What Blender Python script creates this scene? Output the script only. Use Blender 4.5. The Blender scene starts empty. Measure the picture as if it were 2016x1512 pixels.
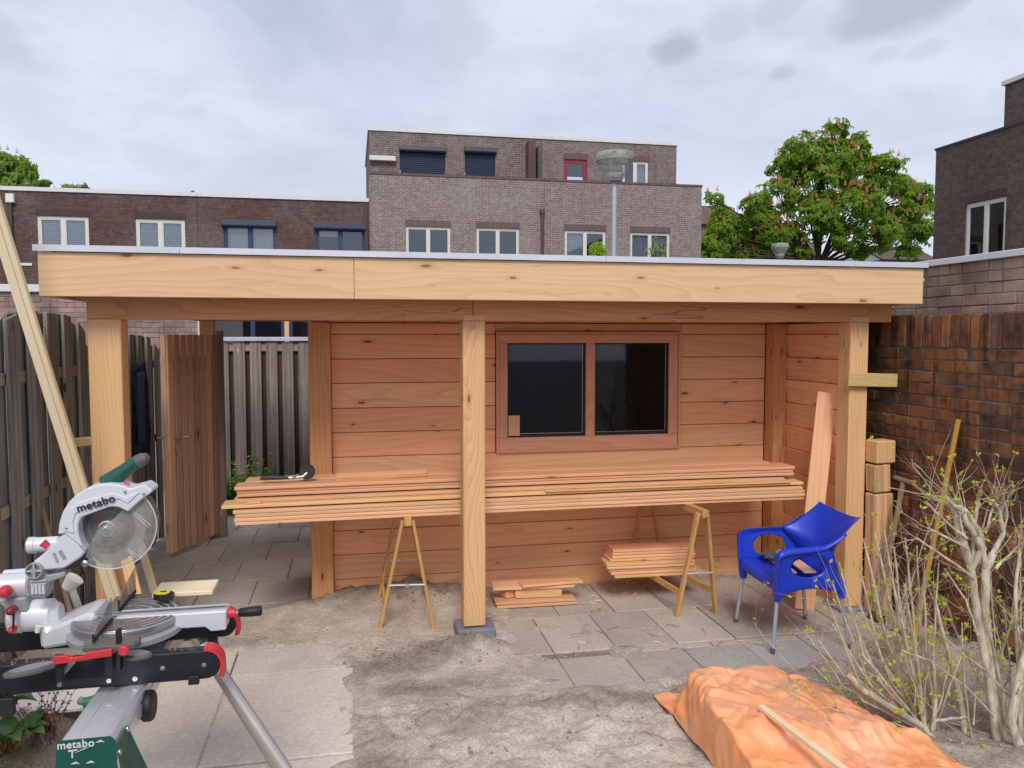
import bpy, bmesh, math, random
import numpy as np
from mathutils import Vector, Matrix, noise as mnoise
R = math.radians
random.seed(7)
rnd = random.random
def ru(a, b): return a + (b - a) * random.random()

# ------------------------------------------------------------------ camera, world, sun, exposure
scn = bpy.context.scene
F, YAW, PIT, CH = 1560.0, R(11.4), R(3.48), 2.05
cam = bpy.data.cameras.new('camera'); co = bpy.data.objects.new('camera', cam)
scn.collection.objects.link(co); scn.camera = co
co.location = (0, 0, CH); co.rotation_euler = (R(90) - PIT, 0, -YAW)
cam.sensor_width = 36; cam.lens = F / 2016 * 36; cam.clip_start = .05; cam.clip_end = 2000
FW = Vector((math.sin(YAW)*math.cos(PIT), math.cos(YAW)*math.cos(PIT), -math.sin(PIT)))
RT = Vector((math.cos(YAW), -math.sin(YAW), 0)); UP = RT.cross(FW)
CAM = Vector((0, 0, CH))
def U(px, py, X=None, Y=None, Z=None):
    """point of the place that the photograph shows at (px,py), on a known plane"""
    d = FW + RT*((px-1008)/F) - UP*((py-756)/F)
    t = X/d.x if X is not None else (Y/d.y if Y is not None else (Z-CH)/d.z)
    return CAM + d*t

SUN_EL, SUN_AZ = R(46), R(189)      # azimuth clockwise from +Y: behind the camera, slightly left
w = bpy.data.worlds.new('World'); scn.world = w; w.use_nodes = True
nt = w.node_tree; N = nt.nodes; L = nt.links; N.clear()
def nn(t, **k):
    n = N.new(t)
    for a, b in k.items(): setattr(n, a, b)
    return n
def wm(op, a, b=None, c=None):
    n = nn('ShaderNodeMath', operation=op)
    for i, v in enumerate((a, b, c)):
        if v is None: continue
        if isinstance(v, (int, float)): n.inputs[i].default_value = v
        else: L.new(v, n.inputs[i])
    return n.outputs[0]
sky = nn('ShaderNodeTexSky', sky_type='NISHITA', sun_disc=False, sun_elevation=SUN_EL, sun_rotation=SUN_AZ, air_density=1.2, dust_density=2.5)
tc = nn('ShaderNodeTexCoord'); sp = nn('ShaderNodeSeparateXYZ'); L.new(tc.outputs['Generated'], sp.inputs[0])
zc = wm('ADD', wm('MAXIMUM', sp.outputs[2], 0.0), 0.22)
cx = nn('ShaderNodeCombineXYZ'); L.new(wm('DIVIDE', sp.outputs[0], zc), cx.inputs[0]); L.new(wm('DIVIDE', sp.outputs[1], zc), cx.inputs[1])
def wnoise(scale, detail, rough=.55, dist=0.0, off=(0, 0, 0)):
    mp = nn('ShaderNodeMapping'); mp.inputs['Location'].default_value = off; L.new(cx.outputs[0], mp.inputs[0])
    n = nn('ShaderNodeTexNoise'); n.inputs['Scale'].default_value = scale; n.inputs['Detail'].default_value = detail
    n.inputs['Roughness'].default_value = rough; n.inputs['Distortion'].default_value = dist; L.new(mp.outputs[0], n.inputs['Vector']); return n
def wramp(inp, stops):
    r = nn('ShaderNodeValToRGB'); L.new(inp, r.inputs[0]); e = r.color_ramp.elements
    while len(e) < len(stops): e.new(.5)
    for i, (p, c) in enumerate(stops): e[i].position = p; e[i].color = (*c, 1) if len(c) == 3 else c
    return r.outputs[0]
n1 = wnoise(.8, 6, .52, .5, (3.1, 1.7, 0)); n2 = wnoise(2.2, 7, .55, .25, (0, 4, 0))
base = wramp(n1.outputs[0], [(.32, (.36, .40, .50)), (.44, (.445, .485, .60)), (.56, (.53, .565, .665)), (.74, (.63, .655, .735))])
# darker puffs drifting under the cloud deck
def cdir(px, py):
    d = (FW + RT*((px-1008)/F) - UP*((py-756)/F)).normalized(); z = max(d.z, 0)+.22
    return d.x/z, d.y/z
puff = None
nd = wnoise(3.5, 4, .6, 0, (9, 2, 0))
for px, py, r, amp in [(1335, 95, .075, .75), (1535, 145, .06, .55), (1750, 20, .14, .7), (1430, 52, .09, .35), (1520, 25, .07, .4), (890, 75, .13, .35), (1740, 105, .05, .3),
                       (1825, 95, .045, .3), (20, 95, .14, .5), (320, 300, .14, .35), (80, 240, .2, .35), (1640, 70, .10, .25), (560, 320, .13, .25)]:
    ax, ay = cdir(px, py)

    v = nn('ShaderNodeVectorMath', operation='SUBTRACT'); L.new(cx.outputs[0], v.inputs[0]); v.inputs[1].default_value = (ax, ay, 0)
    s = nn('ShaderNodeVectorMath', operation='MULTIPLY'); L.new(v.outputs[0], s.inputs[0]); s.inputs[1].default_value = (1.3/r, .9/r, 0)
    l = nn('ShaderNodeVectorMath', operation='LENGTH'); L.new(s.outputs[0], l.inputs[0])
    g = wm('ADD', l.outputs['Value'], wm('MULTIPLY', wm('SUBTRACT', nd.outputs[0], .5), 2.6))
    mr = nn('ShaderNodeMapRange', interpolation_type='SMOOTHSTEP'); L.new(g, mr.inputs[0]); mr.inputs[1].default_value = 1.35; mr.inputs[2].default_value = .35
    mr.inputs[3].default_value = 0; mr.inputs[4].default_value = amp
    puff = mr.outputs[0] if puff is None else wm('MAXIMUM', puff, mr.outputs[0])
soft = nn('ShaderNodeMapRange', interpolation_type='SMOOTHSTEP'); L.new(n2.outputs[0], soft.inputs[0]); soft.inputs[1].default_value = .56; soft.inputs[2].default_value = .78; soft.inputs[4].default_value = .55
n3 = wnoise(5.0, 8, .62, .4, (2, 7, 0)); fine_ = nn('ShaderNodeMapRange'); L.new(n3.outputs[0], fine_.inputs[0]); fine_.inputs[1].default_value = .42; fine_.inputs[2].default_value = .72; fine_.inputs[3].default_value = 0; fine_.inputs[4].default_value = .30
pf = wm('MAXIMUM', wm('MAXIMUM', puff, soft.outputs[0]), fine_.outputs[0])
mx = nn('ShaderNodeMix', data_type='RGBA'); L.new(pf, mx.inputs[0]); L.new(base, mx.inputs[6]); mx.inputs[7].default_value = (.285, .315, .395, 1)
# brighter band low over the roofs
hz = nn('ShaderNodeMapRange', interpolation_type='SMOOTHSTEP'); L.new(sp.outputs[2], hz.inputs[0]); hz.inputs[1].default_value = .36; hz.inputs[2].default_value = .05; hz.inputs[4].default_value = .5
mh = nn('ShaderNodeMix', data_type='RGBA'); L.new(hz.outputs[0], mh.inputs[0]); L.new(mx.outputs[2], mh.inputs[6]); mh.inputs[7].default_value = (.66, .69, .765, 1)
sc10 = nn('ShaderNodeVectorMath', operation='SCALE'); L.new(mh.outputs[2], sc10.inputs[0]); sc10.inputs['Scale'].default_value = 10.0
mm = nn('ShaderNodeMix', data_type='RGBA'); mm.inputs[0].default_value = .93; L.new(sky.outputs[0], mm.inputs[6]); L.new(sc10.outputs[0], mm.inputs[7])
bg = nn('ShaderNodeBackground'); bg.inputs['Strength'].default_value = .1; L.new(mm.outputs[2], bg.inputs[0])
wo = nn('ShaderNodeOutputWorld'); L.new(bg.outputs[0], wo.inputs[0])
sl = bpy.data.lights.new('sun', 'SUN'); sl.energy = 1.5; sl.angle = R(22); sl.color = (1, .95, .88)
so = bpy.data.objects.new('sun', sl); scn.collection.objects.link(so); so.location = (0, 0, 30)
sdir = Vector((math.sin(SUN_AZ)*math.cos(SUN_EL), math.cos(SUN_AZ)*math.cos(SUN_EL), math.sin(SUN_EL)))
so.rotation_euler = sdir.to_track_quat('Z', 'Y').to_euler()
scn.view_settings.view_transform = 'Standard'; scn.view_settings.look = 'None'
scn.view_settings.exposure = .50; scn.view_settings.gamma = 1.0; scn.view_settings.use_curve_mapping = False
scn.cycles.max_bounces = 8; scn.cycles.diffuse_bounces = 5; scn.cycles.transparent_max_bounces = 16

# ------------------------------------------------------------------ materials
M = {}
class NT:
    def __init__(s, name):
        s.m = bpy.data.materials.new(name); s.m.use_nodes = True; s.t = s.m.node_tree; s.t.nodes.clear(); M[name] = s.m
        s.out = s.n('ShaderNodeOutputMaterial')
    def n(s, t, **k):
        x = s.t.nodes.new(t)
        for a, b in k.items(): setattr(x, a, b)
        return x
    def l(s, a, b): s.t.links.new(a, b)
    def set(s, n, i, v):
        if isinstance(v, bpy.types.NodeSocket): s.l(v, n.inputs[i])
        elif v is not None:
            if isinstance(v, tuple) and len(v) == 3 and n.inputs[i].type == 'RGBA': v = (*v, 1)
            n.inputs[i].default_value = v
    def ma(s, op, *a):
        n = s.n('ShaderNodeMath', operation=op)
        for i, v in enumerate(a): s.set(n, i, v)
        return n.outputs[0]
    def vec(s, op, a, b=None, sc=None):
        n = s.n('ShaderNodeVectorMath', operation=op); s.set(n, 0, a)
        if b is not None: s.set(n, 1, b)
        if sc is not None: s.set(n, 'Scale', sc)
        return n.outputs['Value'] if op in ('LENGTH', 'DISTANCE', 'DOT_PRODUCT') else n.outputs[0]
    def mix(s, f, a, b, mode='MIX'):
        n = s.n('ShaderNodeMix', data_type='RGBA', blend_type=mode); s.set(n, 0, f); s.set(n, 6, a); s.set(n, 7, b); return n.outputs[2]
    def mr(s, v, a, b, c=0., d=1., sm=True):
        n = s.n('ShaderNodeMapRange', interpolation_type='SMOOTHSTEP' if sm else 'LINEAR')
        for i, x in enumerate((v, a, b, c, d)): s.set(n, i, x)
        return n.outputs[0]
    def noise(s, v, scale, detail=3, rough=.5, dist=0, col=False):
        n = s.n('ShaderNodeTexNoise'); s.set(n, 'Vector', v); s.set(n, 'Scale', scale); s.set(n, 'Detail', detail); s.set(n, 'Roughness', rough); s.set(n, 'Distortion', dist)
        return n.outputs[1 if col else 0]
    def ramp(s, v, stops):
        r = s.n('ShaderNodeValToRGB'); s.l(v, r.inputs[0]); e = r.color_ramp.elements
        while len(e) < len(stops): e.new(.5)
        for i, (p, c) in enumerate(stops): e[i].position = p; e[i].color = (*c, 1)
        return r.outputs[0]
    def obj(s, rand=0.0):
        t = s.n('ShaderNodeTexCoord').outputs['Object']
        if not rand: return t
        oi = s.n('ShaderNodeObjectInfo'); s.rand = oi.outputs['Random']
        c = s.n('ShaderNodeCombineXYZ'); s.l(s.ma('MULTIPLY', oi.outputs['Random'], rand), c.inputs[0])
        s.l(s.ma('MULTIPLY', s.ma('FRACT', s.ma('MULTIPLY', oi.outputs['Random'], 17.3)), rand), c.inputs[1])
        s.l(s.ma('MULTIPLY', s.ma('FRACT', s.ma('MULTIPLY', oi.outputs['Random'], 71.9)), rand), c.inputs[2])
        return s.vec('ADD', t, c.outputs[0])
    def pos(s): return s.n('ShaderNodeNewGeometry').outputs['Position']
    def bsdf(s, col, rough=.6, metal=0., spec=.5, bump=None, bs=.3, bd=.01, **kw):
        b = s.n('ShaderNodeBsdfPrincipled'); s.set(b, 'Base Color', col); s.set(b, 'Roughness', rough); s.set(b, 'Metallic', metal); s.set(b, 'Specular IOR Level', spec)
        for k, v in kw.items(): s.set(b, k.replace('_', ' '), v)
        if bump is not None:
            u = s.n('ShaderNodeBump'); s.set(u, 'Height', bump); s.set(u, 'Strength', bs); s.set(u, 'Distance', bd); s.l(u.outputs[0], b.inputs['Normal'])
        s.l(b.outputs[0], s.out.inputs[0]); return b

def wood(name, c1, c2, knot=(.12, .05, .02), ringk=26., knots=.5, rough=.62, fine=.35, var=.25, weather=None, green=0., crack=.0, tint=None, ksz=1.0):
    m = NT(name); v0 = m.obj(9.0)
    def sc(x, y, z): return m.vec('MULTIPLY', v0, (x, y, z))
    # knots
    sk = m.n('ShaderNodeSeparateXYZ'); m.l(v0, sk.inputs[0]); ck = m.n('ShaderNodeCombineXYZ'); m.l(m.ma('MULTIPLY', sk.outputs[0], 1.7), ck.inputs[0]); m.l(m.ma('MULTIPLY', m.ma('ADD', sk.outputs[1], m.ma('MULTIPLY', sk.outputs[2], 1.02)), 5.2), ck.inputs[1])
    vk = m.n('ShaderNodeTexVoronoi', voronoi_dimensions='2D'); m.set(vk, 'Vector', m.vec('ADD', ck.outputs[0], m.vec('SCALE', m.noise(m.vec('MULTIPLY', v0, (14, 40, 40)), 1.0, 3, .6, 0, True), sc=.045))); m.set(vk, 'Scale', 1.0)
    kd = vk.outputs['Distance']; sel = m.n('ShaderNodeSeparateColor'); m.l(vk.outputs['Color'], sel.inputs[0])
    on = m.ma('LESS_THAN', sel.outputs[0], knots)
    kr = m.ma('MULTIPLY', m.ma('ADD', m.ma('MULTIPLY', sel.outputs[1], .9), .3), .075*ksz)
    km = m.ma('MULTIPLY', on, m.mr(m.ma('DIVIDE', kd, kr), 1.05, .75))
    halo = m.ma('MULTIPLY', on, m.mr(m.ma('DIVIDE', kd, kr), 3.4, .8))
    # rings : stretched noise field, contour lines give cathedral grain
    g = m.noise(sc(.55, 3.2, 3.2), 1.0, 2, .45, .2)
    sep = m.n('ShaderNodeSeparateXYZ'); m.l(v0, sep.inputs[0])
    ph = m.ma('ADD', m.ma('MULTIPLY', g, ringk), m.ma('MULTIPLY', m.ma('ADD', sep.outputs[1], sep.outputs[2]), ringk*1.6))
    ph = m.ma('ADD', ph, m.ma('MULTIPLY', halo, 2.2))
    rg = m.ma('FRACT', ph)
    ring = m.ma('POWER', rg, 2.2)
    f1 = m.noise(sc(1.6, 60, 60), 1.0, 4, .6); f2 = m.noise(sc(.5, 2.0, 2.0), 1.3, 3, .5); f3 = m.noise(sc(8, 190, 190), 1.0, 2, .6)
    fac = m.ma('ADD', m.ma('MULTIPLY', ring, .5), m.ma('MULTIPLY', m.ma('SUBTRACT', f1, .5), fine*2.2))
    fac = m.ma('ADD', fac, m.ma('MULTIPLY', m.ma('SUBTRACT', f2, .5), .7))
    col = m.mix(m.mr(fac, -.05, .95, 0, 1, False), c1, c2)
    col = m.mix(m.ma('MULTIPLY', halo, .38), col, tuple(a*.5+b*.5 for a, b in zip(c2, knot)))
    rv = m.ma('ADD', m.ma('MULTIPLY', m.rand, var*2), 1-var)
    col = m.vec('SCALE', col, sc=rv)
    if tint:
        col = m.mix(m.ma('FRACT', m.ma('MULTIPLY', m.rand, 7.7)), col, m.mix(1.0, col, tint, 'MULTIPLY'))
    if weather:
        wn = m.noise(sc(.9, 5, 5), 1.6, 5, .6); col = m.mix(m.mr(wn, .35, .68), col, weather)
        st = m.noise(sc(.5, 26, 26), 1.0, 3, .6); col = m.vec('SCALE', col, sc=m.mr(st, .3, .75, .62, 1.3))
    if green:
        gn = m.noise(sc(.5, 2, 2), 1.4, 4, .6); gm = m.mr(gn, .5, .72, 0, green); col = m.mix(gm, col, (.10, .115, .035))
    col = m.mix(m.ma('MULTIPLY', km, .92), col, knot)
    h = m.ma('ADD', m.ma('MULTIPLY', f1, .6), m.ma('MULTIPLY', f3, .35)); h = m.ma('SUBTRACT', h, m.ma('MULTIPLY', km, .4))
    if crack:
        cn = m.noise(sc(.8, 13, 13), 1.0, 2, .5, .3); cm = m.ma('MULTIPLY', m.mr(m.ma('ABSOLUTE', m.ma('SUBTRACT', cn, .5)), .012, .0), m.mr(m.noise(sc(.9, 2, 2), 1.0, 1), .56, .66, 0, crack))
        col = m.mix(cm, col, (.035, .018, .01)); h = m.ma('SUBTRACT', h, m.ma('MULTIPLY', cm, 1.5))
    m.bsdf(col, rough, spec=.35, bump=h, bs=.35, bd=.003)
wood('fascia_wood', (.80, .535, .31), (.66, .385, .19), knot=(.30, .135, .05), knots=.62, ringk=10, var=.02, fine=.3, crack=.15, ksz=.95)
wood('post_wood', (.80, .50, .25), (.55, .265, .10), knot=(.22, .09, .035), knots=.34, ringk=22, var=.04, crack=.3, ksz=.8)
wood('beam_wood', (.72, .36, .16), (.50, .20, .08), knots=.35, ringk=12, var=.06, crack=.7, ksz=.7)
wood('board_wood', (.92, .54, .30), (.74, .37, .175), knot=(.16, .055, .025), knots=.50, ringk=9, var=.07, crack=.3, tint=(1.03, .93, .88), ksz=.6)
wood('window_wood', (.76, .40, .25), (.60, .28, .16), knots=.18, ringk=10, var=.05, ksz=.6)
wood('plank_wood', (.80, .485, .285), (.66, .35, .185), knots=.22, ringk=9, var=.12, tint=(1.03, .93, .88), ksz=.7)
wood('plank_pale_wood', (.80, .53, .26), (.66, .37, .15), knots=.2, ringk=10, var=.06)
wood('pine_wood', (.86, .74, .50), (.80, .62, .35), knot=(.42, .25, .11), knots=.22, ringk=8, var=.03, ksz=.5)
wood('trestle_wood', (.62, .37, .135), (.45, .225, .07), knots=.15, ringk=14, var=.1)
wood('brace_wood', (.66, .49, .22), (.52, .35, .13), knots=.12, ringk=14, var=.04)
wood('old_fence_wood', (.28, .265, .23), (.12, .112, .098), knot=(.04, .032, .028), knots=.35, ringk=12, var=.26, weather=(.36, .36, .33), green=.4, rough=.85)
wood('grey_fence_wood', (.29, .235, .205), (.165, .125, .11), knot=(.55, .50, .46), knots=.38, ringk=12, var=.2, weather=(.31, .255, .235), rough=.85)
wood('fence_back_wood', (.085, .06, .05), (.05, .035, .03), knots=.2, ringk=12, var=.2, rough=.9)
wood('fence_rail_wood', (.42, .35, .28), (.30, .23, .18), knots=.2, ringk=12, var=.1, rough=.85)
wood('gate_wood', (.70, .42, .26), (.52, .29, .17), knots=.25, ringk=12, var=.26, rough=.7, tint=(1.05, 1.08, 1.1))
wood('block_wood', (.78, .46, .24), (.60, .32, .15), knots=.3, ringk=14, var=.1, weather=(.62, .40, .25), crack=.5)
wood('handle_wood', (.55, .30, .07), (.42, .20, .04), knots=.03, ringk=12, var=.05, rough=.45)
wood('worn_handle_wood', (.30, .20, .13), (.20, .12, .075), knots=.06, ringk=14, var=.1, rough=.7)

def plain(name, col, rough=.5, metal=0., spec=.5, var=.12, vscale=8, bump=0., bscale=60, dirt=None, dscale=5, dl=(.5, .75), **kw):
    m = NT(name); v = m.obj(3.0)
    n = m.noise(v, vscale, 4, .6); c = m.vec('SCALE', m.mix(1.0, (1, 1, 1), col, 'MULTIPLY'), sc=m.mr(n, .25, .75, 1-var, 1+var, False))
    if dirt:
        dn = m.noise(v, dscale, 6, .65); c = m.mix(m.mr(dn, dl[0], dl[1]), c, dirt)
    m.bsdf(c, m.mr(n, .3, .7, rough*.8, min(1, rough*1.2), False), metal, spec, bump=(m.noise(v, bscale, 4, .6) if bump else None), bs=bump, bd=.004, **kw)
plain('zinc_trim', (.70, .71, .79), .38, .35, var=.07, vscale=3, dirt=(.40, .40, .43), dl=(.6, .9))
plain('white_trim', (.72, .72, .72), .5, var=.06, dirt=(.42, .41, .38), dl=(.58, .9), dscale=3)
plain('window_white', (.74, .71, .64), .4, var=.04)
plain('bitumen', (.05, .05, .052), .9, var=.2, bump=.4, bscale=90)
plain('navy_paint', (.016, .024, .05), .4, var=.1)
plain('navy_frame', (.03, .05, .14), .4, var=.1)
plain('shutter_slat', (.020, .034, .075), .45)
plain('red_paint', (.30, .02, .04), .4)
plain('brown_pipe', (.10, .055, .045), .5)
plain('white_blind', (.92, .95, .94), .6, var=.04)
plain('cream_blind', (.82, .80, .70), .7, var=.05)
plain('net_curtain', (.74, .77, .82), .9, var=.3, vscale=14)
plain('dark_rubber', (.014, .014, .016), .6, var=.2)
plain('black_paint', (.007, .0075, .011), .5, var=.2)
plain('saw_silver', (.70, .71, .74), .34, .2, var=.06, vscale=6)
plain('saw_white', (.70, .72, .77), .34, .08, var=.03)
plain('saw_grey', (.36, .365, .38), .42, .2, var=.1, dirt=(.48, .44, .33), dl=(.55, .85), dscale=12)
plain('cast_alu', (.44, .44, .45), .36, .7, var=.1, dirt=(.55, .48, .36), dl=(.6, .9), dscale=9)
plain('alu_rail', (.78, .80, .85), .34, .6, var=.05, vscale=3, dirt=(.52, .47, .38), dl=(.66, .9), dscale=9)
plain('saw_table', (.30, .30, .315), .33, .7, var=.18, vscale=14, dirt=(.55, .48, .36), dl=(.6, .85), dscale=18)
plain('saw_green', (.008, .085, .062), .42, var=.1, dirt=(.30, .27, .18), dl=(.76, .95), dscale=60)
plain('grip_grey', (.10, .105, .10), .6, var=.2)
plain('saw_red', (.62, .035, .045), .38, var=.1)
plain('saw_red_dark', (.25, .02, .03), .45, var=.1)
plain('steel', (.55, .56, .58), .25, .9, var=.1)
plain('galvanized', (.50, .54, .60), .42, .45, var=.08, vscale=10)
plain('leg_tube', (.50, .45, .41), .35, .5, var=.05)
plain('chair_plastic', (.016, .05, .56), .36, var=.03, spec=.5)
plain('glove_grey', (.085, .085, .08), .9, var=.3, bump=.5, bscale=300)
plain('glove_pale', (.36, .35, .31), .9, var=.2, bump=.4, bscale=300)
plain('tape_yellow', (.80, .68, .02), .4, var=.05)
plain('jacket_cloth', (.006, .012, .035), .85, var=.3, bump=.3, bscale=200)
plain('dark_tool', (.040, .034, .034), .5, var=.3)
plain('concrete_block', (.20, .215, .27), .85, var=.12, vscale=20, bump=.3, bscale=150, dirt=(.36, .33, .29), dl=(.5, .8))
plain('lamp_cap', (.33, .34, .30), .7, var=.2, dirt=(.14, .16, .08), dl=(.45, .75), dscale=9)
plain('lamp_box', (.20, .20, .22), .5)
plain('house_roof_tile', (.16, .105, .09), .8, var=.25, vscale=6)
plain('room_dark', (.03, .03, .035), .9)
plain('letter_black', (.015, .015, .02), .5)
plain('letter_white', (.62, .64, .64), .5)
plain('letter_red', (.5, .02, .03), .5)
plain('hose_red', (.55, .05, .03), .4)
plain('hose_green', (.01, .30, .12), .4)
plain('hose_grey', (.35, .33, .31), .5)
plain('panel_white', (.78, .75, .72), .5, var=.04, dirt=(.50, .45, .36), dl=(.6, .9))
plain('mortar', (.15, .142, .14), .95, var=.3, vscale=30, bump=.6, bscale=120, dirt=(.52, .51, .50), dl=(.58, .70), dscale=20)
plain('mortar_pale', (.22, .20, .185), .95, var=.2, vscale=30, bump=.5, bscale=120, dirt=(.17, .17, .08), dl=(.5, .8), dscale=3)
plain('shaving', (.78, .60, .38), .7, var=.1)
plain('stone', (.42, .39, .35), .85, var=.2, vscale=12, bump=.4)

def glassm(name, tint=(1, 1, 1), base=.06, refl=(.9, .93, 1), rough=.02):
    m = NT(name); lw = m.n('ShaderNodeFresnel'); lw.inputs[0].default_value = 1.5
    g = m.n('ShaderNodeBsdfGlossy'); m.set(g, 'Color', refl); m.set(g, 'Roughness', rough)
    t = m.n('ShaderNodeBsdfTransparent'); m.set(t, 'Color', tint)
    x = m.n('ShaderNodeMixShader'); m.l(m.ma('MINIMUM', m.ma('ADD', m.ma('MULTIPLY', lw.outputs[0], 1.6), base), 1.0), x.inputs[0]); m.l(t.outputs[0], x.inputs[1]); m.l(g.outputs[0], x.inputs[2]); m.l(x.outputs[0], m.out.inputs[0])
glassm('window_glass', (.90, .93, .94), .05, (.62, .68, .8))
glassm('shed_glass', (.5, .5, .52), .0, (.62, .62, .68), .03)
def dustyglass(name, col, alpha, rough=.25):
    m = NT(name); v = m.obj(); n = m.noise(v, 9, 5, .65); n2 = m.noise(v, 60, 3, .6)
    d = m.n('ShaderNodeBsdfPrincipled'); m.set(d, 'Base Color', col); m.set(d, 'Roughness', rough)
    t = m.n('ShaderNodeBsdfTransparent'); m.set(t, 'Color', (.93, .93, .92)); x = m.n('ShaderNodeMixShader')
    m.l(m.mr(m.ma('ADD', n, m.ma('MULTIPLY', n2, .3)), .4, .9, alpha*.6, min(1, alpha*1.7)), x.inputs[0]); m.l(t.outputs[0], x.inputs[1]); m.l(d.outputs[0], x.inputs[2]); m.l(x.outputs[0], m.out.inputs[0])
dustyglass('clear_guard', (.66, .64, .60), .17)
dustyglass('lamp_glass', (.66, .68, .64), .32)
dustyglass('fence_clear', (.30, .30, .32), .45)

def blade_mat():
    m = NT('saw_blade'); v = m.obj(); sep = m.n('ShaderNodeSeparateXYZ'); m.l(v, sep.inputs[0])
    r = m.vec('LENGTH', v); n = m.noise(m.vec('MULTIPLY', v, (9, 9, 9)), 1.0, 3)
    rings = m.noise(m.vec('SCALE', (1, 0, 0), sc=m.ma('MULTIPLY', r, 90)), 1.0, 4)
    col = m.mix(m.mr(m.ma('ADD', m.ma('MULTIPLY', rings, .5), m.ma('MULTIPLY', n, .5)), .35, .65), (.10, .095, .09), (.27, .26, .245))
    col = m.mix(m.mr(r, .094, .098), col, (.42, .40, .37))
    m.bsdf(col, .42, .6)
blade_mat()

def brick_piece(name, cols, dark, rough=.85, moss=0., stain=.6):
    m = NT(name); v = m.obj(5.0)
    c = m.ramp(m.rand, [(i/(len(cols)-1), k) for i, k in enumerate(cols)])
    n = m.noise(v, 11, 5, .6); c = m.mix(m.mr(n, .42, .72, 0, stain), c, dark)
    ps = m.pos(); st = m.noise(m.vec('MULTIPLY', ps, (14, 14, .9)), 1.0, 4, .6)
    c = m.mix(m.mr(st, .50, .68, 0, stain), c, tuple(k*.45 for k in dark))
    br = m.noise(m.vec('MULTIPLY', ps, (2, 2, 2)), 1.0, 4, .6); c = m.vec('SCALE', c, sc=m.mr(br, .3, .7, .72, 1.35))
    if moss:
        mn = m.noise(ps, 2.2, 5, .65); c = m.mix(m.mr(mn, .5, .7, 0, moss), c, (.16, .15, .07))
    m.bsdf(c, rough, spec=.3, bump=m.noise(v, 70, 4, .6), bs=.5, bd=.004)
brick_piece('garden_brick', [(.23, .09, .042), (.29, .125, .05), (.13, .065, .045), (.36, .165, .06), (.18, .10, .06)], (.022, .018, .021), stain=.70)
brick_piece('garage_brick', [(.42, .27, .19), (.48, .32, .225), (.37, .25, .185), (.44, .27, .19)], (.33, .25, .18), moss=.6, stain=.28)
brick_piece('low_brick', [(.31, .21, .19), (.36, .25, .22), (.28, .19, .175), (.34, .215, .19)], (.21, .16, .145), moss=.15, stain=.4)

def far_brick(name, c1, c2, mort, wash=(.4, .36, .34), washf=.3, stain=(.05, .04, .04), stf=.3):
    m = NT(name); ps = m.pos(); sep = m.n('ShaderNodeSeparateXYZ'); m.l(ps, sep.inputs[0])
    cb = m.n('ShaderNodeCombineXYZ'); m.l(m.ma('ADD', sep.outputs[0], sep.outputs[1]), cb.inputs[0]); m.l(sep.outputs[2], cb.inputs[1])
    b = m.n('ShaderNodeTexBrick'); m.l(cb.outputs[0], b.inputs['Vector']); m.set(b, 'Color1', c1); m.set(b, 'Color2', c2); m.set(b, 'Mortar', mort)
    m.set(b, 'Scale', 1.0); m.set(b, 'Mortar Size', .011); m.set(b, 'Mortar Smooth', .2); m.set(b, 'Brick Width', .26); m.set(b, 'Row Height', .083); m.set(b, 'Bias', 0.)
    n = m.noise(ps, .5, 6, .62); c = m.mix(m.mr(n, .42, .7, 0, washf), b.outputs[0], wash)
    n2 = m.noise(m.vec('MULTIPLY', ps, (1.1, 1.1, .18)), 1.0, 5, .65); c = m.mix(m.mr(n2, .52, .74, 0, stf), c, stain)
    n3 = m.noise(ps, 6, 4, .7); c = m.vec('SCALE', c, sc=m.mr(n3, .3, .7, .78, 1.22))
    m.bsdf(c, .9, spec=.2, bump=m.ma('SUBTRACT', 1, b.outputs['Fac']), bs=.6, bd=.01)
far_brick('brick_purple', (.115, .066, .06), (.16, .095, .083), (.075, .06, .056), washf=.18)
far_brick('brick_greige', (.21, .155, .142), (.275, .21, .19), (.38, .335, .32), wash=(.36, .31, .295), washf=.55, stf=.2)
far_brick('brick_upper', (.15, .105, .095), (.20, .145, .13), (.31, .27, .25), washf=.2)
far_brick('brick_dark', (.105, .07, .06), (.15, .10, .085), (.115, .09, .08), washf=.1, stf=.75, stain=(.035, .028, .028))
plain('soldier_brick', (.15, .105, .092), .9, var=.35, vscale=5)
plain('soldier_brick_dark', (.085, .05, .045), .9, var=.35, vscale=5)

def slab_mat(name, c1, c2, sand, sandf):
    m = NT(name); v = m.obj(7.0); ps = m.pos()
    n = m.noise(ps, 1.6, 6, .6); c = m.mix(m.mr(n, .3, .7), c1, c2)
    c = m.vec('SCALE', c, sc=m.ma('ADD', .88, m.ma('MULTIPLY', m.rand, .24)))
    n2 = m.noise(ps, 3.1, 7, .65, .6); c = m.mix(m.mr(n2, .42, .66, 0, sandf), c, sand)
    n3 = m.noise(ps, 42, 5, .7); c = m.vec('SCALE', c, sc=m.mr(n3, .25, .75, .86, 1.14))
    n4 = m.noise(ps, 7, 5, .6, 1.0); c = m.mix(m.mr(n4, .62, .78, 0, .4), c, tuple(x*.62 for x in c1))
    m.bsdf(c, .88, spec=.25, bump=m.ma('ADD', m.noise(ps, 120, 4, .7), m.ma('MULTIPLY', n2, .6)), bs=.35, bd=.004)
slab_mat('paving_slab_grey', (.40, .355, .315), (.49, .44, .39), (.57, .50, .43), .35)
slab_mat('paving_slab_blue', (.39, .375, .36), (.455, .435, .41), (.53, .48, .42), .4)
slab_mat('paving_slab_sandy', (.60, .53, .47), (.68, .61, .54), (.69, .62, .54), .6)
slab_mat('paving_slab_dark', (.42, .38, .34), (.51, .465, .42), (.62, .56, .49), .45)

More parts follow.
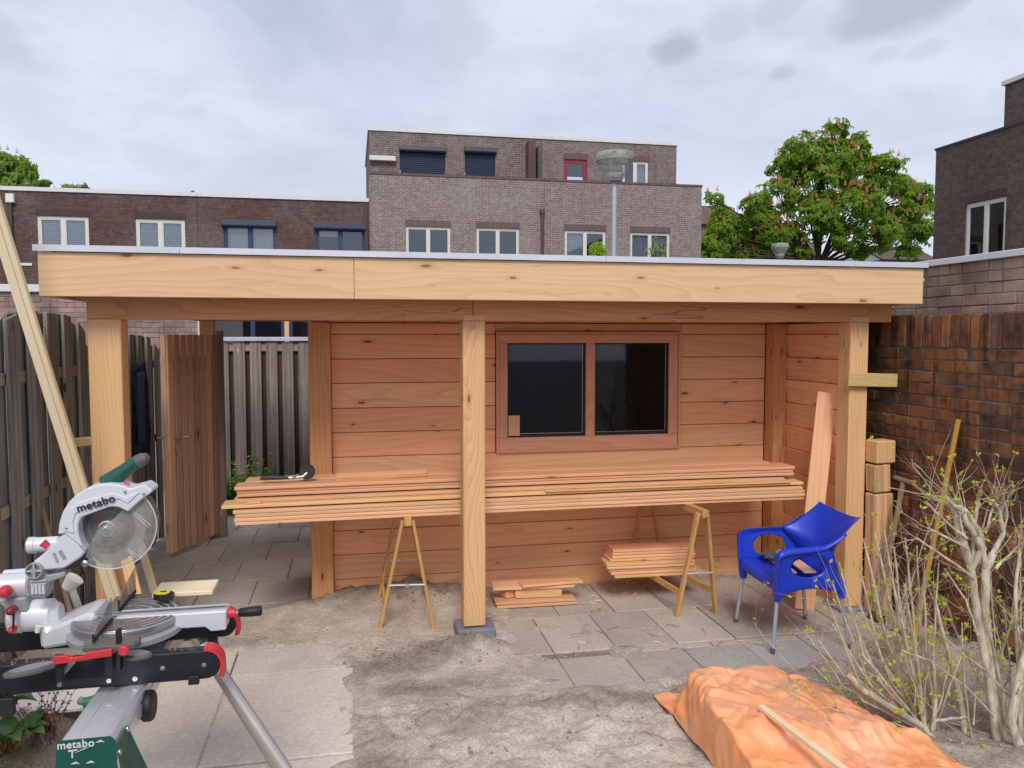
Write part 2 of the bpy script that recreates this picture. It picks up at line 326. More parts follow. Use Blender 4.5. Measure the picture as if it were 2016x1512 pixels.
def soil():
    m = NT('soil'); ps = m.pos(); v = m.vec('MULTIPLY', ps, (1, 1, 1.5))
    at = m.n('ShaderNodeAttribute'); at.attribute_name = 'damp'
    n = m.noise(v, 2.6, 8, .66, .7); n2 = m.noise(v, 10, 6, .7, .5); n3 = m.noise(v, 60, 4, .7)
    f = m.ma('ADD', m.ma('MULTIPLY', n, .6), m.ma('MULTIPLY', n2, .4)); f = m.ma('ADD', f, m.ma('MULTIPLY', at.outputs['Fac'], .22))
    c = m.ramp(f, [(.38, (.70, .63, .55)), (.51, (.58, .51, .435)), (.65, (.42, .36, .30)), (.86, (.24, .195, .155))])
    c = m.vec('SCALE', c, sc=m.mr(n3, .25, .75, .72, 1.25))
    vv = m.n('ShaderNodeTexVoronoi'); m.set(vv, 'Vector', ps); m.set(vv, 'Scale', 55.)
    c = m.mix(m.mr(vv.outputs['Distance'], .16, .06, 0, .25), c, (.22, .18, .15))
    m.bsdf(c, .95, spec=.15, bump=m.ma('ADD', n3, m.ma('MULTIPLY', n2, 1.6)), bs=.8, bd=.014)
soil()
plain('soil_clod', (.30, .25, .205), .95, var=.35, vscale=40, bump=.6)
def bed():
    m = NT('bed_soil'); ps = m.pos(); n = m.noise(ps, 9, 6, .65); n3 = m.noise(ps, 70, 3, .7)
    c = m.ramp(n, [(.35, (.42, .28, .14)), (.5, (.24, .16, .09)), (.65, (.10, .075, .05))]); m.bsdf(m.vec('SCALE', c, sc=m.mr(n3, .3, .7, .7, 1.3)), .95, spec=.1, bump=n3, bs=.8, bd=.01)
bed()
plain('asphalt', (.10, .10, .10), .9, var=.2, vscale=3, bump=.3)

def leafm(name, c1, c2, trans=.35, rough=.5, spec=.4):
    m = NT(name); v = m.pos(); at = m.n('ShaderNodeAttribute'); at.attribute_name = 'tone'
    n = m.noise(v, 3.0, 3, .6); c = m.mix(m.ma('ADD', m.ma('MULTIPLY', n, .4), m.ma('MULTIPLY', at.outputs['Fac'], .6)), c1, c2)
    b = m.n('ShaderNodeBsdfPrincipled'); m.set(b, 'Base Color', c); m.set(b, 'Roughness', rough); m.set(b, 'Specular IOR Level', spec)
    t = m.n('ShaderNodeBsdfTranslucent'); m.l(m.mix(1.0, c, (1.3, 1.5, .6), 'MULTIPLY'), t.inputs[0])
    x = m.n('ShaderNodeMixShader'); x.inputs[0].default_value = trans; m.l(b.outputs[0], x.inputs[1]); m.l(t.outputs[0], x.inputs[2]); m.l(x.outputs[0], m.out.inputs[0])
leafm('chestnut_leaf', (.11, .21, .022), (.29, .44, .05), .45)
leafm('tree_leaf', (.14, .23, .035), (.32, .44, .08), .45)
leafm('chestnut_blossom', (.72, .30, .24), (.78, .46, .33), .3)
leafm('white_blossom', (.45, .50, .28), (.60, .62, .42), .2)
leafm('bud_leaf', (.42, .52, .04), (.68, .72, .09), .4)
leafm('weed_leaf', (.08, .22, .015), (.22, .40, .04), .35)
leafm('weed_flower', (.75, .62, .02), (.85, .72, .03), .2)
leafm('glossy_leaf', (.035, .10, .03), (.10, .20, .06), .2, .3, .6)
leafm('barberry_leaf', (.16, .03, .035), (.28, .04, .07), .25)
leafm('grass_blade', (.12, .17, .03), (.26, .32, .06), .3)
leafm('topiary_leaf', (.22, .36, .02), (.42, .55, .04), .3)
def bark(name, c1, c2, sc=14, ends=False):
    m = NT(name); ps = m.pos(); n = m.noise(m.vec('MULTIPLY', ps, (1, 1, .35)), sc, 5, .65); c = m.mix(m.mr(n, .32, .68), c1, c2); m.bsdf(c, .85, spec=.2, bump=n, bs=.4, bd=.004)
bark('trunk_bark', (.05, .038, .028), (.10, .078, .055), 6)
bark('shrub_bark', (.72, .67, .55), (.40, .35, .26), 30)
bark('shrub_twig', (.58, .47, .36), (.34, .23, .16), 30)
bark('red_twig', (.30, .12, .06), (.20, .085, .05), 30)
bark('cut_wood', (.72, .56, .36), (.6, .42, .25), 30)
bark('dead_twig', (.12, .075, .065), (.2, .14, .12), 30)

def tarpm():
    m = NT('orange_tarp'); ps = m.pos(); n = m.noise(ps, 3, 6, .6, .3); n2 = m.noise(ps, 12, 5, .7, .6)
    c = m.mix(m.mr(n, .3, .7), (.95, .36, .14), (.95, .47, .26))
    c = m.mix(m.mr(n, .5, .75, 0, .4), c, (.96, .58, .42))
    # dried mud smears on top
    d = m.vec('SUBTRACT', ps, (2.20, 3.45, .28)); l = m.vec('LENGTH', m.vec('MULTIPLY', d, (2.9, 2.2, 1)))
    mk = m.ma('MULTIPLY', m.mr(l, 1.0, .15), m.mr(m.noise(ps, 9, 7, .72, 1.2), .47, .60))
    c = m.mix(m.ma('MULTIPLY', mk, .8), c, (.36, .31, .28))
    m.bsdf(c, .42, spec=.45, bump=m.ma('ADD', n2, m.ma('MULTIPLY', m.noise(ps, 45, 3, .6), .35)), bs=.35, bd=.012)
tarpm()

# ------------------------------------------------------------------ geometry helpers
COL = scn.collection
W = {}                                             # world matrix of every object built
class B:
    def __init__(s): s.v = []; s.f = []; s.tone = []
    def add(s, vs, fs, tone=None):
        o = len(s.v); s.v += [tuple(p) for p in vs]; s.f += [tuple(o+i for i in f) for f in fs]
        if tone is not None: s.tone += [tone]*len(fs)
    def box(s, x0, x1, y0, y1, z0, z1, m=None):
        vs = [Vector((x, y, z)) for x in (x0, x1) for y in (y0, y1) for z in (z0, z1)]
        if m: vs = [m @ p for p in vs]
        s.add(vs, [(0, 1, 3, 2), (4, 6, 7, 5), (0, 4, 5, 1), (2, 3, 7, 6), (0, 2, 6, 4), (1, 5, 7, 3)])
    def tube(s, pts, rs, n=10, caps=True, tone=None):
        pts = [Vector(p) for p in pts]
        if isinstance(rs, (int, float)): rs = [rs]*len(pts)
        prev = None; vs = []
        for i, p in enumerate(pts):
            d = (pts[min(i+1, len(pts)-1)] - pts[max(i-1, 0)]).normalized()
            if prev is None: a = d.orthogonal().normalized()
            else:
                a = prev - d*prev.dot(d); a = a.normalized() if a.length > 1e-6 else d.orthogonal().normalized()
            prev = a; b = d.cross(a)
            for k in range(n):
                t = 2*math.pi*k/n; vs.append(p + (a*math.cos(t) + b*math.sin(t))*rs[i])
        fs = [(i*n+k, i*n+(k+1) % n, (i+1)*n+(k+1) % n, (i+1)*n+k) for i in range(len(pts)-1) for k in range(n)]
        if caps: fs += [tuple(range(n-1, -1, -1)), tuple((len(pts)-1)*n+k for k in range(n))]
        s.add(vs, fs, tone)
    def prism(s, poly, d0, d1, f):
        """poly of 2-D points extruded between d0 and d1; f(u,v,d) -> 3-D"""
        n = len(poly); vs = [f(u, v, d0) for u, v in poly] + [f(u, v, d1) for u, v in poly]
        s.add(vs, [tuple(range(n-1, -1, -1)), tuple(range(n, 2*n))] + [(i, (i+1) % n, n+(i+1) % n, n+i) for i in range(n)])
    def lathe(s, prof, c, ax='z', n=32, capped=True):
        vs = []
        for r, h in prof:
            for k in range(n):
                t = 2*math.pi*k/n; a, b = r*math.cos(t), r*math.sin(t)
                vs.append(Vector(c) + Vector({'z': (a, b, h), 'y': (a, h, b), 'x': (h, a, b)}[ax]))
        m = len(prof); fs = [(i*n+k, i*n+(k+1) % n, (i+1)*n+(k+1) % n, (i+1)*n+k) for i in range(m-1) for k in range(n)]
        if capped: fs += [tuple(range(n-1, -1, -1)), tuple((m-1)*n+k for k in range(n))]
        s.add(vs, fs)
    def grid(s, f, nu, nv, wrap=False):
        vs = [f(i/nu, j/nv) for j in range(nv+1) for i in range(nu+1)]
        s.add(vs, [(j*(nu+1)+i, j*(nu+1)+i+1, (j+1)*(nu+1)+i+1, (j+1)*(nu+1)+i) for j in range(nv) for i in range(nu)])
    def mesh(s, name, bevel=0, seg=1, smooth=False, fix=True, weld=0, sharp=True):
        me = bpy.data.meshes.new(name); me.from_pydata(s.v, [], s.f)
        if s.tone and len(s.tone) == len(s.f):
            a = me.attributes.new('tone', 'FLOAT', 'FACE'); a.data.foreach_set('value', s.tone)
        if bevel or fix or weld:
            bm = bmesh.new(); bm.from_mesh(me)
            if weld: bmesh.ops.remove_doubles(bm, verts=bm.verts, dist=weld)
            if fix: bmesh.ops.recalc_face_normals(bm, faces=bm.faces)
            if bevel: bmesh.ops.bevel(bm, geom=list(bm.edges), offset=bevel, segments=seg, affect='EDGES', clamp_overlap=True)
            bm.to_mesh(me); bm.free()
        if smooth:
            me.polygons.foreach_set('use_smooth', [True]*len(me.polygons))
            try: sharp and me.set_sharp_from_angle(angle=R(40))
            except Exception: pass
        return me
def link(name, data, mat=None, parent=None, Mw=None):
    o = bpy.data.objects.new(name, data); COL.objects.link(o)
    if mat and data is not None and hasattr(data, 'materials') and len(data.materials) == 0: data.materials.append(M[mat])
    Mw = Mw or Matrix.Identity(4); W[o.name] = Mw
    if parent is not None:
        o.parent = parent; o.matrix_local = W[parent.name].inverted() @ Mw
    else: o.matrix_world = Mw; 
    return o
def thing(name, label, cat, loc, group=None):
    o = link(name, None, Mw=Matrix.Translation(Vector(loc))); o['label'] = label; o['category'] = cat
    if group: o['group'] = group
    o.empty_display_size = .1
    return o
def tag(o, label, cat, group=None, kind=None):
    if label: o['label'] = label
    if cat: o['category'] = cat
    if group: o['group'] = group
    if kind: o['kind'] = kind
    return o
def part(name, b, mat, parent=None, **k): return link(name, b.mesh(name, **k), mat, parent)
def struct(name, b, mat, **k): o = part(name, b, mat, None, **k); o['kind'] = 'structure'; return o
_pc = {}
def pmesh(l, wd, t, mat, bev=.003):
    key = (round(l, 3), round(wd, 3), round(t, 3), mat, bev)
    if key not in _pc:
        b = B(); b.box(-l/2, l/2, -wd/2, wd/2, -t/2, t/2); me = b.mesh('plank', bevel=bev); me.materials.append(M[mat]); _pc[key] = me
    return _pc[key]
def plank(name, parent, p0, p1, wd, t, nrm, mat, bev=.003):
    """box along p0->p1, width wd, thickness t along nrm; grain follows the length"""
    p0, p1 = Vector(p0), Vector(p1); x = (p1-p0).normalized(); z = Vector(nrm); z = (z - x*z.dot(x)).normalized(); y = z.cross(x)
    m = Matrix((x, y, z)).transposed().to_4x4(); m.translation = (p0+p1)/2
    return link(name, pmesh((p1-p0).length, wd, t, mat, bev), None, parent, m)
def wbox(name, parent, x0, x1, y0, y1, z0, z1, mat, ax='x', bev=.003):
    c = Vector(((x0+x1)/2, (y0+y1)/2, (z0+z1)/2)); dx, dy, dz = (x1-x0)/2, (y1-y0)/2, (z1-z0)/2
    if ax == 'x': return plank(name, parent, c-Vector((dx, 0, 0)), c+Vector((dx, 0, 0)), 2*dy, 2*dz, (0, 0, 1), mat, bev)
    if ax == 'y': return plank(name, parent, c-Vector((0, dy, 0)), c+Vector((0, dy, 0)), 2*dx, 2*dz, (0, 0, 1), mat, bev)
    return plank(name, parent, c-Vector((0, 0, dz)), c+Vector((0, 0, dz)), 2*dx, 2*dy, (0, 1, 0), mat, bev)
def cylb(b, p0, p1, r0, r1=None, n=16): b.tube([p0, p1], [r0, r0 if r1 is None else r1], n)
def fbm(x, y, z=0, o=4, s=1.0):
    return mnoise.fractal(Vector((x*s, y*s, z*s)), .9, 2.1, o)
def sstep(a, b, x):
    if a == b: return float(x > a)
    t = max(0, min(1, (x-a)/(b-a))); return t*t*(3-2*t)
def leaf(b, p, d, up, l, wd, tone, fold=.15):
    """one pointed leaf from p along d"""
    d = d.normalized(); s = d.cross(up); s = s.normalized() if s.length > 1e-4 else d.orthogonal().normalized(); n = s.cross(d)
    b.add([p, p+d*l*.45+s*wd*.5+n*l*fold, p+d*l-n*l*fold*.6, p+d*l*.45-s*wd*.5+n*l*fold], [(0, 1, 2), (0, 2, 3)], tone)
def rvec(): 
    while True:
        v = Vector((ru(-1, 1), ru(-1, 1), ru(-1, 1)))
        if .05 < v.length < 1: return v.normalized()

# ------------------------------------------------------------------ ground
b = B(); b.add([(-400, -60, -.3), (400, -60, -.3), (400, 500, -.3), (-400, 500, -.3)], [(0, 1, 2, 3)]); struct('ground', b, 'asphalt', fix=False)
b = B(); b.add([(-60, 10.35, -.06), (60, 10.35, -.06), (60, 30.9, -.06), (-60, 30.9, -.06)], [(0, 1, 2, 3)]); struct('street', b, 'asphalt', fix=False)

def soil_h(x, y):
    n = fbm(x, y, 0, 5, 2.2); nf = fbm(x+7, y, 3, 4, 7.0); nv = fbm(x, y+3, 8, 3, 22.0)
    z = -.014 + .002*nf
    damp = 0.
    # churned open soil in front
    open_ = 1.0
    right = sstep(.95, 1.15, x + .12*n)                   # paving to the right
    tile = right*sstep(4.33, 4.38, y)*(1-sstep(6.2, 6.3, y))
    left = (1-sstep(-.20, .0, x + .16*n + .06*nf))*sstep(-1.6, -1.5, x)*(1-sstep(5.28, 5.34, y))
    passg = sstep(5.95, 6.1, y+.05*n)*(1-sstep(-.3, -.2, x))
    cover = max(tile, left, passg)
    rough = (1-cover)
    z += rough*(.022 + .012*n + .009*nf + .0045*nv)
    if y < 4.3 and x > -.1: z += rough*(.012*nf + .008*n + .007*nv + .014*sstep(.05, .5, fbm(x, y, 5, 2, 4)) - .013*sstep(.15, .5, fbm(x+3, y, 9, 2, 3.2)))
    # smooth sand between the left slabs and the wall
    sm = sstep(5.25, 5.4, y)*(1-sstep(6.05, 6.15, y))*(1-sstep(.55, .95, x+.15*n))*sstep(-1.5, -1.2, x)
    z = z*(1-sm) + sm*(.012 + .006*n + .002*nf)
    # mounds : along the wall, round the middle post block
    for mx, my, sx, sy, h in [(.0, 6.17, .34, .12, .085), (.42, 6.16, .2, .13, .10), (.72, 6.2, .3, .10, .055), (-.35, 6.1, .28, .12, .03), (.50, 5.0, .16, .16, .03), (.78, 4.98, .15, .10, .085), (.62, 5.03, .12, .09, .05), (2.05, 4.25, .12, .06, .03)]:
        g = math.exp(-((x-mx)/sx)**2-((y-my)/sy)**2); z += g*h*(1+.3*nf+.12*nv); damp += g*1.1
    for mx, my, sx, sy, a in [(.25, 4.85, .28, .2, 1.3), (.45, 4.5, .4, .1, .9), (1.3, 4.2, .9, .12, .9), (.1, 3.75, .15, .3, .9), (.35, 3.3, .25, .3, .8), (-.9, 5.45, .5, .16, .7), (2.9, 3.9, .7, .5, .9), (.55, 4.05, .2, .12, .8), (3.3, 3.4, .9, .9, .6)]:
        damp += a*math.exp(-((x-mx)/sx)**2-((y-my)/sy)**2)
    if left > .5 and abs(x+.748) < .04 and y < 4.84: z = .0035 + .002*nv; damp = .2
    # raised planting bed along the left fence
    if tile < .5 or z < -.0125: damp += cover*1.1*(1-sstep(-.0125, -.0095, z))
    if x < -1.15: z += .20*(1-sstep(-1.5, -1.2, x))*(1-sstep(5.6, 6.6, y))
    # thin drifts of sand over tile edges
    if tile > .5: q_ = sstep(.28, .6, n + .3*nf); z += .016*q_; damp -= .9*q_*(1-sstep(5.6, 6, y)*.0)
    if x > 3.1: z += .05*sstep(3.1, 3.6, x)*(1-sstep(4.4, 4.8, y))
    return z, max(-1, min(1.5, damp))
b = B(); xs = np.arange(-2.6, 5.0, .022); ys = np.concatenate([np.arange(1.6, 2.8, .08), np.arange(2.8, 6.6, .022), np.arange(6.6, 11.2, .06)])
nx, ny = len(xs), len(ys); dm = []
for y in ys:
    for x in xs:
        z, d = soil_h(float(x), float(y)); b.v.append((float(x), float(y), z)); dm.append(d)
b.f = [(j*nx+i, j*nx+i+1, (j+1)*nx+i+1, (j+1)*nx+i) for j in range(ny-1) for i in range(nx-1)]
me = b.mesh('soil', fix=False, smooth=True, sharp=False); a = me.attributes.new('damp', 'FLOAT', 'POINT'); a.data.foreach_set('value', dm)
so_ = link('soil', me, 'soil'); so_['kind'] = 'structure'

# paving: each slab a child of its pavement
def slab(parent, x0, x1, y0, y1, mat, top=0., gap=.0035):
    top += ru(-.0035, .0035); rot = ru(-.004, .004)
    o = plank('paving_slab', parent, (x0+gap, (y0+y1)/2, top-.025), (x1-gap, (y0+y1)/2, top-.025), y1-y0-2*gap, .05, (rot, ru(-.003, .003), 1), mat, .004); return o
pv = tag(link('patio', None, Mw=Matrix.Translation((2.3, 5.2, 0))), None, None, kind='structure')
for i in range(-1, 7):
    x0 = 1.262 + .425*i
    slab(pv, x0, x0+.425, 4.36, 4.785, 'paving_slab_blue' if i in (2, 3, 4) else 'paving_slab_grey', -.004)
    slab(pv, x0, x0+.425, 4.868, 5.52, 'paving_slab_grey')
for i in range(-1, 7): slab(pv, 1.05+.425*i, 1.475+.425*i, 5.524, 6.2, 'paving_slab_grey', -.003)
for i in range(4): slab(pv, 1.7+.64*i, 2.33+.64*i, 4.79, 4.864, 'paving_slab_grey', -.008, .003)
pl = tag(link('garden_path', None, Mw=Matrix.Translation((-.5, 4.3, 0))), None, None, kind='structure')
for x0, x1, y0, y1 in [(-.745, -.06, 4.895, 5.29), (-1.45, -.748, 4.895, 5.29), (-.745, -.015, 3.86, 4.885), (-1.45, -.748, 3.86, 4.885), (-.745, -.01, 2.85, 3.85), (-1.45, -.748, 2.85, 3.85), (-.745, -.01, 1.9, 2.84), (-1.45, -.748, 1.9, 2.84)]:
    slab(pl, x0, x1, y0, y1, 'paving_slab_sandy', .006)
pp = tag(link('passage_floor', None, Mw=Matrix.Translation((-.9, 7.5, 0))), None, None, kind='structure')
xe = [-1.95, -1.42, -1.0, -.56, -.12]
for j in range(8):
    y0 = 5.62 + .62*j
    for i in range(4):
        if y0 < 6 and i > 2: continue
        o_ = 0.2 if j % 2 else 0
        slab(pp, xe[i]+(0 if i == 0 else o_), xe[i+1]+(0 if i == 3 else o_), y0, y0+.615, 'paving_slab_dark' if j < 4 else 'paving_slab_grey', -.004)

# ------------------------------------------------------------------ garden house
SH = thing('garden_house', 'new timber garden house with flat canopy, boarded back wall and double window', 'garden house', (1.1, 6, 0))
YF = 5.19
wbox('post', SH, -1.562, -1.374, YF, YF+.16, .0, 2.15, 'post_wood', 'z', .006)
wbox('post', SH, .716, .865, YF, YF+.15, .09, 2.15, 'post_wood', 'z', .006)
wbox('post', SH, 3.569, 3.718, YF, YF+.15, .03, 2.15, 'post_wood', 'z', .006)
wbox('post', SH, -.322, -.16, 6.10, 6.26, .0, 2.15, 'beam_wood', 'z', .005)
wbox('post', SH, 3.485, 3.60, 6.10, 6.25, .0, 2.15, 'beam_wood', 'z', .005)
wbox('post', SH, -1.50, -1.36, 8.42, 8.56, .0, 2.2, 'post_wood', 'z', .005)
for x in (-.31, 3.5): wbox('post', SH, x, x+.14, 8.42, 8.56, 0, 2.2, 'beam_wood', 'z', .005)
b = B(); c0 = (.80, 5.27)
b.v = []; b.prism([(-.13, .0), (.13, .0), (.13, .09), (-.13, .09)], -.12, .12, lambda u, v, d: Vector((c0[0]+u, c0[1]+d, v-.02+.01)))
part('post_block', b, 'concrete_block', SH, bevel=.008)
b = B(); b.box(-1.60, -1.33, YF-.05, YF+.2, -.05, -.004); part('post_block', b, 'concrete_block', SH, bevel=.008)
b = B(); b.box(3.52, 3.77, YF-.04, YF+.2, -.04, .03); part('post_block', b, 'concrete_block', SH, bevel=.008)
wbox('beam', SH, -1.565, .783, YF+.004, YF+.13, 2.15, 2.30, 'beam_wood', 'x', .004)
wbox('beam', SH, .786, 3.905, YF+.004, YF+.13, 2.15, 2.30, 'beam_wood', 'x', .004)
# post heads rebated over the beam
for x0, x1 in ((.716, .865), (3.569, 3.718)): wbox('post_head', SH, x0+.001, x1-.001, YF-.002, YF+.003, 2.151, 2.185, 'post_wood', 'z', 0)
wbox('beam', SH, -1.56, 3.7, 8.43, 8.55, 2.2, 2.34, 'beam_wood', 'x', .004)
wbox('beam', SH, -.31, 3.6, 6.12, 6.24, 2.155, 2.31, 'beam_wood', 'x', .004)
for i in range(9):
    x = -1.45 + i*.63
    wbox('joist', SH, x, x+.06, 5.33, 8.42, 2.315, 2.44, 'beam_wood', 'y', .003)
b = B(); b.box(-1.66, 4.03, 5.02, 8.7, 2.442, 2.462); part('roof_deck', b, 'plank_pale_wood', SH)
b = B(); b.box(-1.68, 3.97, 5.0, 8.75, 2.465, 2.55); part('roof_membrane', b, 'bitumen', SH)
FY = 4.97
wbox('fascia_board', SH, -1.742, .0165, FY, FY+.04, 2.275, 2.528, 'fascia_wood', 'x', .003)
wbox('fascia_board', SH, .0185, 3.982, FY, FY+.04, 2.275, 2.528, 'fascia_wood', 'x', .003)
wbox('fascia_board', SH, -1.742, -1.702, FY+.042, 8.8, 2.275, 2.528, 'fascia_wood', 'y', .003)
wbox('fascia_board', SH, 3.942, 3.982, FY+.042, 8.8, 2.275, 2.528, 'fascia_wood', 'y', .003)
wbox('fascia_board', SH, -1.70, 3.94, 8.76, 8.8, 2.275, 2.528, 'fascia_wood', 'x', .003)
ends = [-1.762, -.98, 1.62, 3.42, 4.005]
for i in range(4):
    b = B(); e0, e1 = ends[i]+.001, ends[i+1]-.001
    b.prism([(-.03, 0), (.09, 0), (.09, .012), (-.018, .012), (-.018, .0), (-.018, -.028), (-.03, -.028)][:0] or [(-.02, -.032), (-.016, -.032), (-.016, .0), (.09, .0), (.09, .004), (-.02, .004)], e0, e1, lambda u, v, d: Vector((d, FY+u, 2.562+v)))
    part('roof_trim', b, 'zinc_trim', SH, smooth=False)
for x in (-1.762, 3.985):
    b = B(); b.box(x, x+.02, FY+.092, 8.82, 2.53, 2.566); part('roof_trim', b, 'zinc_trim', SH)
# side brace and stays at the right post
plank('brace_board', SH, U(1669, 747, Y=5.16), U(1765, 749, Y=5.16), .098, .028, (0, 1, 0), 'brace_wood')
# back wall boards, window opening x 1.115..2.707, z 1.111..2.083
WX0, WX1, WZ0, WZ1 = 1.128, 2.70, 1.105, 2.085
seams = [-.05, .143, .335, .528, .721, .914, 1.107, 1.299, 1.489, 1.683, 1.871, 2.063, 2.15]
for i in range(len(seams)-1):
    z0, z1 = seams[i]+.003, seams[i+1]-.002; yj = 6.252+ru(0, .0025)
    sp_ = [(-.158, WX0-.004), (WX1+.004, 3.482)] if 6 <= i <= 10 else [(-.158, 3.482)]
    if i == 11: sp_ = [(-.158, WX0-.004), (WX0-.002, WX1+.002), (WX1+.004, 3.482)]
    for x0, x1 in sp_:
        if i == 11: wbox('wall_board', SH, x0, x1, yj, yj+.026, 2.088 if 1 < x0 < 2 else z0, 2.149, 'board_wood', 'x', .0028)
        else: wbox('wall_board', SH, x0, x1, yj, yj+.026, z0, z1, 'board_wood', 'x', .0028)
b = B(); b.box(-.158, 1.1, 6.282, 6.30, -.05, 2.15); b.box(2.72, 3.482, 6.282, 6.30, -.05, 2.15); b.box(1.1, 2.72, 6.282, 6.30, -.05, 1.09); part('wall_backing', b, 'bitumen', SH)
# side walls
for i in range(len(seams)-1):
    z0, z1 = seams[i]+.0015, seams[i+1]-.0015
    xx = 3.602
    o = plank('wall_board', SH, (xx+.013, 5.345, (z0+z1)/2), (xx+.013, 8.42, (z0+z1)/2), z1-z0, .024, (1, 0, .10), 'board_wood', .0028)
    plank('wall_board', SH, (-.30, 6.265, (z0+z1)/2), (-.30, 8.42, (z0+z1)/2), z1-z0, .024, (1, 0, 0), 'board_wood', .0028)
b = B(); b.box(3.64, 3.66, 5.345, 8.42, -.05, 2.3); b.box(-.28, 3.6, 8.46, 8.50, -.05, 2.3); part('outer_wall', b, 'bitumen', SH)
b = B(); b.box(-.28, 3.6, 6.31, 8.42, -.02, .0); part('inner_floor', b, 'room_dark', SH)
# window
WN = wbox('window', SH, WX0+.02, WX1-.02, 6.236, 6.262, 1.108, 1.128, 'window_wood', 'x', .003)
for x0, x1, z0, z1, ax in [(1.128, 2.70, 2.062, 2.084, 'x'), (1.128, 2.70, 1.106, 1.124, 'x'), (1.128, 1.146, 1.124, 2.062, 'z'), (2.682, 2.70, 1.124, 2.062, 'z')]:
    wbox('architrave', WN, x0, x1, 6.222, 6.252, z0, z1, 'window_wood', ax, .003)
gx = [1.222, 1.877, 1.955, 2.60]; gz0, gz1 = 1.228, 1.992
fy0, fy1 = 6.238, 6.275
wbox('frame', WN, 1.148, 2.68, fy0, fy1, gz1, 2.060, 'window_wood', 'x', .003)
wbox('frame', WN, 1.148, 2.68, fy0, fy1, 1.126, gz0, 'window_wood', 'x', .003)
for x0, x1 in ((1.148, gx[0]), (gx[1], gx[2]), (gx[3], 2.68)): wbox('frame', WN, x0, x1, fy0+.001, fy1, gz0+.001, gz1-.001, 'window_wood', 'z', .003)
for x0, x1 in ((gx[0], gx[1]), (gx[2], gx[3])):
    b = B(); b.box(x0, x1, 6.262, 6.266, gz0, gz1); part('pane', b, 'shed_glass', WN)
    b = B()
    for q in ((x0, x1, gz0, gz0+.022), (x0, x1, gz1-.012, gz1), (x0, x0+.010, gz0+.022, gz1-.012), (x1-.016, x1, gz0+.022, gz1-.012)): b.box(q[0], q[1], 6.252, 6.261, q[2], q[3])
    part('glazing_seal', b, 'dark_rubber', WN)
    b = B()
    for q in ((x0+.01, x1-.022, gz0+.026, gz0+.030), (x1-.026, x1-.022, gz0+.030, gz1-.02)): b.box(q[0], q[1], 6.2595, 6.2615, q[2], q[3])
    part('spacer_bar', b, 'cast_alu', WN)
tag(plank('leaning_board', None, (2.0, 6.75, .0), (2.22, 6.62, 2.1), .15, .03, (0, -1, 0), 'plank_wood'), 'board leaning inside the garden house behind the right window pane', 'board')
oc = plank('offcut', None, U(1012, 858, Y=6.245), U(1012, 818, Y=6.245), .092, .010, (0, -1, 0), 'plank_wood', .001)
tag(oc, 'small square wood offcut standing in the lower left corner of the window', 'offcut')

# ------------------------------------------------------------------ brick walls, brick by brick
def bmesh_brick(l, h, t, mat, k):
    key = ('brick', round(l, 3), round(h, 3), mat, k)
    if key not in _pc:
        b = B(); b.box(-l/2, l/2, -t/2, t/2, -h/2, h/2); bm_v = []
        st = random.getstate(); random.seed(k*31+int(l*1000))
        b.v = [(x+ru(-.003, .003), y+ru(-.003, .003), z+ru(-.002, .002)) for x, y, z in b.v]; random.setstate(st)
        me = b.mesh('brick', bevel=.004); me.materials.append(M[mat]); _pc[key] = me
    return _pc[key]
def brick_field(parent, org, du, ulen, z0, rows, ch, bl, mat, t=.05, jt=.010, rough=.004, skip=None, uoff=0.):
    """stretcher bond; org at u=0, du horizontal unit vector, outward normal = du x z"""
    du = Vector(du); nrm = du.cross(Vector((0, 0, 1))); n = 0
    for r in range(rows):
        u = -(bl/2 if r % 2 else 0) - uoff; 
        while u < ulen:
            l = bl - jt; 
            if rnd() < .12: l = bl/2 - jt
            u0, u1 = max(u, 0), min(u+l, ulen)
            if u1-u0 > .04:
                c = (u0+u1)/2; z = z0 + ch*(r+.5)
                if not (skip and skip(c, z)):
                    m = Matrix((du, -nrm, Vector((0, 0, 1)))).transposed().to_4x4(); m = m @ Matrix.Rotation(ru(-.008, .008), 4, 'Y')
                    m.translation = Vector(org) + du*c + Vector((0, 0, z)) + nrm*(ru(-rough, rough)-t/2+.006)
                    me = bmesh_brick(round(l if u1-u0 > l-.002 else (u1-u0), 2), ch-jt*.8, t, mat, random.randint(0, 2))
                    link('brick', me, None, parent, m); n += 1
            u += l + jt
    return n
GW = thing('garden_wall', 'dark weathered brick garden wall with upright top course right of the garden house', 'brick wall', (3.95, 5, 0))
b = B(); b.box(3.952, 4.12, 1.4, 9.2, -.1, 2.20); part('mortar_core', b, 'mortar', GW)
# wall face looks towards -X: du=-Y so that du x z = -X
brick_field(GW, (3.95, 6.05, .0), (0, -1, 0), 3.15, .058, 23, .083, .258, 'garden_brick')
for i in range(36):
    y = 6.35 - i*.087
    if y < 2.9: break
    m = Matrix.Rotation(R(90), 4, 'Z') @ Matrix.Rotation(R(90)+ru(-.01, .01), 4, 'Y'); m.translation = (3.95-.006+.025+ru(-.005, .003), y, 2.083+ru(-.004, .004))
    link('brick', bmesh_brick(.222, .077, .05, 'garden_brick', i % 3), None, GW, m)
b = B()
for y0, y1 in ((1.4, 2.9), (6.05, 9.2)):
    for r in range(23):
        y = y0 + (.129 if r % 2 else 0)
        while y < y1-.05: b.box(3.945, 3.96, y, min(y+.248, y1), .058+r*.083, .058+r*.083+.074); y += .258
o = part('brick_courses', b, 'garden_brick', GW); o['kind'] = 'stuff'

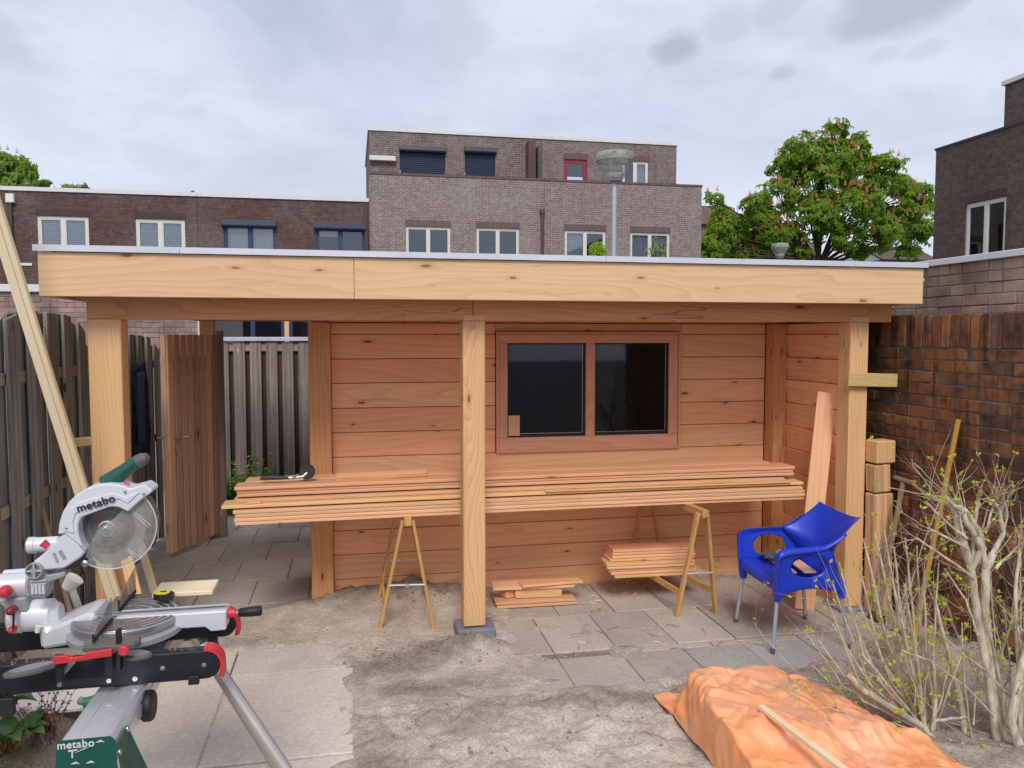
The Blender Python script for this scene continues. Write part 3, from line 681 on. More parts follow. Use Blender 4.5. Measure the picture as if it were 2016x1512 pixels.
GR = thing('brick_garage', 'low brick outbuilding with white roof edge beyond the dark garden wall at right', 'garage', (4.75, 6, 0), 'low brick outbuildings')
b = B(); b.box(4.602, 7.5, 3.2, 12.0, -.2, 2.60); part('mortar_core', b, 'mortar_pale', GR)
brick_field(GR, (4.60, 6.6, 0), (0, -1, 0), 3.2, 2.11, 6, .083, .258, 'garage_brick', jt=.008)
b = B(); b.box(4.55, 7.55, 3.15, 12.1, 2.606, 2.655); part('roof_trim', b, 'white_trim', GR, bevel=.004)
b = B(); b.box(4.62, 7.5, 3.2, 12, 2.655, 2.66); part('roof_membrane', b, 'bitumen', GR)

p0 = U(0, 573, Y=14.3); p1 = U(397, 640, Y=14.3)
GL = thing('brick_garage', 'low brick outbuilding with pale roof edge behind the left garden fence', 'garage', ((p0.x+p1.x)/2, 14.4, 0), 'low brick outbuildings')
b = B(); b.box(p0.x-3, p1.x-.06, 14.302, 20, -.2, p0.z-.01); part('mortar_core', b, 'mortar_pale', GL)
rows = 15; zt = p0.z-.01
brick_field(GL, (p0.x-.3, 14.3, 0), (1, 0, 0), p1.x-.06-p0.x+.3, zt-rows*.083, rows, .083, .258, 'low_brick', jt=.008, skip=lambda u, z: z < zt-.59 and z > zt-.83 and u < 1.9)
for i in range(21):
    m = Matrix.Rotation(R(90), 4, 'Y'); m.translation = (p0.x-.25+i*.09, 14.3+.019, zt-.705)
    link('brick', bmesh_brick(.222, .08, .05, 'low_brick', i % 3), None, GL, m)
b = B(); b.box(p0.x-3.05, p1.x, 14.24, 20, zt, zt+.12); part('roof_trim', b, 'white_trim', GL, bevel=.005)
b = B(); b.box(p1.x-.055, p1.x+.04, 14.25, 14.34, -.1, zt-.002); part('corner_board', b, 'white_trim', GL, bevel=.004)

# ------------------------------------------------------------------ fences
def fence_panel(y0, y1, zc, ze, label, x=-1.93, zb=0.02, n=14):
    t = thing('garden_fence', label, 'fence', (x, (y0+y1)/2, zb), 'arched panels of the left fence')
    wd = (y1-y0)/n*1.14; ym = (y0+y1)/2; hw = (y1-y0)/2
    for i in range(n):
        y = y0 + (i+.5)*(y1-y0)/n; fr = (i % 2 == 0); xx = x + (.030 if fr else -.006)+ru(-.004, .004)
        def top(yy): return ze + (zc-ze)*(1-min(1, abs((yy-ym)/hw))**4)
        wd = (y1-y0)/n*(.98 if fr else 1.7); b = B(); yl, yr = y-wd/2+ru(-.004, .004), y+wd/2+ru(-.004, .004); tl = ru(-.008, .008)
        z0 = zb+ru(0, .02); zl, zr = top(yl)+tl, top(yr)+tl; h = (zl+zr)/2-z0
        # local X runs up the board so that the grain follows it
        vs = [(0, yl-y, -.009), (0, yr-y, -.009), (zr-z0, yr-y, -.009), (zl-z0, yl-y, -.009), (0, yl-y, .009), (0, yr-y, .009), (zr-z0, yr-y, .009), (zl-z0, yl-y, .009)]
        b.add(vs, [(3, 2, 1, 0), (4, 5, 6, 7), (0, 1, 5, 4), (1, 2, 6, 5), (2, 3, 7, 6), (3, 0, 4, 7)])
        m = Matrix(((0, 0, 1), (0, 1, 0), (1, 0, 0))).to_4x4(); m = m @ Matrix.Rotation(ru(-.006, .006), 4, 'Z'); m.translation = (xx, y, z0)
        link('board', b.mesh('board', bevel=.0025), 'old_fence_wood', t, m)
    for z in (zb+.25, (zb+ze)/2+.05, ze-.16): wbox('rail', t, x+.006, x+.016, y0, y1, z, z+.07, 'fence_rail_wood', 'y', .002)
    return t
fence_panel(2.4, 4.55, 2.2, 1.95, 'weathered arched fence panel nearest the camera, left of the mitre saw', n=13)
fence_panel(4.60, 6.42, 2.20, 1.93, 'weathered arched fence panel behind the long leaning timber', n=12)
fence_panel(6.50, 8.45, 2.06, 1.90, 'weathered arched fence panel between the left canopy post and the gate', n=13)
for y in (4.575, 6.46, 8.50):
    o = wbox('fence_post', None, -1.975, -1.90, y-.035, y+.035, -.1, 1.93, 'old_fence_wood', 'z', .004)
    tag(o, {4.575: 'fence post between the two nearest arched panels', 6.46: 'fence post behind the left canopy post', 8.5: 'last fence post next to the open gate'}[y], 'fence post', 'posts of the left fence')
# back fence beyond the gate
BF = thing('board_fence', 'grey weathered board fence seen through the open gate', 'fence', (-1, 10.2, 0))
xl = U(425, 800, Y=10.2).x; pitch = .191
for i in range(0, 12):
    x = xl+.03 + i*pitch
    wbox('board', BF, x, x+.133, 10.170+ru(-.002, .002), 10.188, .02+ru(0, .04), 1.975, 'grey_fence_wood', 'z', .003)
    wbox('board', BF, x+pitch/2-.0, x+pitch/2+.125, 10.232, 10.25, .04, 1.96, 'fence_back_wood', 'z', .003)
for z in (.20, 1.86): wbox('rail', BF, xl+.0, xl+2.4, 10.19, 10.23, z, z+.10, 'fence_rail_wood', 'x', .003)
b = B(); b.box(xl+.02, xl+2.5, 10.14, 10.26, 1.985, 2.035); part('fence_cap', b, 'zinc_trim', BF, bevel=.004)
# gate
g0 = U(337, 1092, Z=.04); g1 = U(434, 1048, Z=.04)
GT = thing('garden_gate', 'open brown slatted wooden gate with metal lever handle', 'gate', g1)
gd = (g1-g0); gl = gd.length; gd.normalize(); gn = Vector((gd.y, -gd.x, 0))
nsl = 8; sw = gl/nsl
for i in range(nsl):
    p = g0 + gd*(sw*(i+.5)); plank('slat', GT, (p.x, p.y, .045+ru(0, .006)), (p.x, p.y, 2.06+ru(-.004, .004)), sw-.026, .02, gn, 'gate_wood', .003)
for z in (.28, 1.1, 1.82):
    p = g0 - gn*.03; q = g1 - gn*.03; plank('rail', GT, (p.x, p.y, z), (q.x, q.y, z), .10, .034, gn, 'gate_wood')
for s_, t_ in ((g0, .02), (g1, -.02)):
    p = s_ + gd*t_ - gn*.0315; plank('stile', GT, (p.x, p.y, .05), (p.x, p.y, 2.05), .045, .037, gd, 'gate_wood')
hp = g0 + gd*.09 + Vector((0, 0, 1.07))
b = B(); b.tube([hp+gn*.01, hp+gn*.06, hp+gn*.065+gd*.03, hp+gn*.06+gd*.13], .009, 10); hd = part('handle', b, 'steel', GT, smooth=True)
b = B(); b.tube([hp-gn*.05, hp-gn*.11, hp-gn*.115+gd*.02-gd*.05, hp-gn*.11-gd*.10], .009, 10); part('handle', b, 'steel', GT, smooth=True)
b = B(); q = hp+gn*.011; b.lathe([(.02, -.004), (.02, .004)], (0, 0, 0), 'y', 16); m = Matrix((gd, gn, Vector((0, 0, 1)))).transposed().to_4x4(); m.translation = q
link('rosette', b.mesh('rosette'), 'steel', GT, m); m2 = m.copy(); m2.translation = q-Vector((0, 0, .12)); link('rosette', b.mesh('rosette'), 'steel', GT, m2)
tag(wbox('gate_post', None, g1.x+.005, g1.x+.065, g1.y-.02, g1.y+.05, 0, 2.1, 'grey_fence_wood', 'z', .004), 'grey post at the hinge side of the open gate', 'post')

# ------------------------------------------------------------------ houses
def wall_holes(b, x0, x1, z0, z1, holes, f, depth=.14):
    xs = sorted({x0, x1, *[h[0] for h in holes], *[h[1] for h in holes]}); zs = sorted({z0, z1, *[h[2] for h in holes], *[h[3] for h in holes]})
    for i in range(len(xs)-1):
        for j in range(len(zs)-1):
            cx_, cz_ = (xs[i]+xs[i+1])/2, (zs[j]+zs[j+1])/2
            if any(h[0] < cx_ < h[1] and h[2] < cz_ < h[3] for h in holes): continue
            b.add([f(xs[i], zs[j], 0), f(xs[i+1], zs[j], 0), f(xs[i+1], zs[j+1], 0), f(xs[i], zs[j+1], 0)], [(0, 1, 2, 3)])
    for h in holes:
        c = [(h[0], h[2]), (h[1], h[2]), (h[1], h[3]), (h[0], h[3])]
        for k in range(4):
            p, q = c[k], c[(k+1) % 4]; b.add([f(*p, 0), f(*q, 0), f(*q, depth), f(*p, depth)], [(0, 1, 2, 3)])
def fwin(parent, f, x0, x1, z0, z1, frame='window_white', split=.5, blind=None, pmat='window_glass', fw=.07, d0=.05, cover=1.):
    """window in an opening: frame with mullion, panes, blind; f(u,z,depth)"""
    def bx(b, a, c, e, g, da, db): b.add([f(u, z, d) for u in (a, c) for z in (e, g) for d in (da, db)], [(0, 1, 3, 2), (4, 6, 7, 5), (0, 4, 5, 1), (2, 3, 7, 6), (0, 2, 6, 4), (1, 5, 7, 3)])
    b = B(); bx(b, x0, x1, z1-fw, z1, d0, d0+.08); bx(b, x0, x1, z0, z0+fw, d0, d0+.08); bx(b, x0, x0+fw, z0+fw, z1-fw, d0+.001, d0+.08); bx(b, x1-fw, x1, z0+fw, z1-fw, d0+.001, d0+.08)
    xm = x0+(x1-x0)*(split or .5)
    if split: bx(b, xm-fw*.6, xm+fw*.6, z0+fw, z1-fw, d0-.005, d0+.08)
    wn = part('window', b, frame, parent)
    rng = [(x0+fw, xm-fw*.6), (xm+fw*.6, x1-fw)] if split else [(x0+fw, x1-fw)]
    for a, c in rng:
        if split:
            b = B(); s = .035
            for q in ((a, c, z1-fw-s, z1-fw), (a, c, z0+fw, z0+fw+s), (a, a+s, z0+fw+s, z1-fw-s), (c-s, c, z0+fw+s, z1-fw-s)): bx(b, *q, d0+.01, d0+.05)
            part('sash', b, frame, wn)
        b = B(); bx(b, a, c, z0+fw, z1-fw, d0+.03, d0+.036); part('pane', b, pmat, wn)
    for k, (a, c) in enumerate(rng):
        bl = blind[k] if isinstance(blind, (list, tuple)) else blind
        if not bl: continue
        b = B()
        if bl == 'slats':
            z = z1-fw
            while z > z1-fw-(z1-z0-2*fw)*cover: b.add([f(a, z, d0+.10), f(c, z, d0+.10), f(c, z-.050, d0+.107), f(a, z-.050, d0+.107)], [(0, 1, 2, 3)]); z -= .062
            part('blind', b, 'white_blind', wn, fix=False)
        else:
            n = 24
            def g(u, v): return f(a+(c-a)*u, z1-fw-(z1-z0-2*fw)*v*cover, d0+.14+.02*math.sin(u*n))
            b.grid(g, 40 if bl == 'net_curtain' else 1, 2 if bl == 'net_curtain' else 1); part('curtain', b, bl, wn, fix=False)
    return wn
def lintel(parent, f, x0, x1, z, mat, h=.24, pit=.085):
    n = int((x1-x0)/pit)
    for i in range(n):
        b = B(); a = x0+(x1-x0)*i/n+.006; c = x0+(x1-x0)*(i+1)/n-.006
        b.add([f(u, zz, d) for u in (a, c) for zz in (z+.01, z+h) for d in (-.012, .02)], [(0, 1, 3, 2), (4, 6, 7, 5), (0, 4, 5, 1), (2, 3, 7, 6), (0, 2, 6, 4), (1, 5, 7, 3)])
        if i == 0: L0 = part('lintel', b, mat, parent)
        else: part('brick', b, mat, L0)
def rect(pxa, pya, pxb, pyb, Y):
    a = U(pxa, pya, Y=Y); c = U(pxb, pyb, Y=Y); return a.x, c.x, c.z, a.z
HY = 31.0
def ff(Y): return lambda u, z, d: Vector((u, Y+d, z))
def house(name, label, x0, x1, ztop, Y, mat, holes, back=9, group='terraced houses beyond the garden'):
    t = thing(name, label, 'house', ((x0+x1)/2, Y+back/2, 0), group)
    b = B(); wall_holes(b, x0, x1, -.2, ztop, holes, ff(Y))
    for q in ([(x0, Y, -.2), (x0, Y, ztop), (x0, Y+back, ztop), (x0, Y+back, -.2)], [(x1, Y, -.2), (x1, Y+back, -.2), (x1, Y+back, ztop), (x1, Y, ztop)], [(x0, Y+back, -.2), (x0, Y+back, ztop), (x1, Y+back, ztop), (x1, Y+back, -.2)]): b.add(q, [(0, 1, 2, 3)])
    part('wall', b, mat, t, fix=False)
    b = B(); b.box(x0+.01, x1-.01, Y+.02, Y+back-.02, ztop-.25, ztop-.2); part('roof', b, 'bitumen', t)
    return t
def trim(t, x0, x1, Y, z, back, h=.16, mat='white_trim', o=.05, left=True, right=True):
    b = B(); b.box(x0-(o if left else 0), x1+(o if right else 0), Y-o, Y+.25, z, z+h)
    if left: b.box(x0-o, x0+.2, Y+.252, Y+back, z, z+h)
    if right: b.box(x1-.2, x1+o, Y+.252, Y+back, z, z+h)
    part('roof_trim', b, mat, t)
def shutterbox(parent, x0, x1, z0, z1, Y, name='shutter_box'):
    b = B(); b.prism([(0, z0), (0, z1), (-.16, z1-.03), (-.19, z0+.07), (-.16, z0)], x0, x1, lambda u, v, d: Vector((d, Y+u-.002, v))); return part(name, b, 'navy_paint', parent)
zA = U(365, 386, Y=HY).z
xa0, xa1, xb1 = U(-420, 400, Y=HY).x, U(388, 400, Y=HY).x, U(727, 420, Y=HY).x
w1 = rect(72, 424, 177, 520, HY); w2 = rect(266, 430, 366, 522, HY); w3 = rect(440, 432, 545, 525, HY); w4 = rect(621, 438, 719, 527, HY)
gl1 = rect(433, 600, 560, 664, HY); gl2 = rect(566, 600, 700, 664, HY); gl1 = (gl1[0], gl1[1], .3, gl1[3]+.6); gl2 = (gl2[0]+.05, gl2[1], .3, gl2[3]+.6)
ex = lambda q: (q[0], q[1], q[2]-.35, q[3])
w1, w2, w3, w4 = map(ex, (w1, w2, w3, w4))
hA = house('terraced_house', 'leftmost flat-roofed purple-brown brick house with two white blinded windows', xa0, xa1, zA, HY, 'brick_purple', [w1, w2])
hB = house('terraced_house', 'flat-roofed purple-brown brick house with two navy-framed windows', xa1+.012, xb1, zA, HY, 'brick_purple', [w3, w4, gl1, gl2])
fwin(hA, ff(HY), *w1, blind=['slats', 'slats'], fw=.10); fwin(hA, ff(HY), *w2, blind=['slats', 'slats'], fw=.10)
for q in (w1, w2): lintel(hA, ff(HY), q[0]-.03, q[1]+.03, q[3], 'soldier_brick_dark')
fwin(hB, ff(HY), *w3, frame='navy_frame', blind=['cream_blind', 'cream_blind'], fw=.09); fwin(hB, ff(HY), *w4, frame='navy_frame', blind=['cream_blind', None], fw=.09, cover=.22)
for q in (w3, w4): shutterbox(hB, q[0]-.06, q[1]+.02, q[3]-.28, q[3]+.03, HY)
for q in (gl1, gl2): fwin(hB, ff(HY), *q, frame='navy_frame', fw=.08)
b = B(); b.box(gl1[1]+.01, gl2[0]-.01, HY-.03, HY+.02, .3, gl1[3]); part('door_post', b, 'post_wood', hB)
trim(hA, xa0, xa1, HY, zA, 9, h=.14, right=False); trim(hB, xa1+.012, xb1-.02, HY, zA, 9, h=.14, left=False, right=False)
b = B(); q = U(22, 390, Y=HY); b.box(q.x-.13, q.x+.13, HY-.16, HY-.004, q.z-.17, q.z+.13); part('hopper', b, 'cream_blind', hA, bevel=.01)
b = B(); cylb(b, (q.x, HY-.1, q.z-.17), (q.x, HY-.1, .0), .05); part('downpipe', b, 'brown_pipe', hA, smooth=True)
b = B(); q = U(48, 520, Y=HY); b.box(q.x-.5, q.x+.25, HY-.03, HY-.003, q.z-.05, q.z+.04); part('sill', b, 'white_trim', hA)
b = B(); q = U(710, 440, Y=HY); cylb(b, (xb1-.12, HY-.08, zA-.1), (xb1-.12, HY-.08, 0), .06); part('downpipe', b, 'brown_pipe', hB, smooth=True)
# centre pair
xc0, xc1, xd1 = xb1+.012, U(1071, 420, Y=HY).x, U(1381, 420, Y=HY).x
zC = U(1050, 355, Y=HY).z
c1 = rect(799, 445, 887, 530, HY); c2 = rect(938, 448, 1022, 530, HY); c3 = rect(1112, 453, 1192, 535, HY); c4 = rect(1241, 457, 1318, 535, HY)
c1, c2, c3, c4 = map(ex, (c1, c2, c3, c4))
hC = house('terraced_house', 'taller greyish brick house with two navy roller-shuttered windows on its set-back top floor', xc0, xc1, zC, HY, 'brick_greige', [c1, c2])
hD = house('terraced_house', 'taller greyish brick house at the end with red-framed window on its set-back top floor', xc1+.012, xd1, zC, HY, 'brick_greige', [c3, c4])
fwin(hC, ff(HY), *c1); fwin(hC, ff(HY), *c2); fwin(hD, ff(HY), *c3, blind=['net_curtain', None]); fwin(hD, ff(HY), *c4, blind=['net_curtain', 'net_curtain'])
for h_, q in ((hC, c1), (hC, c2), (hD, c3), (hD, c4)): lintel(h_, ff(HY), q[0]-.03, q[1]+.03, q[3], 'soldier_brick')
for h_, a, c in ((hC, xc0, xc1), (hD, xc1+.012, xd1)):
    b = B(); b.box(a-.0, c+(.03 if h_ is hD else 0), HY-.03, HY+.28, zC, zC+.08); part('parapet_coping', b, 'soldier_brick', h_)
b = B(); q0 = U(1067, 418, Y=HY); cylb(b, (q0.x, HY-.07, q0.z), (q0.x, HY-.07, 0), .06); b.box(q0.x-.1, q0.x+.1, HY-.14, HY-.004, q0.z-.06, q0.z+.1); part('downpipe', b, 'brown_pipe', hC)
TY = 32.8
zT = U(1030, 272, Y=TY).z
tx0, tx1, tx2 = U(727, 300, Y=TY).x, U(1052, 300, Y=TY).x, U(1332, 300, Y=TY).x
s1 = rect(787, 287, 877, 350, TY); s2 = rect(915, 290, 975, 352, TY); s3 = rect(1110, 313, 1156, 360, TY); s4 = rect(1226, 316, 1276, 362, TY)
s1, s2, s3, s4 = [(q[0], q[1], q[2]-.5, q[3]) for q in (s1, s2, s3, s4)]
def topfloor(t, x0, x1, holes, left, right):
    b = B(); wall_holes(b, x0, x1, zC-.3, zT, holes, ff(TY))
    for q in ([(x0, TY, zC-.3), (x0, TY, zT), (x0, HY+8.9, zT), (x0, HY+8.9, zC-.3)], [(x1, TY, zC-.3), (x1, HY+8.9, zC-.3), (x1, HY+8.9, zT), (x1, TY, zT)]): b.add(q, [(0, 1, 2, 3)])
    w_ = part('top_floor_wall', b, 'brick_upper', t, fix=False)
    b = B(); b.box(x0+.01, x1-.01, TY+.02, HY+8.9, zT-.06, zT-.01); part('roof', b, 'bitumen', t)
    trim(t, x0, x1, TY, zT, HY+8.9-TY, h=.15, left=left, right=right)
topfloor(hC, tx0, tx1, [s1, s2], True, False); topfloor(hD, tx1+.012, tx2, [s3, s4], False, True)
for q in (s1, s2):
    b = B(); b.box(q[0]+.02, q[1]-.02, TY+.05, TY+.06, q[2], q[3]-.2); z = q[3]-.22
    while z > q[2]: b.prism([(0, 0), (-.02, .02), (-.02, .05), (0, .065)], q[0]+.02, q[1]-.02, lambda u, v, d: Vector((d, TY+.05+u, z+v))); z -= .075
    sh = part('roller_shutter', b, 'shutter_slat', hC, fix=True); shutterbox(hC, q[0]-.03, q[1]+.03, q[3]-.24, q[3]+.03, TY)
fwin(hD, ff(TY), *s3, frame='red_paint', split=None, fw=.17); fwin(hD, ff(TY), *s4, blind=[None, 'net_curtain'], fw=.08)
for q in (s3, s4): lintel(hD, ff(TY), q[0]-.03, q[1]+.03, q[3], 'soldier_brick')
b = B(); q0, q1 = U(727, 311, Y=TY-.1), U(779, 313, Y=TY-.1); b.box(q0.x, q1.x, TY-.22, TY-.004, q0.z-.1, q0.z+.09); part('awning', b, 'white_trim', hC, bevel=.02)
# terrace divider: downpipe casing and slatted screen
q0 = U(1035, 283, Y=TY); q1 = U(1049, 355, Y=TY)
b = B(); b.box(q0.x, q1.x, TY-.55, TY-.01, zC-.2, q0.z); part('party_panel', b, 'brown_pipe', hC)
for i in range(9):
    z = zC + .0 + i*.18; xx = U(1070, 300, Y=HY+.35).x
    plank('slat', hD, (xx, HY+.35, z+.12), (xx, TY-.02, z+.12), .165, .02, (1, 0, .22), 'fence_rail_wood', .002)
# right house, wall facing left
RX = 18.0
r_end = U(1843, 295, X=RX).y; rzt = U(1843, 297, X=RX).z
rw = (U(1899, 450, X=RX).y, U(1979, 450, X=RX).y, U(1979, 499, X=RX).z, U(1979, 386, X=RX).z)
def fr(u, z, d): return Vector((RX+d, -u, z))
hR = thing('terraced_house', 'dark brown brick house at the right edge with one white window', 'house', (RX+4, 10, 0), 'terraced houses beyond the garden')
b = B(); hole = (-rw[0], -rw[1], rw[2]-.3, rw[3]); wall_holes(b, -r_end, 4, -.2, rzt, [hole], fr)
b.add([(RX, r_end, -.2), (RX, r_end, rzt), (RX+9, r_end, rzt), (RX+9, r_end, -.2)], [(0, 1, 2, 3)]); b.add([(RX+9, r_end, -.2), (RX+9, r_end, rzt), (RX+9, -4, rzt), (RX+9, -4, -.2)], [(0, 1, 2, 3)]); b.add([(RX, -4, -.2), (RX+9, -4, -.2), (RX+9, -4, rzt), (RX, -4, rzt)], [(0, 1, 2, 3)])
part('wall', b, 'brick_dark', hR, fix=False)
b = B(); b.box(RX+.02, RX+8.9, -3.9, r_end-.02, rzt-.3, rzt-.2); part('roof', b, 'bitumen', hR)
b = B(); b.box(RX-.03, RX+.2, -4, r_end+.03, rzt, rzt+.07); part('parapet_coping', b, 'bitumen', hR)
fwin(hR, fr, *hole, fw=.09, blind=['slats', None]); lintel(hR, fr, hole[0]-.03, hole[1]+.03, hole[3], 'soldier_brick_dark')
ty_ = U(1978, 200, X=RX+.15).y; tz_ = U(1980, 168, X=RX+.15).z
b = B(); b.box(RX+.15, RX+7, -4, ty_, rzt-.2, tz_); part('top_floor_wall', b, 'brick_dark', hR)
b = B(); b.box(RX+.08, RX+7.1, -4.05, ty_+.07, tz_, tz_+.12); part('roof_trim', b, 'white_trim', hR)
# far pitched houses behind the tree
def pitched(px0, px1, pye, pyr, Y, label, gablex=False):
    a = U(px0, pye, Y=Y); c = U(px1, pye, Y=Y); zr = U(px0, pyr, Y=Y+3).z
    t = thing('distant_house', label, 'house', ((a.x+c.x)/2, Y+3, 0), 'pitched-roof houses behind the tree')
    b = B(); b.box(a.x+.2, c.x-.2, Y+.3, Y+6, -.2, a.z-.02); part('wall', b, 'brick_upper', t)
    n = 14
    for i in range(n):
        u = i/n; y0, z0 = Y+3*u, a.z+(zr-a.z)*u; y1, z1 = Y+3*(i+1)/n, a.z+(zr-a.z)*(i+1)/n
        bb = b if i else B(); b = bb; b.add([(a.x, y0, z0+.05), (c.x, y0, z0+.05), (c.x, y1, z1), (a.x, y1, z1)], [(0, 1, 2, 3)]); b.add([(a.x, y0, z0-.02), (c.x, y0, z0-.02), (c.x, y0, z0+.05), (a.x, y0, z0+.05)], [(0, 1, 2, 3)])
    b.add([(a.x, Y+3, zr), (c.x, Y+3, zr), (c.x, Y+6.2, a.z), (a.x, Y+6.2, a.z)], [(0, 1, 2, 3)])
    part('roof', b, 'house_roof_tile', t, fix=False)
    b = B(); b.add([(a.x+.2, Y+.3, a.z-.05), (a.x+.2, Y+3, zr-.05), (a.x+.2, Y+6, a.z-.05)], [(0, 1, 2)]); b.add([(c.x-.2, Y+.3, a.z-.05), (c.x-.2, Y+3, zr-.05), (c.x-.2, Y+6, a.z-.05)], [(0, 1, 2)]); part('gable', b, 'cream_blind', t, fix=False)
pitched(1360, 1475, 440, 404, 52, 'brown tiled roof left behind the pink flowering tree')
pitched(1475, 1620, 500, 455, 58, 'brown tiled roof seen under the pink flowering tree')
pitched(1735, 1850, 510, 485, 55, 'low grey-brown tiled roof with pale gable right of the tree trunk')

# ------------------------------------------------------------------ street lamps
def lamp(cpx, pyt, pyb, rpx, Y, label):
    c = U(cpx, pyb, Y=Y); top = U(cpx, pyt, Y=Y).z; r = rpx/F*(c-CAM).dot(FW); h = top-c.z
    t = thing('street_lamp', label, 'street lamp', (c.x, c.y, -.06), 'street lamps')
    b = B(); cylb(b, (c.x, c.y, -.06), (c.x, c.y, c.z), r*.16, r*.12, 16); part('pole', b, 'galvanized', t, smooth=True)
    b = B(); b.lathe([(r*.98, 0), (r*1.0, h*.10), (r*.98, h*.22), (r*.92, h*.27), (r*.3, h*.33), (.01, h*.34)], (c.x, c.y, top-h*.30), 'z', 32); part('cap', b, 'lamp_cap', t, smooth=True)
    b = B(); b.lathe([(r*.24, 0), (r*.55, h*.22), (r*.95, h*.66), (r*.96, h*.69)], (c.x, c.y, c.z), 'z', 32, capped=False); part('diffuser', b, 'lamp_glass', t, smooth=True)
    b = B(); b.lathe([(r*.20, -.02), (r*.5, h*.2), (r*.5, h*.25), (r*.1, h*.3)], (c.x, c.y, c.z+.04), 'z', 16); part('reflector', b, 'white_trim', t, smooth=True)
    b = B(); b.box(c.x-r*.26, c.x+r*.30, c.y-r*.36, c.y+r*.2, c.z+h*.04, c.z+h*.40); part('control_box', b, 'lamp_box', t, bevel=.02)
lamp(1210, 300, 362, 38, 14.5, 'tall street lamp with round weathered head in front of the grey houses')
lamp(1535, 479, 510, 17, 32, 'small distant street lamp under the pink flowering tree')

# ------------------------------------------------------------------ trees
def tree(name, label, lobes, Y, base_px, leafmat, flower=None, fl_n=0, dens=1.0, lsz=.26, seed=1, spread=2.6, group='trees beyond the houses'):
    random.seed(seed); bp = U(base_px, 500, Y=Y); t = thing(name, label, 'tree', (bp.x, Y, -.06), group)
    cs = []
    for px, py, rp in lobes:
        c = U(px, py, Y=Y+ru(-spread*.4, spread*.4)); r = rp/F*(c-CAM).dot(FW); cs.append((c, r))
    k = (U(base_px+1, 500, Y=Y)-bp).length
    b = B(); r0 = .2; fork = Vector((bp.x, Y, U(base_px, 515, Y=Y).z))
    b.tube([(bp.x, Y, -.1), (bp.x+.05, Y, fork.z*.5), fork], [r0*1.25, r0, r0*.85], 12)
    for c, r in cs:
        m1 = fork.lerp(c, .5)+Vector((ru(-.2, .2), ru(-.2, .2), .1)); b.tube([fork-Vector((0, 0, .2)), m1, c, c+(c-fork).normalized()*r*.6], [r0*.42, r0*.2, r0*.09, .008], 7)
        for _ in range(5):
            d = rvec(); b.tube([c.lerp(m1, rnd()*.6), c+d*r*.45, c+d*r*.9], [r0*.14, .03, .008], 5)
    part('trunk', b, 'trunk_bark', t, smooth=True)
    b = B(); fb = B()
    for c, r in cs:
        n = int(dens*52*(r/.6)**2)
        for _ in range(n):
            d = rvec(); rr = r*(ru(.25, 1)**.45); p = c + Vector((d.x*rr, d.y*rr, d.z*rr*.85)); p += Vector((fbm(p.x, p.y, p.z, 2, .9), fbm(p.y, p.z, p.x, 2, .9), fbm(p.z, p.x, p.y, 2, .9)))*r*.45
            if fbm(p.x, p.y, p.z, 2, 1.5) < -.13: continue
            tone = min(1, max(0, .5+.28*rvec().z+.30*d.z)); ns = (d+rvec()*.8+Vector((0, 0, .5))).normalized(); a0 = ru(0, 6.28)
            u = ns.orthogonal().normalized(); v = ns.cross(u); s = lsz*ru(.7, 1.25)
            for q in range(6):
                an = a0+q*2*math.pi/6; dd = u*math.cos(an)+v*math.sin(an)-ns*.45; leaf(b, p, dd, ns, s, s*.42, min(1, max(0, tone+ru(-.12, .12))))
    # blossom candles standing on the outer shoots
    for _ in range(fl_n):
        c, r = random.choices(cs, weights=[x[1]**2 for x in cs])[0]; d = rvec()
        if d.y > .35 or d.z < -.35: d = Vector((d.x, -abs(d.y), abs(d.z)))
        p = c+Vector((d.x, d.y, d.z*.85))*r*ru(.88, 1.03); hh = ru(.26, .42)
        for q in range(7):
            z = hh*q/7; rr = .085*(1-q/8); a0 = ru(0, 6)
            for e in range(3): dd = Vector((math.cos(a0+e*2.1), math.sin(a0+e*2.1), .4)); leaf(fb, p+Vector((0, 0, z)), dd, Vector((0, 0, 1)), rr*1.5, rr*1.2, ru(0, 1), .1)
    o = part('crown', b, leafmat, t, fix=False)
    if fl_n: o = part('blossom', fb, flower, t, fix=False); o['kind'] = 'stuff'
    return t
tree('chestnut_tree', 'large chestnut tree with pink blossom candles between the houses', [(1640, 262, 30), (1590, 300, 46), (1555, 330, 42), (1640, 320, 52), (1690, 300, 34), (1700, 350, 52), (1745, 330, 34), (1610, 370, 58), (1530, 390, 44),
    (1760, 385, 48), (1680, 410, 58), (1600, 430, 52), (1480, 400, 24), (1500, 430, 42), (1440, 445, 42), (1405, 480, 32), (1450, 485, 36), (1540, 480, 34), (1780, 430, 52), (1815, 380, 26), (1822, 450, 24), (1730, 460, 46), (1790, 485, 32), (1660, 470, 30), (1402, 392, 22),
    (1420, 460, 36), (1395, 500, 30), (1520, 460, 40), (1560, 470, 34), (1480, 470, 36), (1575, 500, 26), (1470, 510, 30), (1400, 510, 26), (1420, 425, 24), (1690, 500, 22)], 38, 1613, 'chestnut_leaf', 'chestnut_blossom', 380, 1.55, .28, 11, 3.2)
tree('chestnut_tree', 'tree with pale blossom rising over the far left roof', [(-10, 345, 50), (25, 330, 36), (48, 340, 26), (34, 372, 40), (-40, 370, 50), (10, 312, 20), (58, 325, 12)], 45, 0, 'tree_leaf', 'white_blossom', 70, 1.0, .34, 12, 2, 'trees behind the left terrace')
tree('leafy_tree', 'small green tree top right of the blossoming tree at far left', [(92, 370, 20), (75, 376, 20), (106, 378, 16)], 47, 95, 'tree_leaf', None, 0, 1.0, .32, 13, 1, 'trees behind the left terrace')
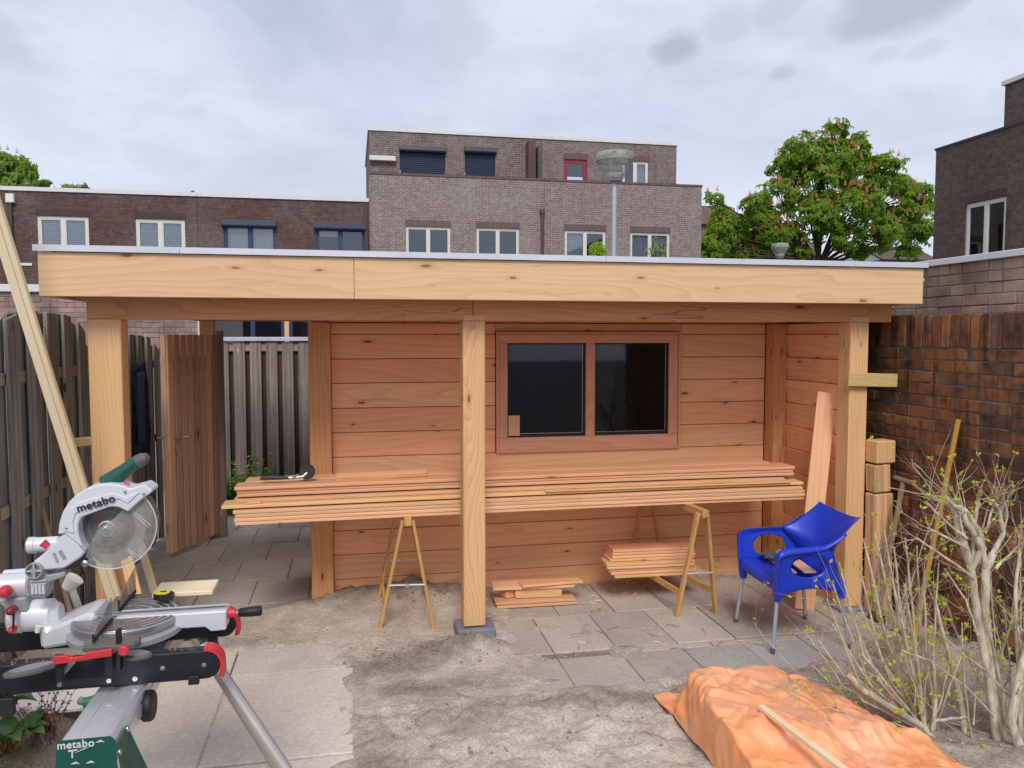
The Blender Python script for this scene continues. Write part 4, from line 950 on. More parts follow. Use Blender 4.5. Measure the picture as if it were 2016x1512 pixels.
tree('leafy_tree', 'wispy tree top above the left roof, third from the left', [(145, 374, 18), (164, 368, 13), (125, 372, 14), (200, 378, 6)], 50, 145, 'tree_leaf', None, 0, .7, .22, 14, 1, 'trees behind the left terrace')
tree('leafy_tree', 'tiny treetop peeking over the roof joint of the left houses', [(378, 386, 10), (381, 380, 6)], 50, 379, 'tree_leaf', None, 0, 1.2, .18, 15, .5, 'trees behind the left terrace')
random.seed(21)
def bush(name, label, px, py, rp, Y, mat, lsz, n, cat='bush', tall=1.0, stems=True):
    c = U(px, py, Y=Y); r = rp/F*(c-CAM).dot(FW); t = thing(name, label, cat, (c.x, Y, 0)); b = B()
    for _ in range(6):
        d = rvec(); b.tube([(c.x, Y, -.05), (c.x+d.x*r*.3, Y, c.z-r), (c.x+d.x*r*.7, Y+d.y*r*.5, c.z+r*tall*ru(.2, .9))], [.03, .02, .006], 6)
    part('stem', b, 'trunk_bark', t)
    b = B()
    for _ in range(n):
        d = rvec(); rr = r*ru(.1, 1)**.5; p = c+Vector((d.x*rr, d.y*rr, d.z*rr*tall)); leaf(b, p, rvec()+Vector((0, 0, .3)), rvec(), lsz*ru(.6, 1.2), lsz*.55, ru(.1, 1))
    part('foliage', b, mat, t, fix=False)['kind'] = 'stuff'
bush('clipped_bush', 'bright yellow-green bush top poking above the garden house roof', 1177, 497, 19, 13.0, 'topiary_leaf', .05, 700)
bush('wispy_shrub', 'wispy pale green shoots above the roof right of the lamp pole', 1293, 500, 22, 13.4, 'topiary_leaf', .06, 90, 'shrub', 1.6)

# ------------------------------------------------------------------ trestles and timber
def trestle(label, nl, nr, fl, fr_, ztop, nt_, ft):
    """near-left/right feet, far-left/right feet, near and far ends of the top bar"""
    t = thing('trestle', label, 'trestle', ((nl[0]+fr_[0])/2, (nl[1]+fr_[1])/2, 0), 'trestles carrying the plank stack')
    a, c = Vector(nt_), Vector(ft); d = (c-a).normalized(); s = d.cross(Vector((0, 0, 1))); s = Vector((s.x, s.y, 0)).normalized()
    plank('top_bar', t, a, c, .05, .055, (0, 0, 1), 'trestle_wood')
    for foot, end, sg in ((nl, a+d*.05, -1), (nr, a+d*.05, 1), (fl, c-d*.05, -1), (fr_, c-d*.05, 1)):
        f = Vector((*foot, 0.0)); e = end+s*sg*.036+Vector((0, 0, .0)); plank('leg', t, f, e, .042, .022, s, 'trestle_wood')
    for sg, p, q in ((-1, nl, fl), (1, nr, fr_)):
        for k in (.22,):
            p3 = Vector((*p, 0)).lerp(a+s*sg*.03, k); q3 = Vector((*q, 0)).lerp(c+s*sg*.03, k); plank('side_rail', t, p3, q3, .045, .018, s, 'trestle_wood')
    for p, q, e in ((nl, nr, a), (fl, fr_, c)):
        k = .42; p3 = Vector((*p, 0)).lerp(e-s*.03, k); q3 = Vector((*q, 0)).lerp(e+s*.03, k)
        b = B(); b.tube([p3, q3], .007, 8); b.tube([p3.lerp(q3, .5)-Vector((0, 0, .012)), p3.lerp(q3, .5)+Vector((0, 0, .006))], .014, 8); part('strut', b, 'galvanized', t)
    return t
zt_ = .785
trestle('yellowish wooden trestle under the left part of the plank stack', (.165, 5.49), (.535, 5.44), (.17, 6.06), (.55, 6.02), zt_, (.362, 5.40, .775), (.365, 6.08, .775))
trestle('wooden trestle near the blue chair under the right part of the plank stack', (2.31, 5.35), (2.61, 5.335), (2.20, 6.13), (2.52, 6.10), zt_, (2.47, 5.22, .775), (2.37, 6.17, .775))
# main stack: nine layers of facing boards, front row and rear row
def ordn(i): return ['topmost', 'second', 'third', 'fourth', 'fifth', 'sixth', 'seventh', 'eighth', 'ninth', 'tenth'][i]
z = .803; lay = []; random.seed(77)
Ls = [(462, 1587), (460, 1588), (462, 1584), (458, 1580), (436, 1582), (466, 1545), (468, 1562), (466, 1560), (462, 1565)]
for k in range(9):
    yf = [5.455, 5.45, 5.46, 5.47, 5.50, 5.56, 5.60, 5.61, 5.60][k] + .0
    x0 = U(Ls[k][0], 1000, Y=yf).x; x1 = U(Ls[k][1], 960, Y=yf).x
    th = .0205; gap = .0035+(.008 if k in (3, 5) else 0); bow = .008
    mat = 'plank_pale_wood' if k in (4,) else 'plank_wood'
    for row, y0 in (('front', yf), ('rear', yf+.205)):
        if row == 'rear' and k == 8: pass
        xx0, xx1 = (x0, x1) if row == 'front' else (x0+ru(.0, .06), x1-ru(0, .12))
        # gently sagging board: bent mesh along local X
        l = xx1-xx0; b = B(); n = 12; m = Matrix.Translation(((xx0+xx1)/2, y0+.095, z+th/2))
        sag = [(-.022*math.cos(math.pi*(i/n)*1.0)**2*0 - .018*((i/n-.62)**2)*4*.35) for i in range(n+1)]
        vs = []
        for i in range(n+1):
            xo = -l/2+l*i/n
            for yy, zz in ((-.095, -th/2), (.095, -th/2), (.095, th/2), (-.089, th/2), (-.095, th/2-.006)): vs.append((xo, yy, zz+sag[i]))
        fs = [(i*5+q, (i+1)*5+q, (i+1)*5+(q+1) % 5, i*5+(q+1) % 5) for i in range(n) for q in range(5)] + [(0, 1, 2, 3, 4), tuple(n*5+q for q in (4, 3, 2, 1, 0))]
        b.add(vs, fs); o = link('plank', b.mesh('plank'), mat, None, m @ Matrix.Rotation(ru(-.002, .002), 4, 'Z'))
        tag(o, ('pale long plank sticking out furthest left, %s from top of front row on the trestles' if k == 4 else 'reddish facing plank, %s from top of the %s row on the trestles' % ('%s', row)) % ordn(8-k) if not (k == 4 and row == 'rear') else 'pale facing plank, fifth from top of the rear row on the trestles', 'plank', 'planks stacked on the trestles')
    z += th+gap
ztop = z
p = U(662, 941, Y=5.75); q = U(838, 932, Y=5.78)
tag(plank('short_board', None, (p.x, 5.72, ztop+.012), (q.x, 5.72, ztop+.022), .06, .032, (0, -.3, 1), 'plank_wood'), 'short reddish board lying on top of the plank stack near the left wall post', 'board')
p = U(498, 987, Y=5.49)
tag(plank('offcut', None, (p.x-.045, 5.535, .9215+.006), (p.x+.05, 5.535, .9215+.006), .05, .012, (0, 0, 1), 'plank_wood'), 'tiny wood offcut on the left end of the pale protruding plank', 'offcut')
p = U(1080, 960, Y=5.5)
for (a, c, lab) in ((1075, 1560, 'thin pale batten on the front edge of the stack, right half'),):
    a_, c_ = U(a, 957, Y=5.47), U(c, 950, Y=5.47); tag(plank('batten', None, (a_.x, 5.50, .9215+.011), (c_.x, 5.50, .9215+.008), .04, .011, (0, 0, 1), 'plank_pale_wood'), lab, 'batten')
# dark round-headed tool on the stack
dc = U(605, 937, Y=5.70); dh = U(498, 946, Y=5.70)
t = thing('disc_tool', 'dark tool with round disc head and long handle lying on the plank stack', 'tool', (dc.x, 5.7, ztop))
b = B(); b.lathe([(.02, -.012), (.05, -.012), (.055, -.006), (.055, .006), (.05, .012), (.02, .012)], (dc.x, 5.70, ztop+.062), 'y', 28); part('disc', b, 'dark_tool', t, smooth=True)
b = B(); b.tube([(dh.x+.05, 5.69, ztop+.022), (dh.x+.08, 5.69, ztop+.030), (dh.x+.18, 5.69, ztop+.028), (dh.x+.24, 5.69, ztop+.024)], [.010, .016, .015, .010], 12); part('handle', b, 'dark_tool', t, smooth=True)
b = B(); b.tube([(dh.x+.24, 5.69, ztop+.024), (dc.x-.03, 5.69, ztop+.03), (dc.x, 5.70, ztop+.055)], [.009, .01, .014], 8); b.tube([(dh.x+.24, 5.66, ztop+.014), (dc.x-.06, 5.68, ztop+.05)], .004, 6); part('bracket', b, 'cast_alu', t)
# little pile by the middle post
zz = .0; gp = 'small pile of boards beside the middle post'
lb = [((970, 1196), (1158, 1188), .19, 0), ((967, 1186), (1156, 1172), .19, 1)]
c = U(1060, 1196, Z=0)
for k, (dx, wd, lab) in enumerate(((.0, .60, 'reddish board at the very bottom of the small pile by the middle post'), (-.01, .60, 'reddish board second from the bottom of the small pile by the middle post'))):
    tag(plank('short_board', None, (c.x-.31+dx, c.y+.12, .012+k*.026), (c.x+.31+dx, c.y+.10, .012+k*.026), .19, .021, (0, 0, 1), 'plank_wood'), lab, 'board', gp)
tag(plank('wood_block', None, (c.x-.16, c.y+.11, .052+.035), (c.x+.20, c.y+.09, .052+.035), .07, .068, (0, 0, 1), 'plank_pale_wood'), 'pale squared block in the middle of the small pile by the middle post', 'wood block', gp)
tag(plank('wood_block', None, (c.x-.23, c.y+.20, .052+.03), (c.x-.19, c.y+.10, .052+.03), .09, .055, (0, 0, 1), 'plank_wood'), 'small dark end block at the left of the small pile by the middle post', 'wood block', gp)
tag(plank('short_board', None, (c.x-.33, c.y+.16, .138), (c.x+.30, c.y+.13, .134), .19, .021, (0, .0, 1), 'plank_wood'), 'reddish board on top of the small pile by the middle post', 'board', gp)
tag(plank('short_board', None, (c.x-.12, c.y+.08, .158), (c.x+.36, c.y+.10, .158), .12, .018, (0, .05, 1), 'plank_wood'), 'narrow pale board lying crosswise on top of the small pile', 'board', gp)
# stack on the trestle rails
gp = 'short boards stacked under the right trestle'
x0_, x1_ = 1.925, 2.625
z = .195; spec = [(.03, .05, -.01, 'plank_pale_wood'), (.005, -.01, 0, 'plank_wood'), (-.005, -.01, .01, 'plank_wood'), (-.025, -.02, .0, 'plank_wood'), (-.03, -.02, .0, 'plank_pale_wood'), (.01, -.005, .03, 'plank_wood'), (.03, .0, .03, 'plank_wood'), (.035, -.0, .04, 'plank_wood'), (.04, -.01, .04, 'plank_wood')]
for k, (a, c_, dy, mt) in enumerate(spec):
    tag(plank('short_board', None, (x0_+a, 5.80+dy*1.5, z+.010), (x1_+c_, 5.77+dy*1.5, z+.010), .19, .0195, (0, 0, 1), mt), 'short board, %s from the top of the pile under the right trestle' % ordn(8-k), 'board', gp); z += .0225
# leaning plank behind the chair and stacked blocks right of the right post
tag(plank('leaning_plank', None, U(1583, 1200, Z=.0), U(1628, 773, X=3.585), .145, .022, (-.25, -1, .1), 'plank_wood'), 'long reddish plank leaning against the side wall behind the blue chair', 'plank')
gp = 'timber pieces stacked upright beside the right post'
for (a, c_, wd, dp, lab, mt) in (((1728, 1195), (1731, 970), .17, .10, 'tall timber piece standing at the bottom beside the right post', 'block_wood'), ((1729, 967), (1728, 913), .135, .11, 'worn middle timber block between two others beside the right post', 'block_wood'), ((1733, 910), (1734, 866), .16, .13, 'pale timber block on top of the upright pieces beside the right post', 'post_wood')):
    p, q = U(*a, Y=5.13), U(*c_, Y=5.13)
    if a[1] > 1100: p.z = .0
    tag(plank('timber_block', None, p, q, wd, dp, (0.05, -1, 0), mt, .008), lab, 'timber block', gp)

# ------------------------------------------------------------------ blue chair
CH_ = thing('armchair', 'blue plastic armchair with silver legs holding gloves and wood scraps', 'chair', (2.95, 4.85, 0))
# local frame: +x forward (towards -X world), y across, z up
cth = math.atan2(-(2.677-2.704), (5.135-4.582))*0 + R(180-2.5)
cm = Matrix.Rotation(cth, 4, 'Z'); cm.translation = (2.915, 4.848, 0)
def cl(x, y, z): return cm @ Vector((x, y, z))
hx, hy = .245, .265
def seat_z(x): return .475 - .028*math.exp(-((x+.02)/.16)**2) + (.0 if x < .2 else -.6*(x-.2)**2)
b = B()
# seat + back as one ribbon: v runs from front edge to top of back
prof = [(.236, .405), (.243, .435), (.234, .463), (.205, .472), (.12, .460), (0, .450), (-.11, .450), (-.20, .462)]
def seat(u, v):
    k = v*(len(prof)-1); i = min(int(k), len(prof)-2); f = k-i; x = prof[i][0]*(1-f)+prof[i+1][0]*f; z = prof[i][1]*(1-f)+prof[i+1][1]*f
    s = u*2-1; z -= (1-abs(s)**2)*.018*sstep(.1, .4, v); x += .012*(1-s*s)*(1-sstep(0, .3, v))
    return Vector((x, s*.262, z))
b.grid(seat, 20, 28)
def spl(P, v):
    k = v*(len(P)-1); i = min(int(k), len(P)-2); f = k-i; q = [P[max(i-1, 0)], P[i], P[i+1], P[min(i+2, len(P)-1)]]
    return [.5*((2*q[1][j])+(-q[0][j]+q[2][j])*f+(2*q[0][j]-5*q[1][j]+4*q[2][j]-q[3][j])*f*f+(-q[0][j]+3*q[1][j]-3*q[2][j]+q[3][j])*f**3) for j in range(len(P[0]))]
# wing edge (x, z, half width) and centre line (x, z) of the back rest
EDG = [(-.20, .462, .262), (-.185, .54, .266), (-.13, .625, .270), (-.085, .682, .274), (-.16, .715, .268), (-.235, .765, .258), (-.30, .815, .250), (-.355, .862, .248)]
CEN = [(-.20, .444), (-.232, .49), (-.252, .54), (-.272, .60), (-.296, .665), (-.322, .725), (-.352, .785), (-.385, .832)]
def backr(u, v):
    s = u*2-1; e = spl(EDG, v); c = spl(CEN, v); k = abs(s)**2.6; a = math.sin(s*math.pi/2) if False else s
    return Vector((c[0]*(1-k)+e[0]*k, a*e[2], c[1]*(1-k)+e[1]*k))
b.grid(backr, 44, 44)
# side panels with an oval opening
def side(sg):
    cxo, czo, ax_, az_ = .015, .557, .125, .076
    out = [(.240, .40), (.247, .46), (.248, .53), (.246, .60), (.240, .648), (.220, .668), (.17, .674), (.10, .676), (.0, .679), (-.06, .682), (-.09, .684), (-.14, .645), (-.17, .58), (-.195, .52), (-.215, .47), (-.250, .40), (-.256, .365), (-.235, .352), (-.15, .385), (-.05, .405), (.05, .405), (.14, .39), (.195, .36), (.234, .345)]
    # resample outline by arc length
    P = [Vector(p) for p in out]; P.append(P[0]); Ls_ = [0]
    for i in range(len(P)-1): Ls_.append(Ls_[-1]+(P[i+1]-P[i]).length)
    n = 72; o2 = []
    for k in range(n):
        s = Ls_[-1]*k/n; i = max(j for j in range(len(P)-1) if Ls_[j] <= s); o2.append(P[i].lerp(P[i+1], (s-Ls_[i])/(Ls_[i+1]-Ls_[i])))
    rings = 7; vs = []
    for r in range(rings+1):
        f = r/rings
        for p in o2:
            an = math.atan2((p.y-czo)/az_, (p.x-cxo)/ax_); e = Vector((cxo+ax_*math.cos(an), czo+az_*math.sin(an))); q = e.lerp(p, f)
            y = .262 + .022*sstep(.45, .66, q.y) - .012*sstep(.62, .69, q.y)**2 + .006*math.sin((1-f)*math.pi)
            y += -.02*sstep(-.15, -.25, q.x)
            vs.append(Vector((q.x, sg*y, q.y)))
    fs = [(r*n+k, r*n+(k+1) % n, (r+1)*n+(k+1) % n, (r+1)*n+k) for r in range(rings) for k in range(n)]
    b.add(vs, fs)
    # rounded arm top rolling outwards
    arm = [(.242, .645), (.222, .668), (.17, .676), (.08, .678), (-.02, .681), (-.085, .684), (-.16, .717), (-.235, .767)]
    def g(u, v):
        k = u*(len(arm)-1); i = min(int(k), len(arm)-2); f = k-i; x = arm[i][0]*(1-f)+arm[i+1][0]*f; z = arm[i][1]*(1-f)+arm[i+1][1]*f
        an = v*math.pi*.55; rr = .040*(1-.6*u); return Vector((x, sg*(.272+rr*math.sin(an)), z-rr*(1-math.cos(an))*.9+.002))
    b.grid(g, 26, 6)
    # front edge flange
    fl = [(.236, .345), (.244, .40), (.250, .46), (.252, .53), (.249, .60), (.241, .648)]
    def g2(u, v):
        k = u*(len(fl)-1); i = min(int(k), len(fl)-2); f = k-i; x = fl[i][0]*(1-f)+fl[i+1][0]*f; z = fl[i][1]*(1-f)+fl[i+1][1]*f
        return Vector((x+.002-.012*v*v, sg*(.262+.022*sstep(.45, .66, z)+(v-.35)*.05), z))
    b.grid(g2, 16, 4)
    for x0 in (.218, -.235):
        b.tube([(x0, sg*.248, .335), (x0, sg*.25, .40), (x0, sg*.24, .45)], [.021, .024, .02], 14)
side(1); side(-1)
b.v = [tuple(cm @ Vector(p)) for p in b.v]
sh = part('shell', b, 'chair_plastic', CH_, smooth=True, fix=True)
md = sh.modifiers.new('solid', 'SOLIDIFY'); md.thickness = .006; md.offset = 0
for sx in (1, -1):
    for sy in (1, -1):
        b = B(); p0 = cl(.218 if sx > 0 else -.235, sy*.248, .37); p1 = cl(sx*(.255 if sx > 0 else .275), sy*.275, .012)
        b.tube([p1, p0], .0125, 16); lg = part('leg', b, 'leg_tube' if False else 'galvanized', CH_, smooth=True)
        b = B(); b.tube([p1-Vector((0, 0, .012)), p1+Vector((0, 0, .02))], .0145, 14); part('foot_cap', b, 'grip_grey', lg, smooth=True)
gp = 'wood scraps on the blue chair'
tag(plank('wood_scrap', None, cl(.02, -.20, .478), cl(.05, .12, .470), .07, .012, (0, 0, 1), 'plank_wood'), 'reddish wood scrap on the chair seat under the gloves', 'wood scrap', gp)
tag(plank('wood_scrap', None, cl(-.10, -.22, .487), cl(-.06, .16, .480), .085, .012, (0, 0, 1), 'plank_wood'), 'reddish wood scrap at the back of the chair seat', 'wood scrap', gp)
def glove(label, p, d, mat, cuff):
    t = thing('work_glove', label, 'glove', p, 'work gloves on the chair'); p = Vector(p); d = Vector(d).normalized(); s = d.cross(Vector((0, 0, 1))).normalized(); b = B(); n = Vector((0, 0, 1))
    def blob(q, r, sq, l=1.0):
        vs = []
        for i in range(7):
            th = math.pi*i/6
            for j in range(12): a = 2*math.pi*j/12; vs.append(q+d*r*l*math.cos(th)+s*r*math.sin(th)*math.cos(a)+n*r*sq*math.sin(th)*math.sin(a))
        b.add(vs, [(i*12+j, i*12+(j+1) % 12, (i+1)*12+(j+1) % 12, (i+1)*12+j) for i in range(6) for j in range(12)])
    blob(p, .045, .5, 1.3)
    for k, (o, l) in enumerate(((-.036, .065), (-.012, .08), (.013, .076), (.036, .06))): b.tube([p+d*.03+s*o, p+d*(.05+l*.45)+s*o*1.2+n*.014, p+d*(.045+l)+s*o*1.3-n*.004], [.014, .0135, .009], 9)
    b.tube([p-d*.01-s*.035, p+d*.025-s*.065+n*.008, p+d*.055-s*.072], [.015, .013, .010], 9)
    part('hand', b, mat, t, smooth=True)
    b = B(); b.tube([p-d*.05, p-d*.075, p-d*.11], [.034, .032, .037], 14); part('cuff', b, cuff, t, smooth=True)
glove('dark grey work glove lying flat on the chair seat', cl(.02, -.135, .505), cm.to_3x3() @ Vector((.5, -.9, 0)), 'glove_grey', 'glove_grey')
glove('work glove with paler back crumpled on the chair seat', cl(-.045, -.10, .52), cm.to_3x3() @ Vector((-.8, -.5, -.25)), 'glove_grey', 'glove_pale')

# ------------------------------------------------------------------ tools against the wall
def rod(name, label, cat, pts, r, mat, extra=None, group=None):
    t = thing(name, label, cat, pts[0], group); b = B(); b.tube(pts, r, 14); part('shaft', b, mat, t, smooth=True); return t
p = U(1887, 826, X=3.90); q = U(1818, 1165, X=3.75); q2 = q + (q-p).normalized()*(q.z/(p.z-q.z)*(q-p).length)
t = rod('broom', 'yellow wooden broom handle leaning against the dark brick wall', 'broom', [q2, p], .017, 'handle_wood')
b = B(); b.box(q2.x-.05, q2.x+.05, q2.y-.16, q2.y+.16, .02, .06); part('brush_head', b, 'worn_handle_wood', t, bevel=.008)
b = B()
for i in range(220): xx, yy = q2.x+ru(-.04, .04), q2.y+ru(-.15, .15); b.tube([(xx, yy, .03), (xx+ru(-.01, .01), yy+ru(-.01, .01), -.01)], .0012, 4)
o = part('bristles', b, 'dark_rubber', t, fix=False)
p = U(1779, 946, X=3.88); q = U(1745, 1120, X=3.74); q2 = q + (q-p).normalized()*.32
t = rod('spade', 'worn T-handled spade leaning against the brick wall beside the timber blocks', 'spade', [q2, p], .019, 'worn_handle_wood')
b = B(); a = U(1760, 938, X=3.88); c = U(1800, 948, X=3.88); a = p+Vector((-.02, .075, .012)); c = p+Vector((.01, -.075, -.006)); b.tube([a, a.lerp(c, .08), c.lerp(a, .08), c], [.013, .018, .018, .013], 12); part('grip', b, 'worn_handle_wood', t, smooth=True)
b = B(); dn = (q2-p).normalized(); sd = Vector((0, 1, 0)); b.prism([(-.09, 0), (.09, 0), (.095, -.2), (.05, -.27), (0, -.29), (-.05, -.27), (-.095, -.2)], -.003, .003, lambda u, v, d: q2+sd*u-dn*v*1.0*(1)+Vector((d, 0, 0))); 
part('blade', b, 'dark_tool', t)

# ------------------------------------------------------------------ left side: leaning timbers, jacket
p0, p1 = U(222, 1168, Y=5.02), U(-12, 410, Y=4.6)
dd = (p1-p0).normalized(); p1 = p1+dd*.55; p0e = p0 - dd*(p0.z-.03)/dd.z; 
sdv = dd.cross(Vector((0, -1, 0))).normalized()
gp = 'pale timbers leaning at the left fence'
tag(plank('timber', None, p0e-sdv*.013, p1-sdv*.013, .042, .044, (0, -1, .1), 'pine_wood'), 'long pale pine timber leaning up past the top left of the frame', 'timber', gp)
tag(plank('timber', None, p0e+sdv*.023+Vector((0, .006, 0)), p1+sdv*.023+Vector((0, .006, 0)), .028, .044, (0, -1, .1), 'pine_wood'), 'narrower pine timber leaning flush beside the longest one', 'timber', gp)
p, q = U(300, 1152, Y=5.75), U(244, 960, Y=6.0); q2 = p-(q-p).normalized()*p.z/(q-p).normalized().z
tag(plank('timber', None, q2, q, .05, .03, (0, -1, .3), 'pine_wood'), 'short pale batten leaning just right of the left canopy post', 'timber', gp)
p, q = U(262, 1150, Y=5.08), U(238, 1050, Y=5.16); q2 = p-(q-p).normalized()*p.z/(q-p).normalized().z
tag(plank('timber', None, q2, q+(q-p)*.4, .07, .03, (0, -1, .3), 'plank_pale_wood'), 'short orange board leaning at the foot of the left canopy post', 'timber', gp)
p, q = U(118, 1130, Y=5.1), U(58, 905, Y=5.55); q2 = p+(p-q)*.35
rod('tool_handle', 'brown round tool handle leaning against the left fence', 'tool handle', [q2, q], .016, 'worn_handle_wood')
p, q = U(140, 871, Y=5.42), U(182, 868, Y=5.35); tag(plank('stay_batten', None, U(120, 874, X=-1.86), q, .055, .03, (0, -1, 0), 'brace_wood'), 'short horizontal batten tying the left canopy post to the fence', 'batten')
jb = B()
def jf(u, v):
    y = 7.46 + (u-.5)*(.30+.10*v)+.03*math.sin(v*5); z = 1.83 - v*.86 - .06*abs(u-.5)*2*(1-v); x = -1.86 + .035*math.sin(u*22+v*2)*(.3+.7*v) + .02*fbm(u*3, v*3, 0) + .07*math.sin(math.pi*u)
    return Vector((x, y, z))
jb.grid(jf, 40, 30)
def jf2(u, v):
    return Vector((-1.80+.03*math.sin(u*9)+.05*math.sin(math.pi*u), 7.30+(u-.5)*.13-.03*v, 1.74-v*.62))
jb.grid(jf2, 14, 20)
o = part('jacket', jb, 'jacket_cloth', smooth=True); md = o.modifiers.new('solid', 'SOLIDIFY'); md.thickness = .012
tag(o, 'dark navy jacket hanging on the fence behind the left canopy post', 'jacket')

# ------------------------------------------------------------------ mitre saw stand
random.seed(33)
ST = thing('saw_stand', 'green and silver folding mitre saw stand with black mounting arms and red end caps', 'saw stand', (-.8, 3.0, 0))
RX0, RX1 = -.869, -.713
b = B(); pr = [(0, -.085), (0, -.012), (.012, 0), (.05, 0), (.054, -.003), (.098, -.003), (.102, 0), (.144, 0), (.156, -.012), (.156, -.035), (.150, -.037), (.150, -.046), (.156, -.048), (.156, -.085)]
b.prism(pr, 2.505, 3.62, lambda u, v, d: Vector((RX0+u, d, .85+v))); part('rail', b, 'alu_rail', ST)
def marm(y0, xr, name='mounting_arm'):
    b = B(); b.prism([(xr+.0495*math.cos(R(-90+k*12)), .9025+.0495*math.sin(R(-90+k*12))) for k in range(16)]+[(-1.75, .952), (-1.75, .853)], y0, y0+.055, lambda u, v, d: Vector((u, d, v))); a = part(name, b, 'black_paint', ST, bevel=.003)
    # rounded nose
    b = B(); r1, r0 = .059, .050; P = []
    for k in range(9): an = R(95-k*12); P.append((r1*math.cos(an), r1*math.sin(an)))
    P += [(r1+.002, -.045), (r0-.006, -.045)]
    for k in range(8, -1, -1): an = R(95-k*12); P.append((r0*math.cos(an), r0*math.sin(an)))
    b.prism(P, y0-.004, y0+.06, lambda u, v, d: Vector((xr+u, d, .9025+v))); part('end_cap', b, 'saw_red', a)
    for dx in (.0, -.135, -.225) if y0 < 3 else (.0, -.13):
        b = B(); b.lathe([(.0085, -.004), (.0085, .0)], (xr-.004+dx, y0-.001, .905-(.03 if dx == -.225 else 0)), 'y', 14); b.lathe([(.0045, -.007), (.0045, -.003)], (xr-.004+dx, y0-.001, .905-(.03 if dx == -.225 else 0)), 'y', 6); part('bolt', b, 'steel', a)
    b = B(); b.box(xr-.055, xr-.020, y0-.018, y0-.001, .842, .872); b.box(xr-.052, xr-.045, y0-.022, y0-.018, .855, .866); part('clamp_block', b, 'dark_rubber', a, bevel=.002)
    b = B(); b.box(xr-.20, xr-.06, y0+.02, y0+.03, .9525, .9535); part('slot', b, 'letter_black', a)
marm(2.86, -.515); marm(3.255, U(470, 1240, Y=3.25).x-.06)
b = B(); q = U(18, 1392, Y=2.84); b.box(q.x-.06, q.x+.015, 2.835, 2.858, q.z-.03, q.z+.03); part('clamp_block', b, 'dark_rubber', ST, bevel=.003)
# near end plate and A-legs, green sheet metal
def endplate(y, tt=.004):
    b = B(); b.prism([(RX0-.004, .84), (RX0+.01, .853), (RX1-.012, .853), (RX1+.003, .84), (RX1+.003, .79), (RX1+.03, .55), (RX0-.03, .55), (RX0-.004, .79)], y, y+tt, lambda u, v, d: Vector((u, d, v))); return part('end_plate', b, 'saw_green', ST)
ep = endplate(2.495)
for sg, xx in ((-1, RX0), (1, RX1)):
    b = B(); p = [(xx, 2.50, .80), (xx, 2.66, .80), (xx+sg*.10, 2.75, .55), (xx+sg*.06, 2.47, .55)]
    if sg > 0: p = [(RX1+.004, 2.50, .82), (RX1+.006, 2.60, .835), (RX1+.085, 2.67, .55), (RX1+.05, 2.47, .55)]
    b.add(p+[tuple(Vector(k)+Vector((.003*sg, 0, 0))) for k in p], [(0, 1, 2, 3), (7, 6, 5, 4), (0, 4, 5, 1), (1, 5, 6, 2), (2, 6, 7, 3), (3, 7, 4, 0)]); part('side_plate', b, 'saw_green', ST)
    b = B(); b.tube([(xx+sg*.05, 2.56, .62), (xx+sg*.33, 2.35, -.0)], .0165, 14); part('leg', b, 'leg_tube', ST, smooth=True)
for y_, z_ in ((2.60, .822), (2.51, .795)):
    b = B(); b.lathe([(.010, .0), (.010, .006), (.006, .009)], (RX1+.006, y_, z_), 'x', 14); part('bolt', b, 'steel', ST)
b = B(); b.lathe([(.007, .0), (.007, .004)], (RX1+.02, 2.50, .69), 'x', 12); part('bolt', b, 'steel', ST)
# far end plate with legs, seen right of the saw
fx = U(410, 1265, Y=3.62)
b = B(); b.prism([(RX0, .85), (RX1, .85), (RX1+.06, .72), (RX0-.06, .72)], 3.60, 3.604, lambda u, v, d: Vector((u, d, v))); part('end_plate', b, 'saw_green', ST)
lp0, lp1 = U(432, 1322, Y=3.05), U(560, 1512, Y=2.94); dv = (lp1-lp0).normalized(); lend = lp1+dv*((lp1.z)/-dv.z)
b = B(); b.tube([lp0-dv*.12, lend], .0235, 18); part('leg', b, 'leg_tube', ST, smooth=True)
b = B(); b.tube([lend-dv*.06, lend], .027, 16); part('foot_cap', b, 'dark_rubber', ST, smooth=True)
b = B(); b.tube([(RX0+.02, 3.56, .80), (RX0-.34, 3.75, .0)], .0165, 14); part('leg', b, 'leg_tube', ST, smooth=True)
b = B(); b.tube([(RX1, 3.56, .80), (RX1+.34, 3.78, .0)], .0165, 14); part('leg', b, 'leg_tube', ST, smooth=True)
b = B(); q = U(410, 1262, Y=3.58); b.prism([(q.x-.03, q.z+.03), (q.x+.03, q.z+.02), (q.x+.05, q.z-.06), (q.x-.01, q.z-.06)], 3.57, 3.60, lambda u, v, d: Vector((u, d, v))); part('side_plate', b, 'saw_green', ST)
# dark wheel / grip under the rail
b = B(); b.lathe([(.045, 0), (.052, .008), (.052, .03), (.045, .038)], (RX1-.01, 2.86, .775), 'x', 28); part('wheel', b, 'dark_rubber', ST, smooth=True)
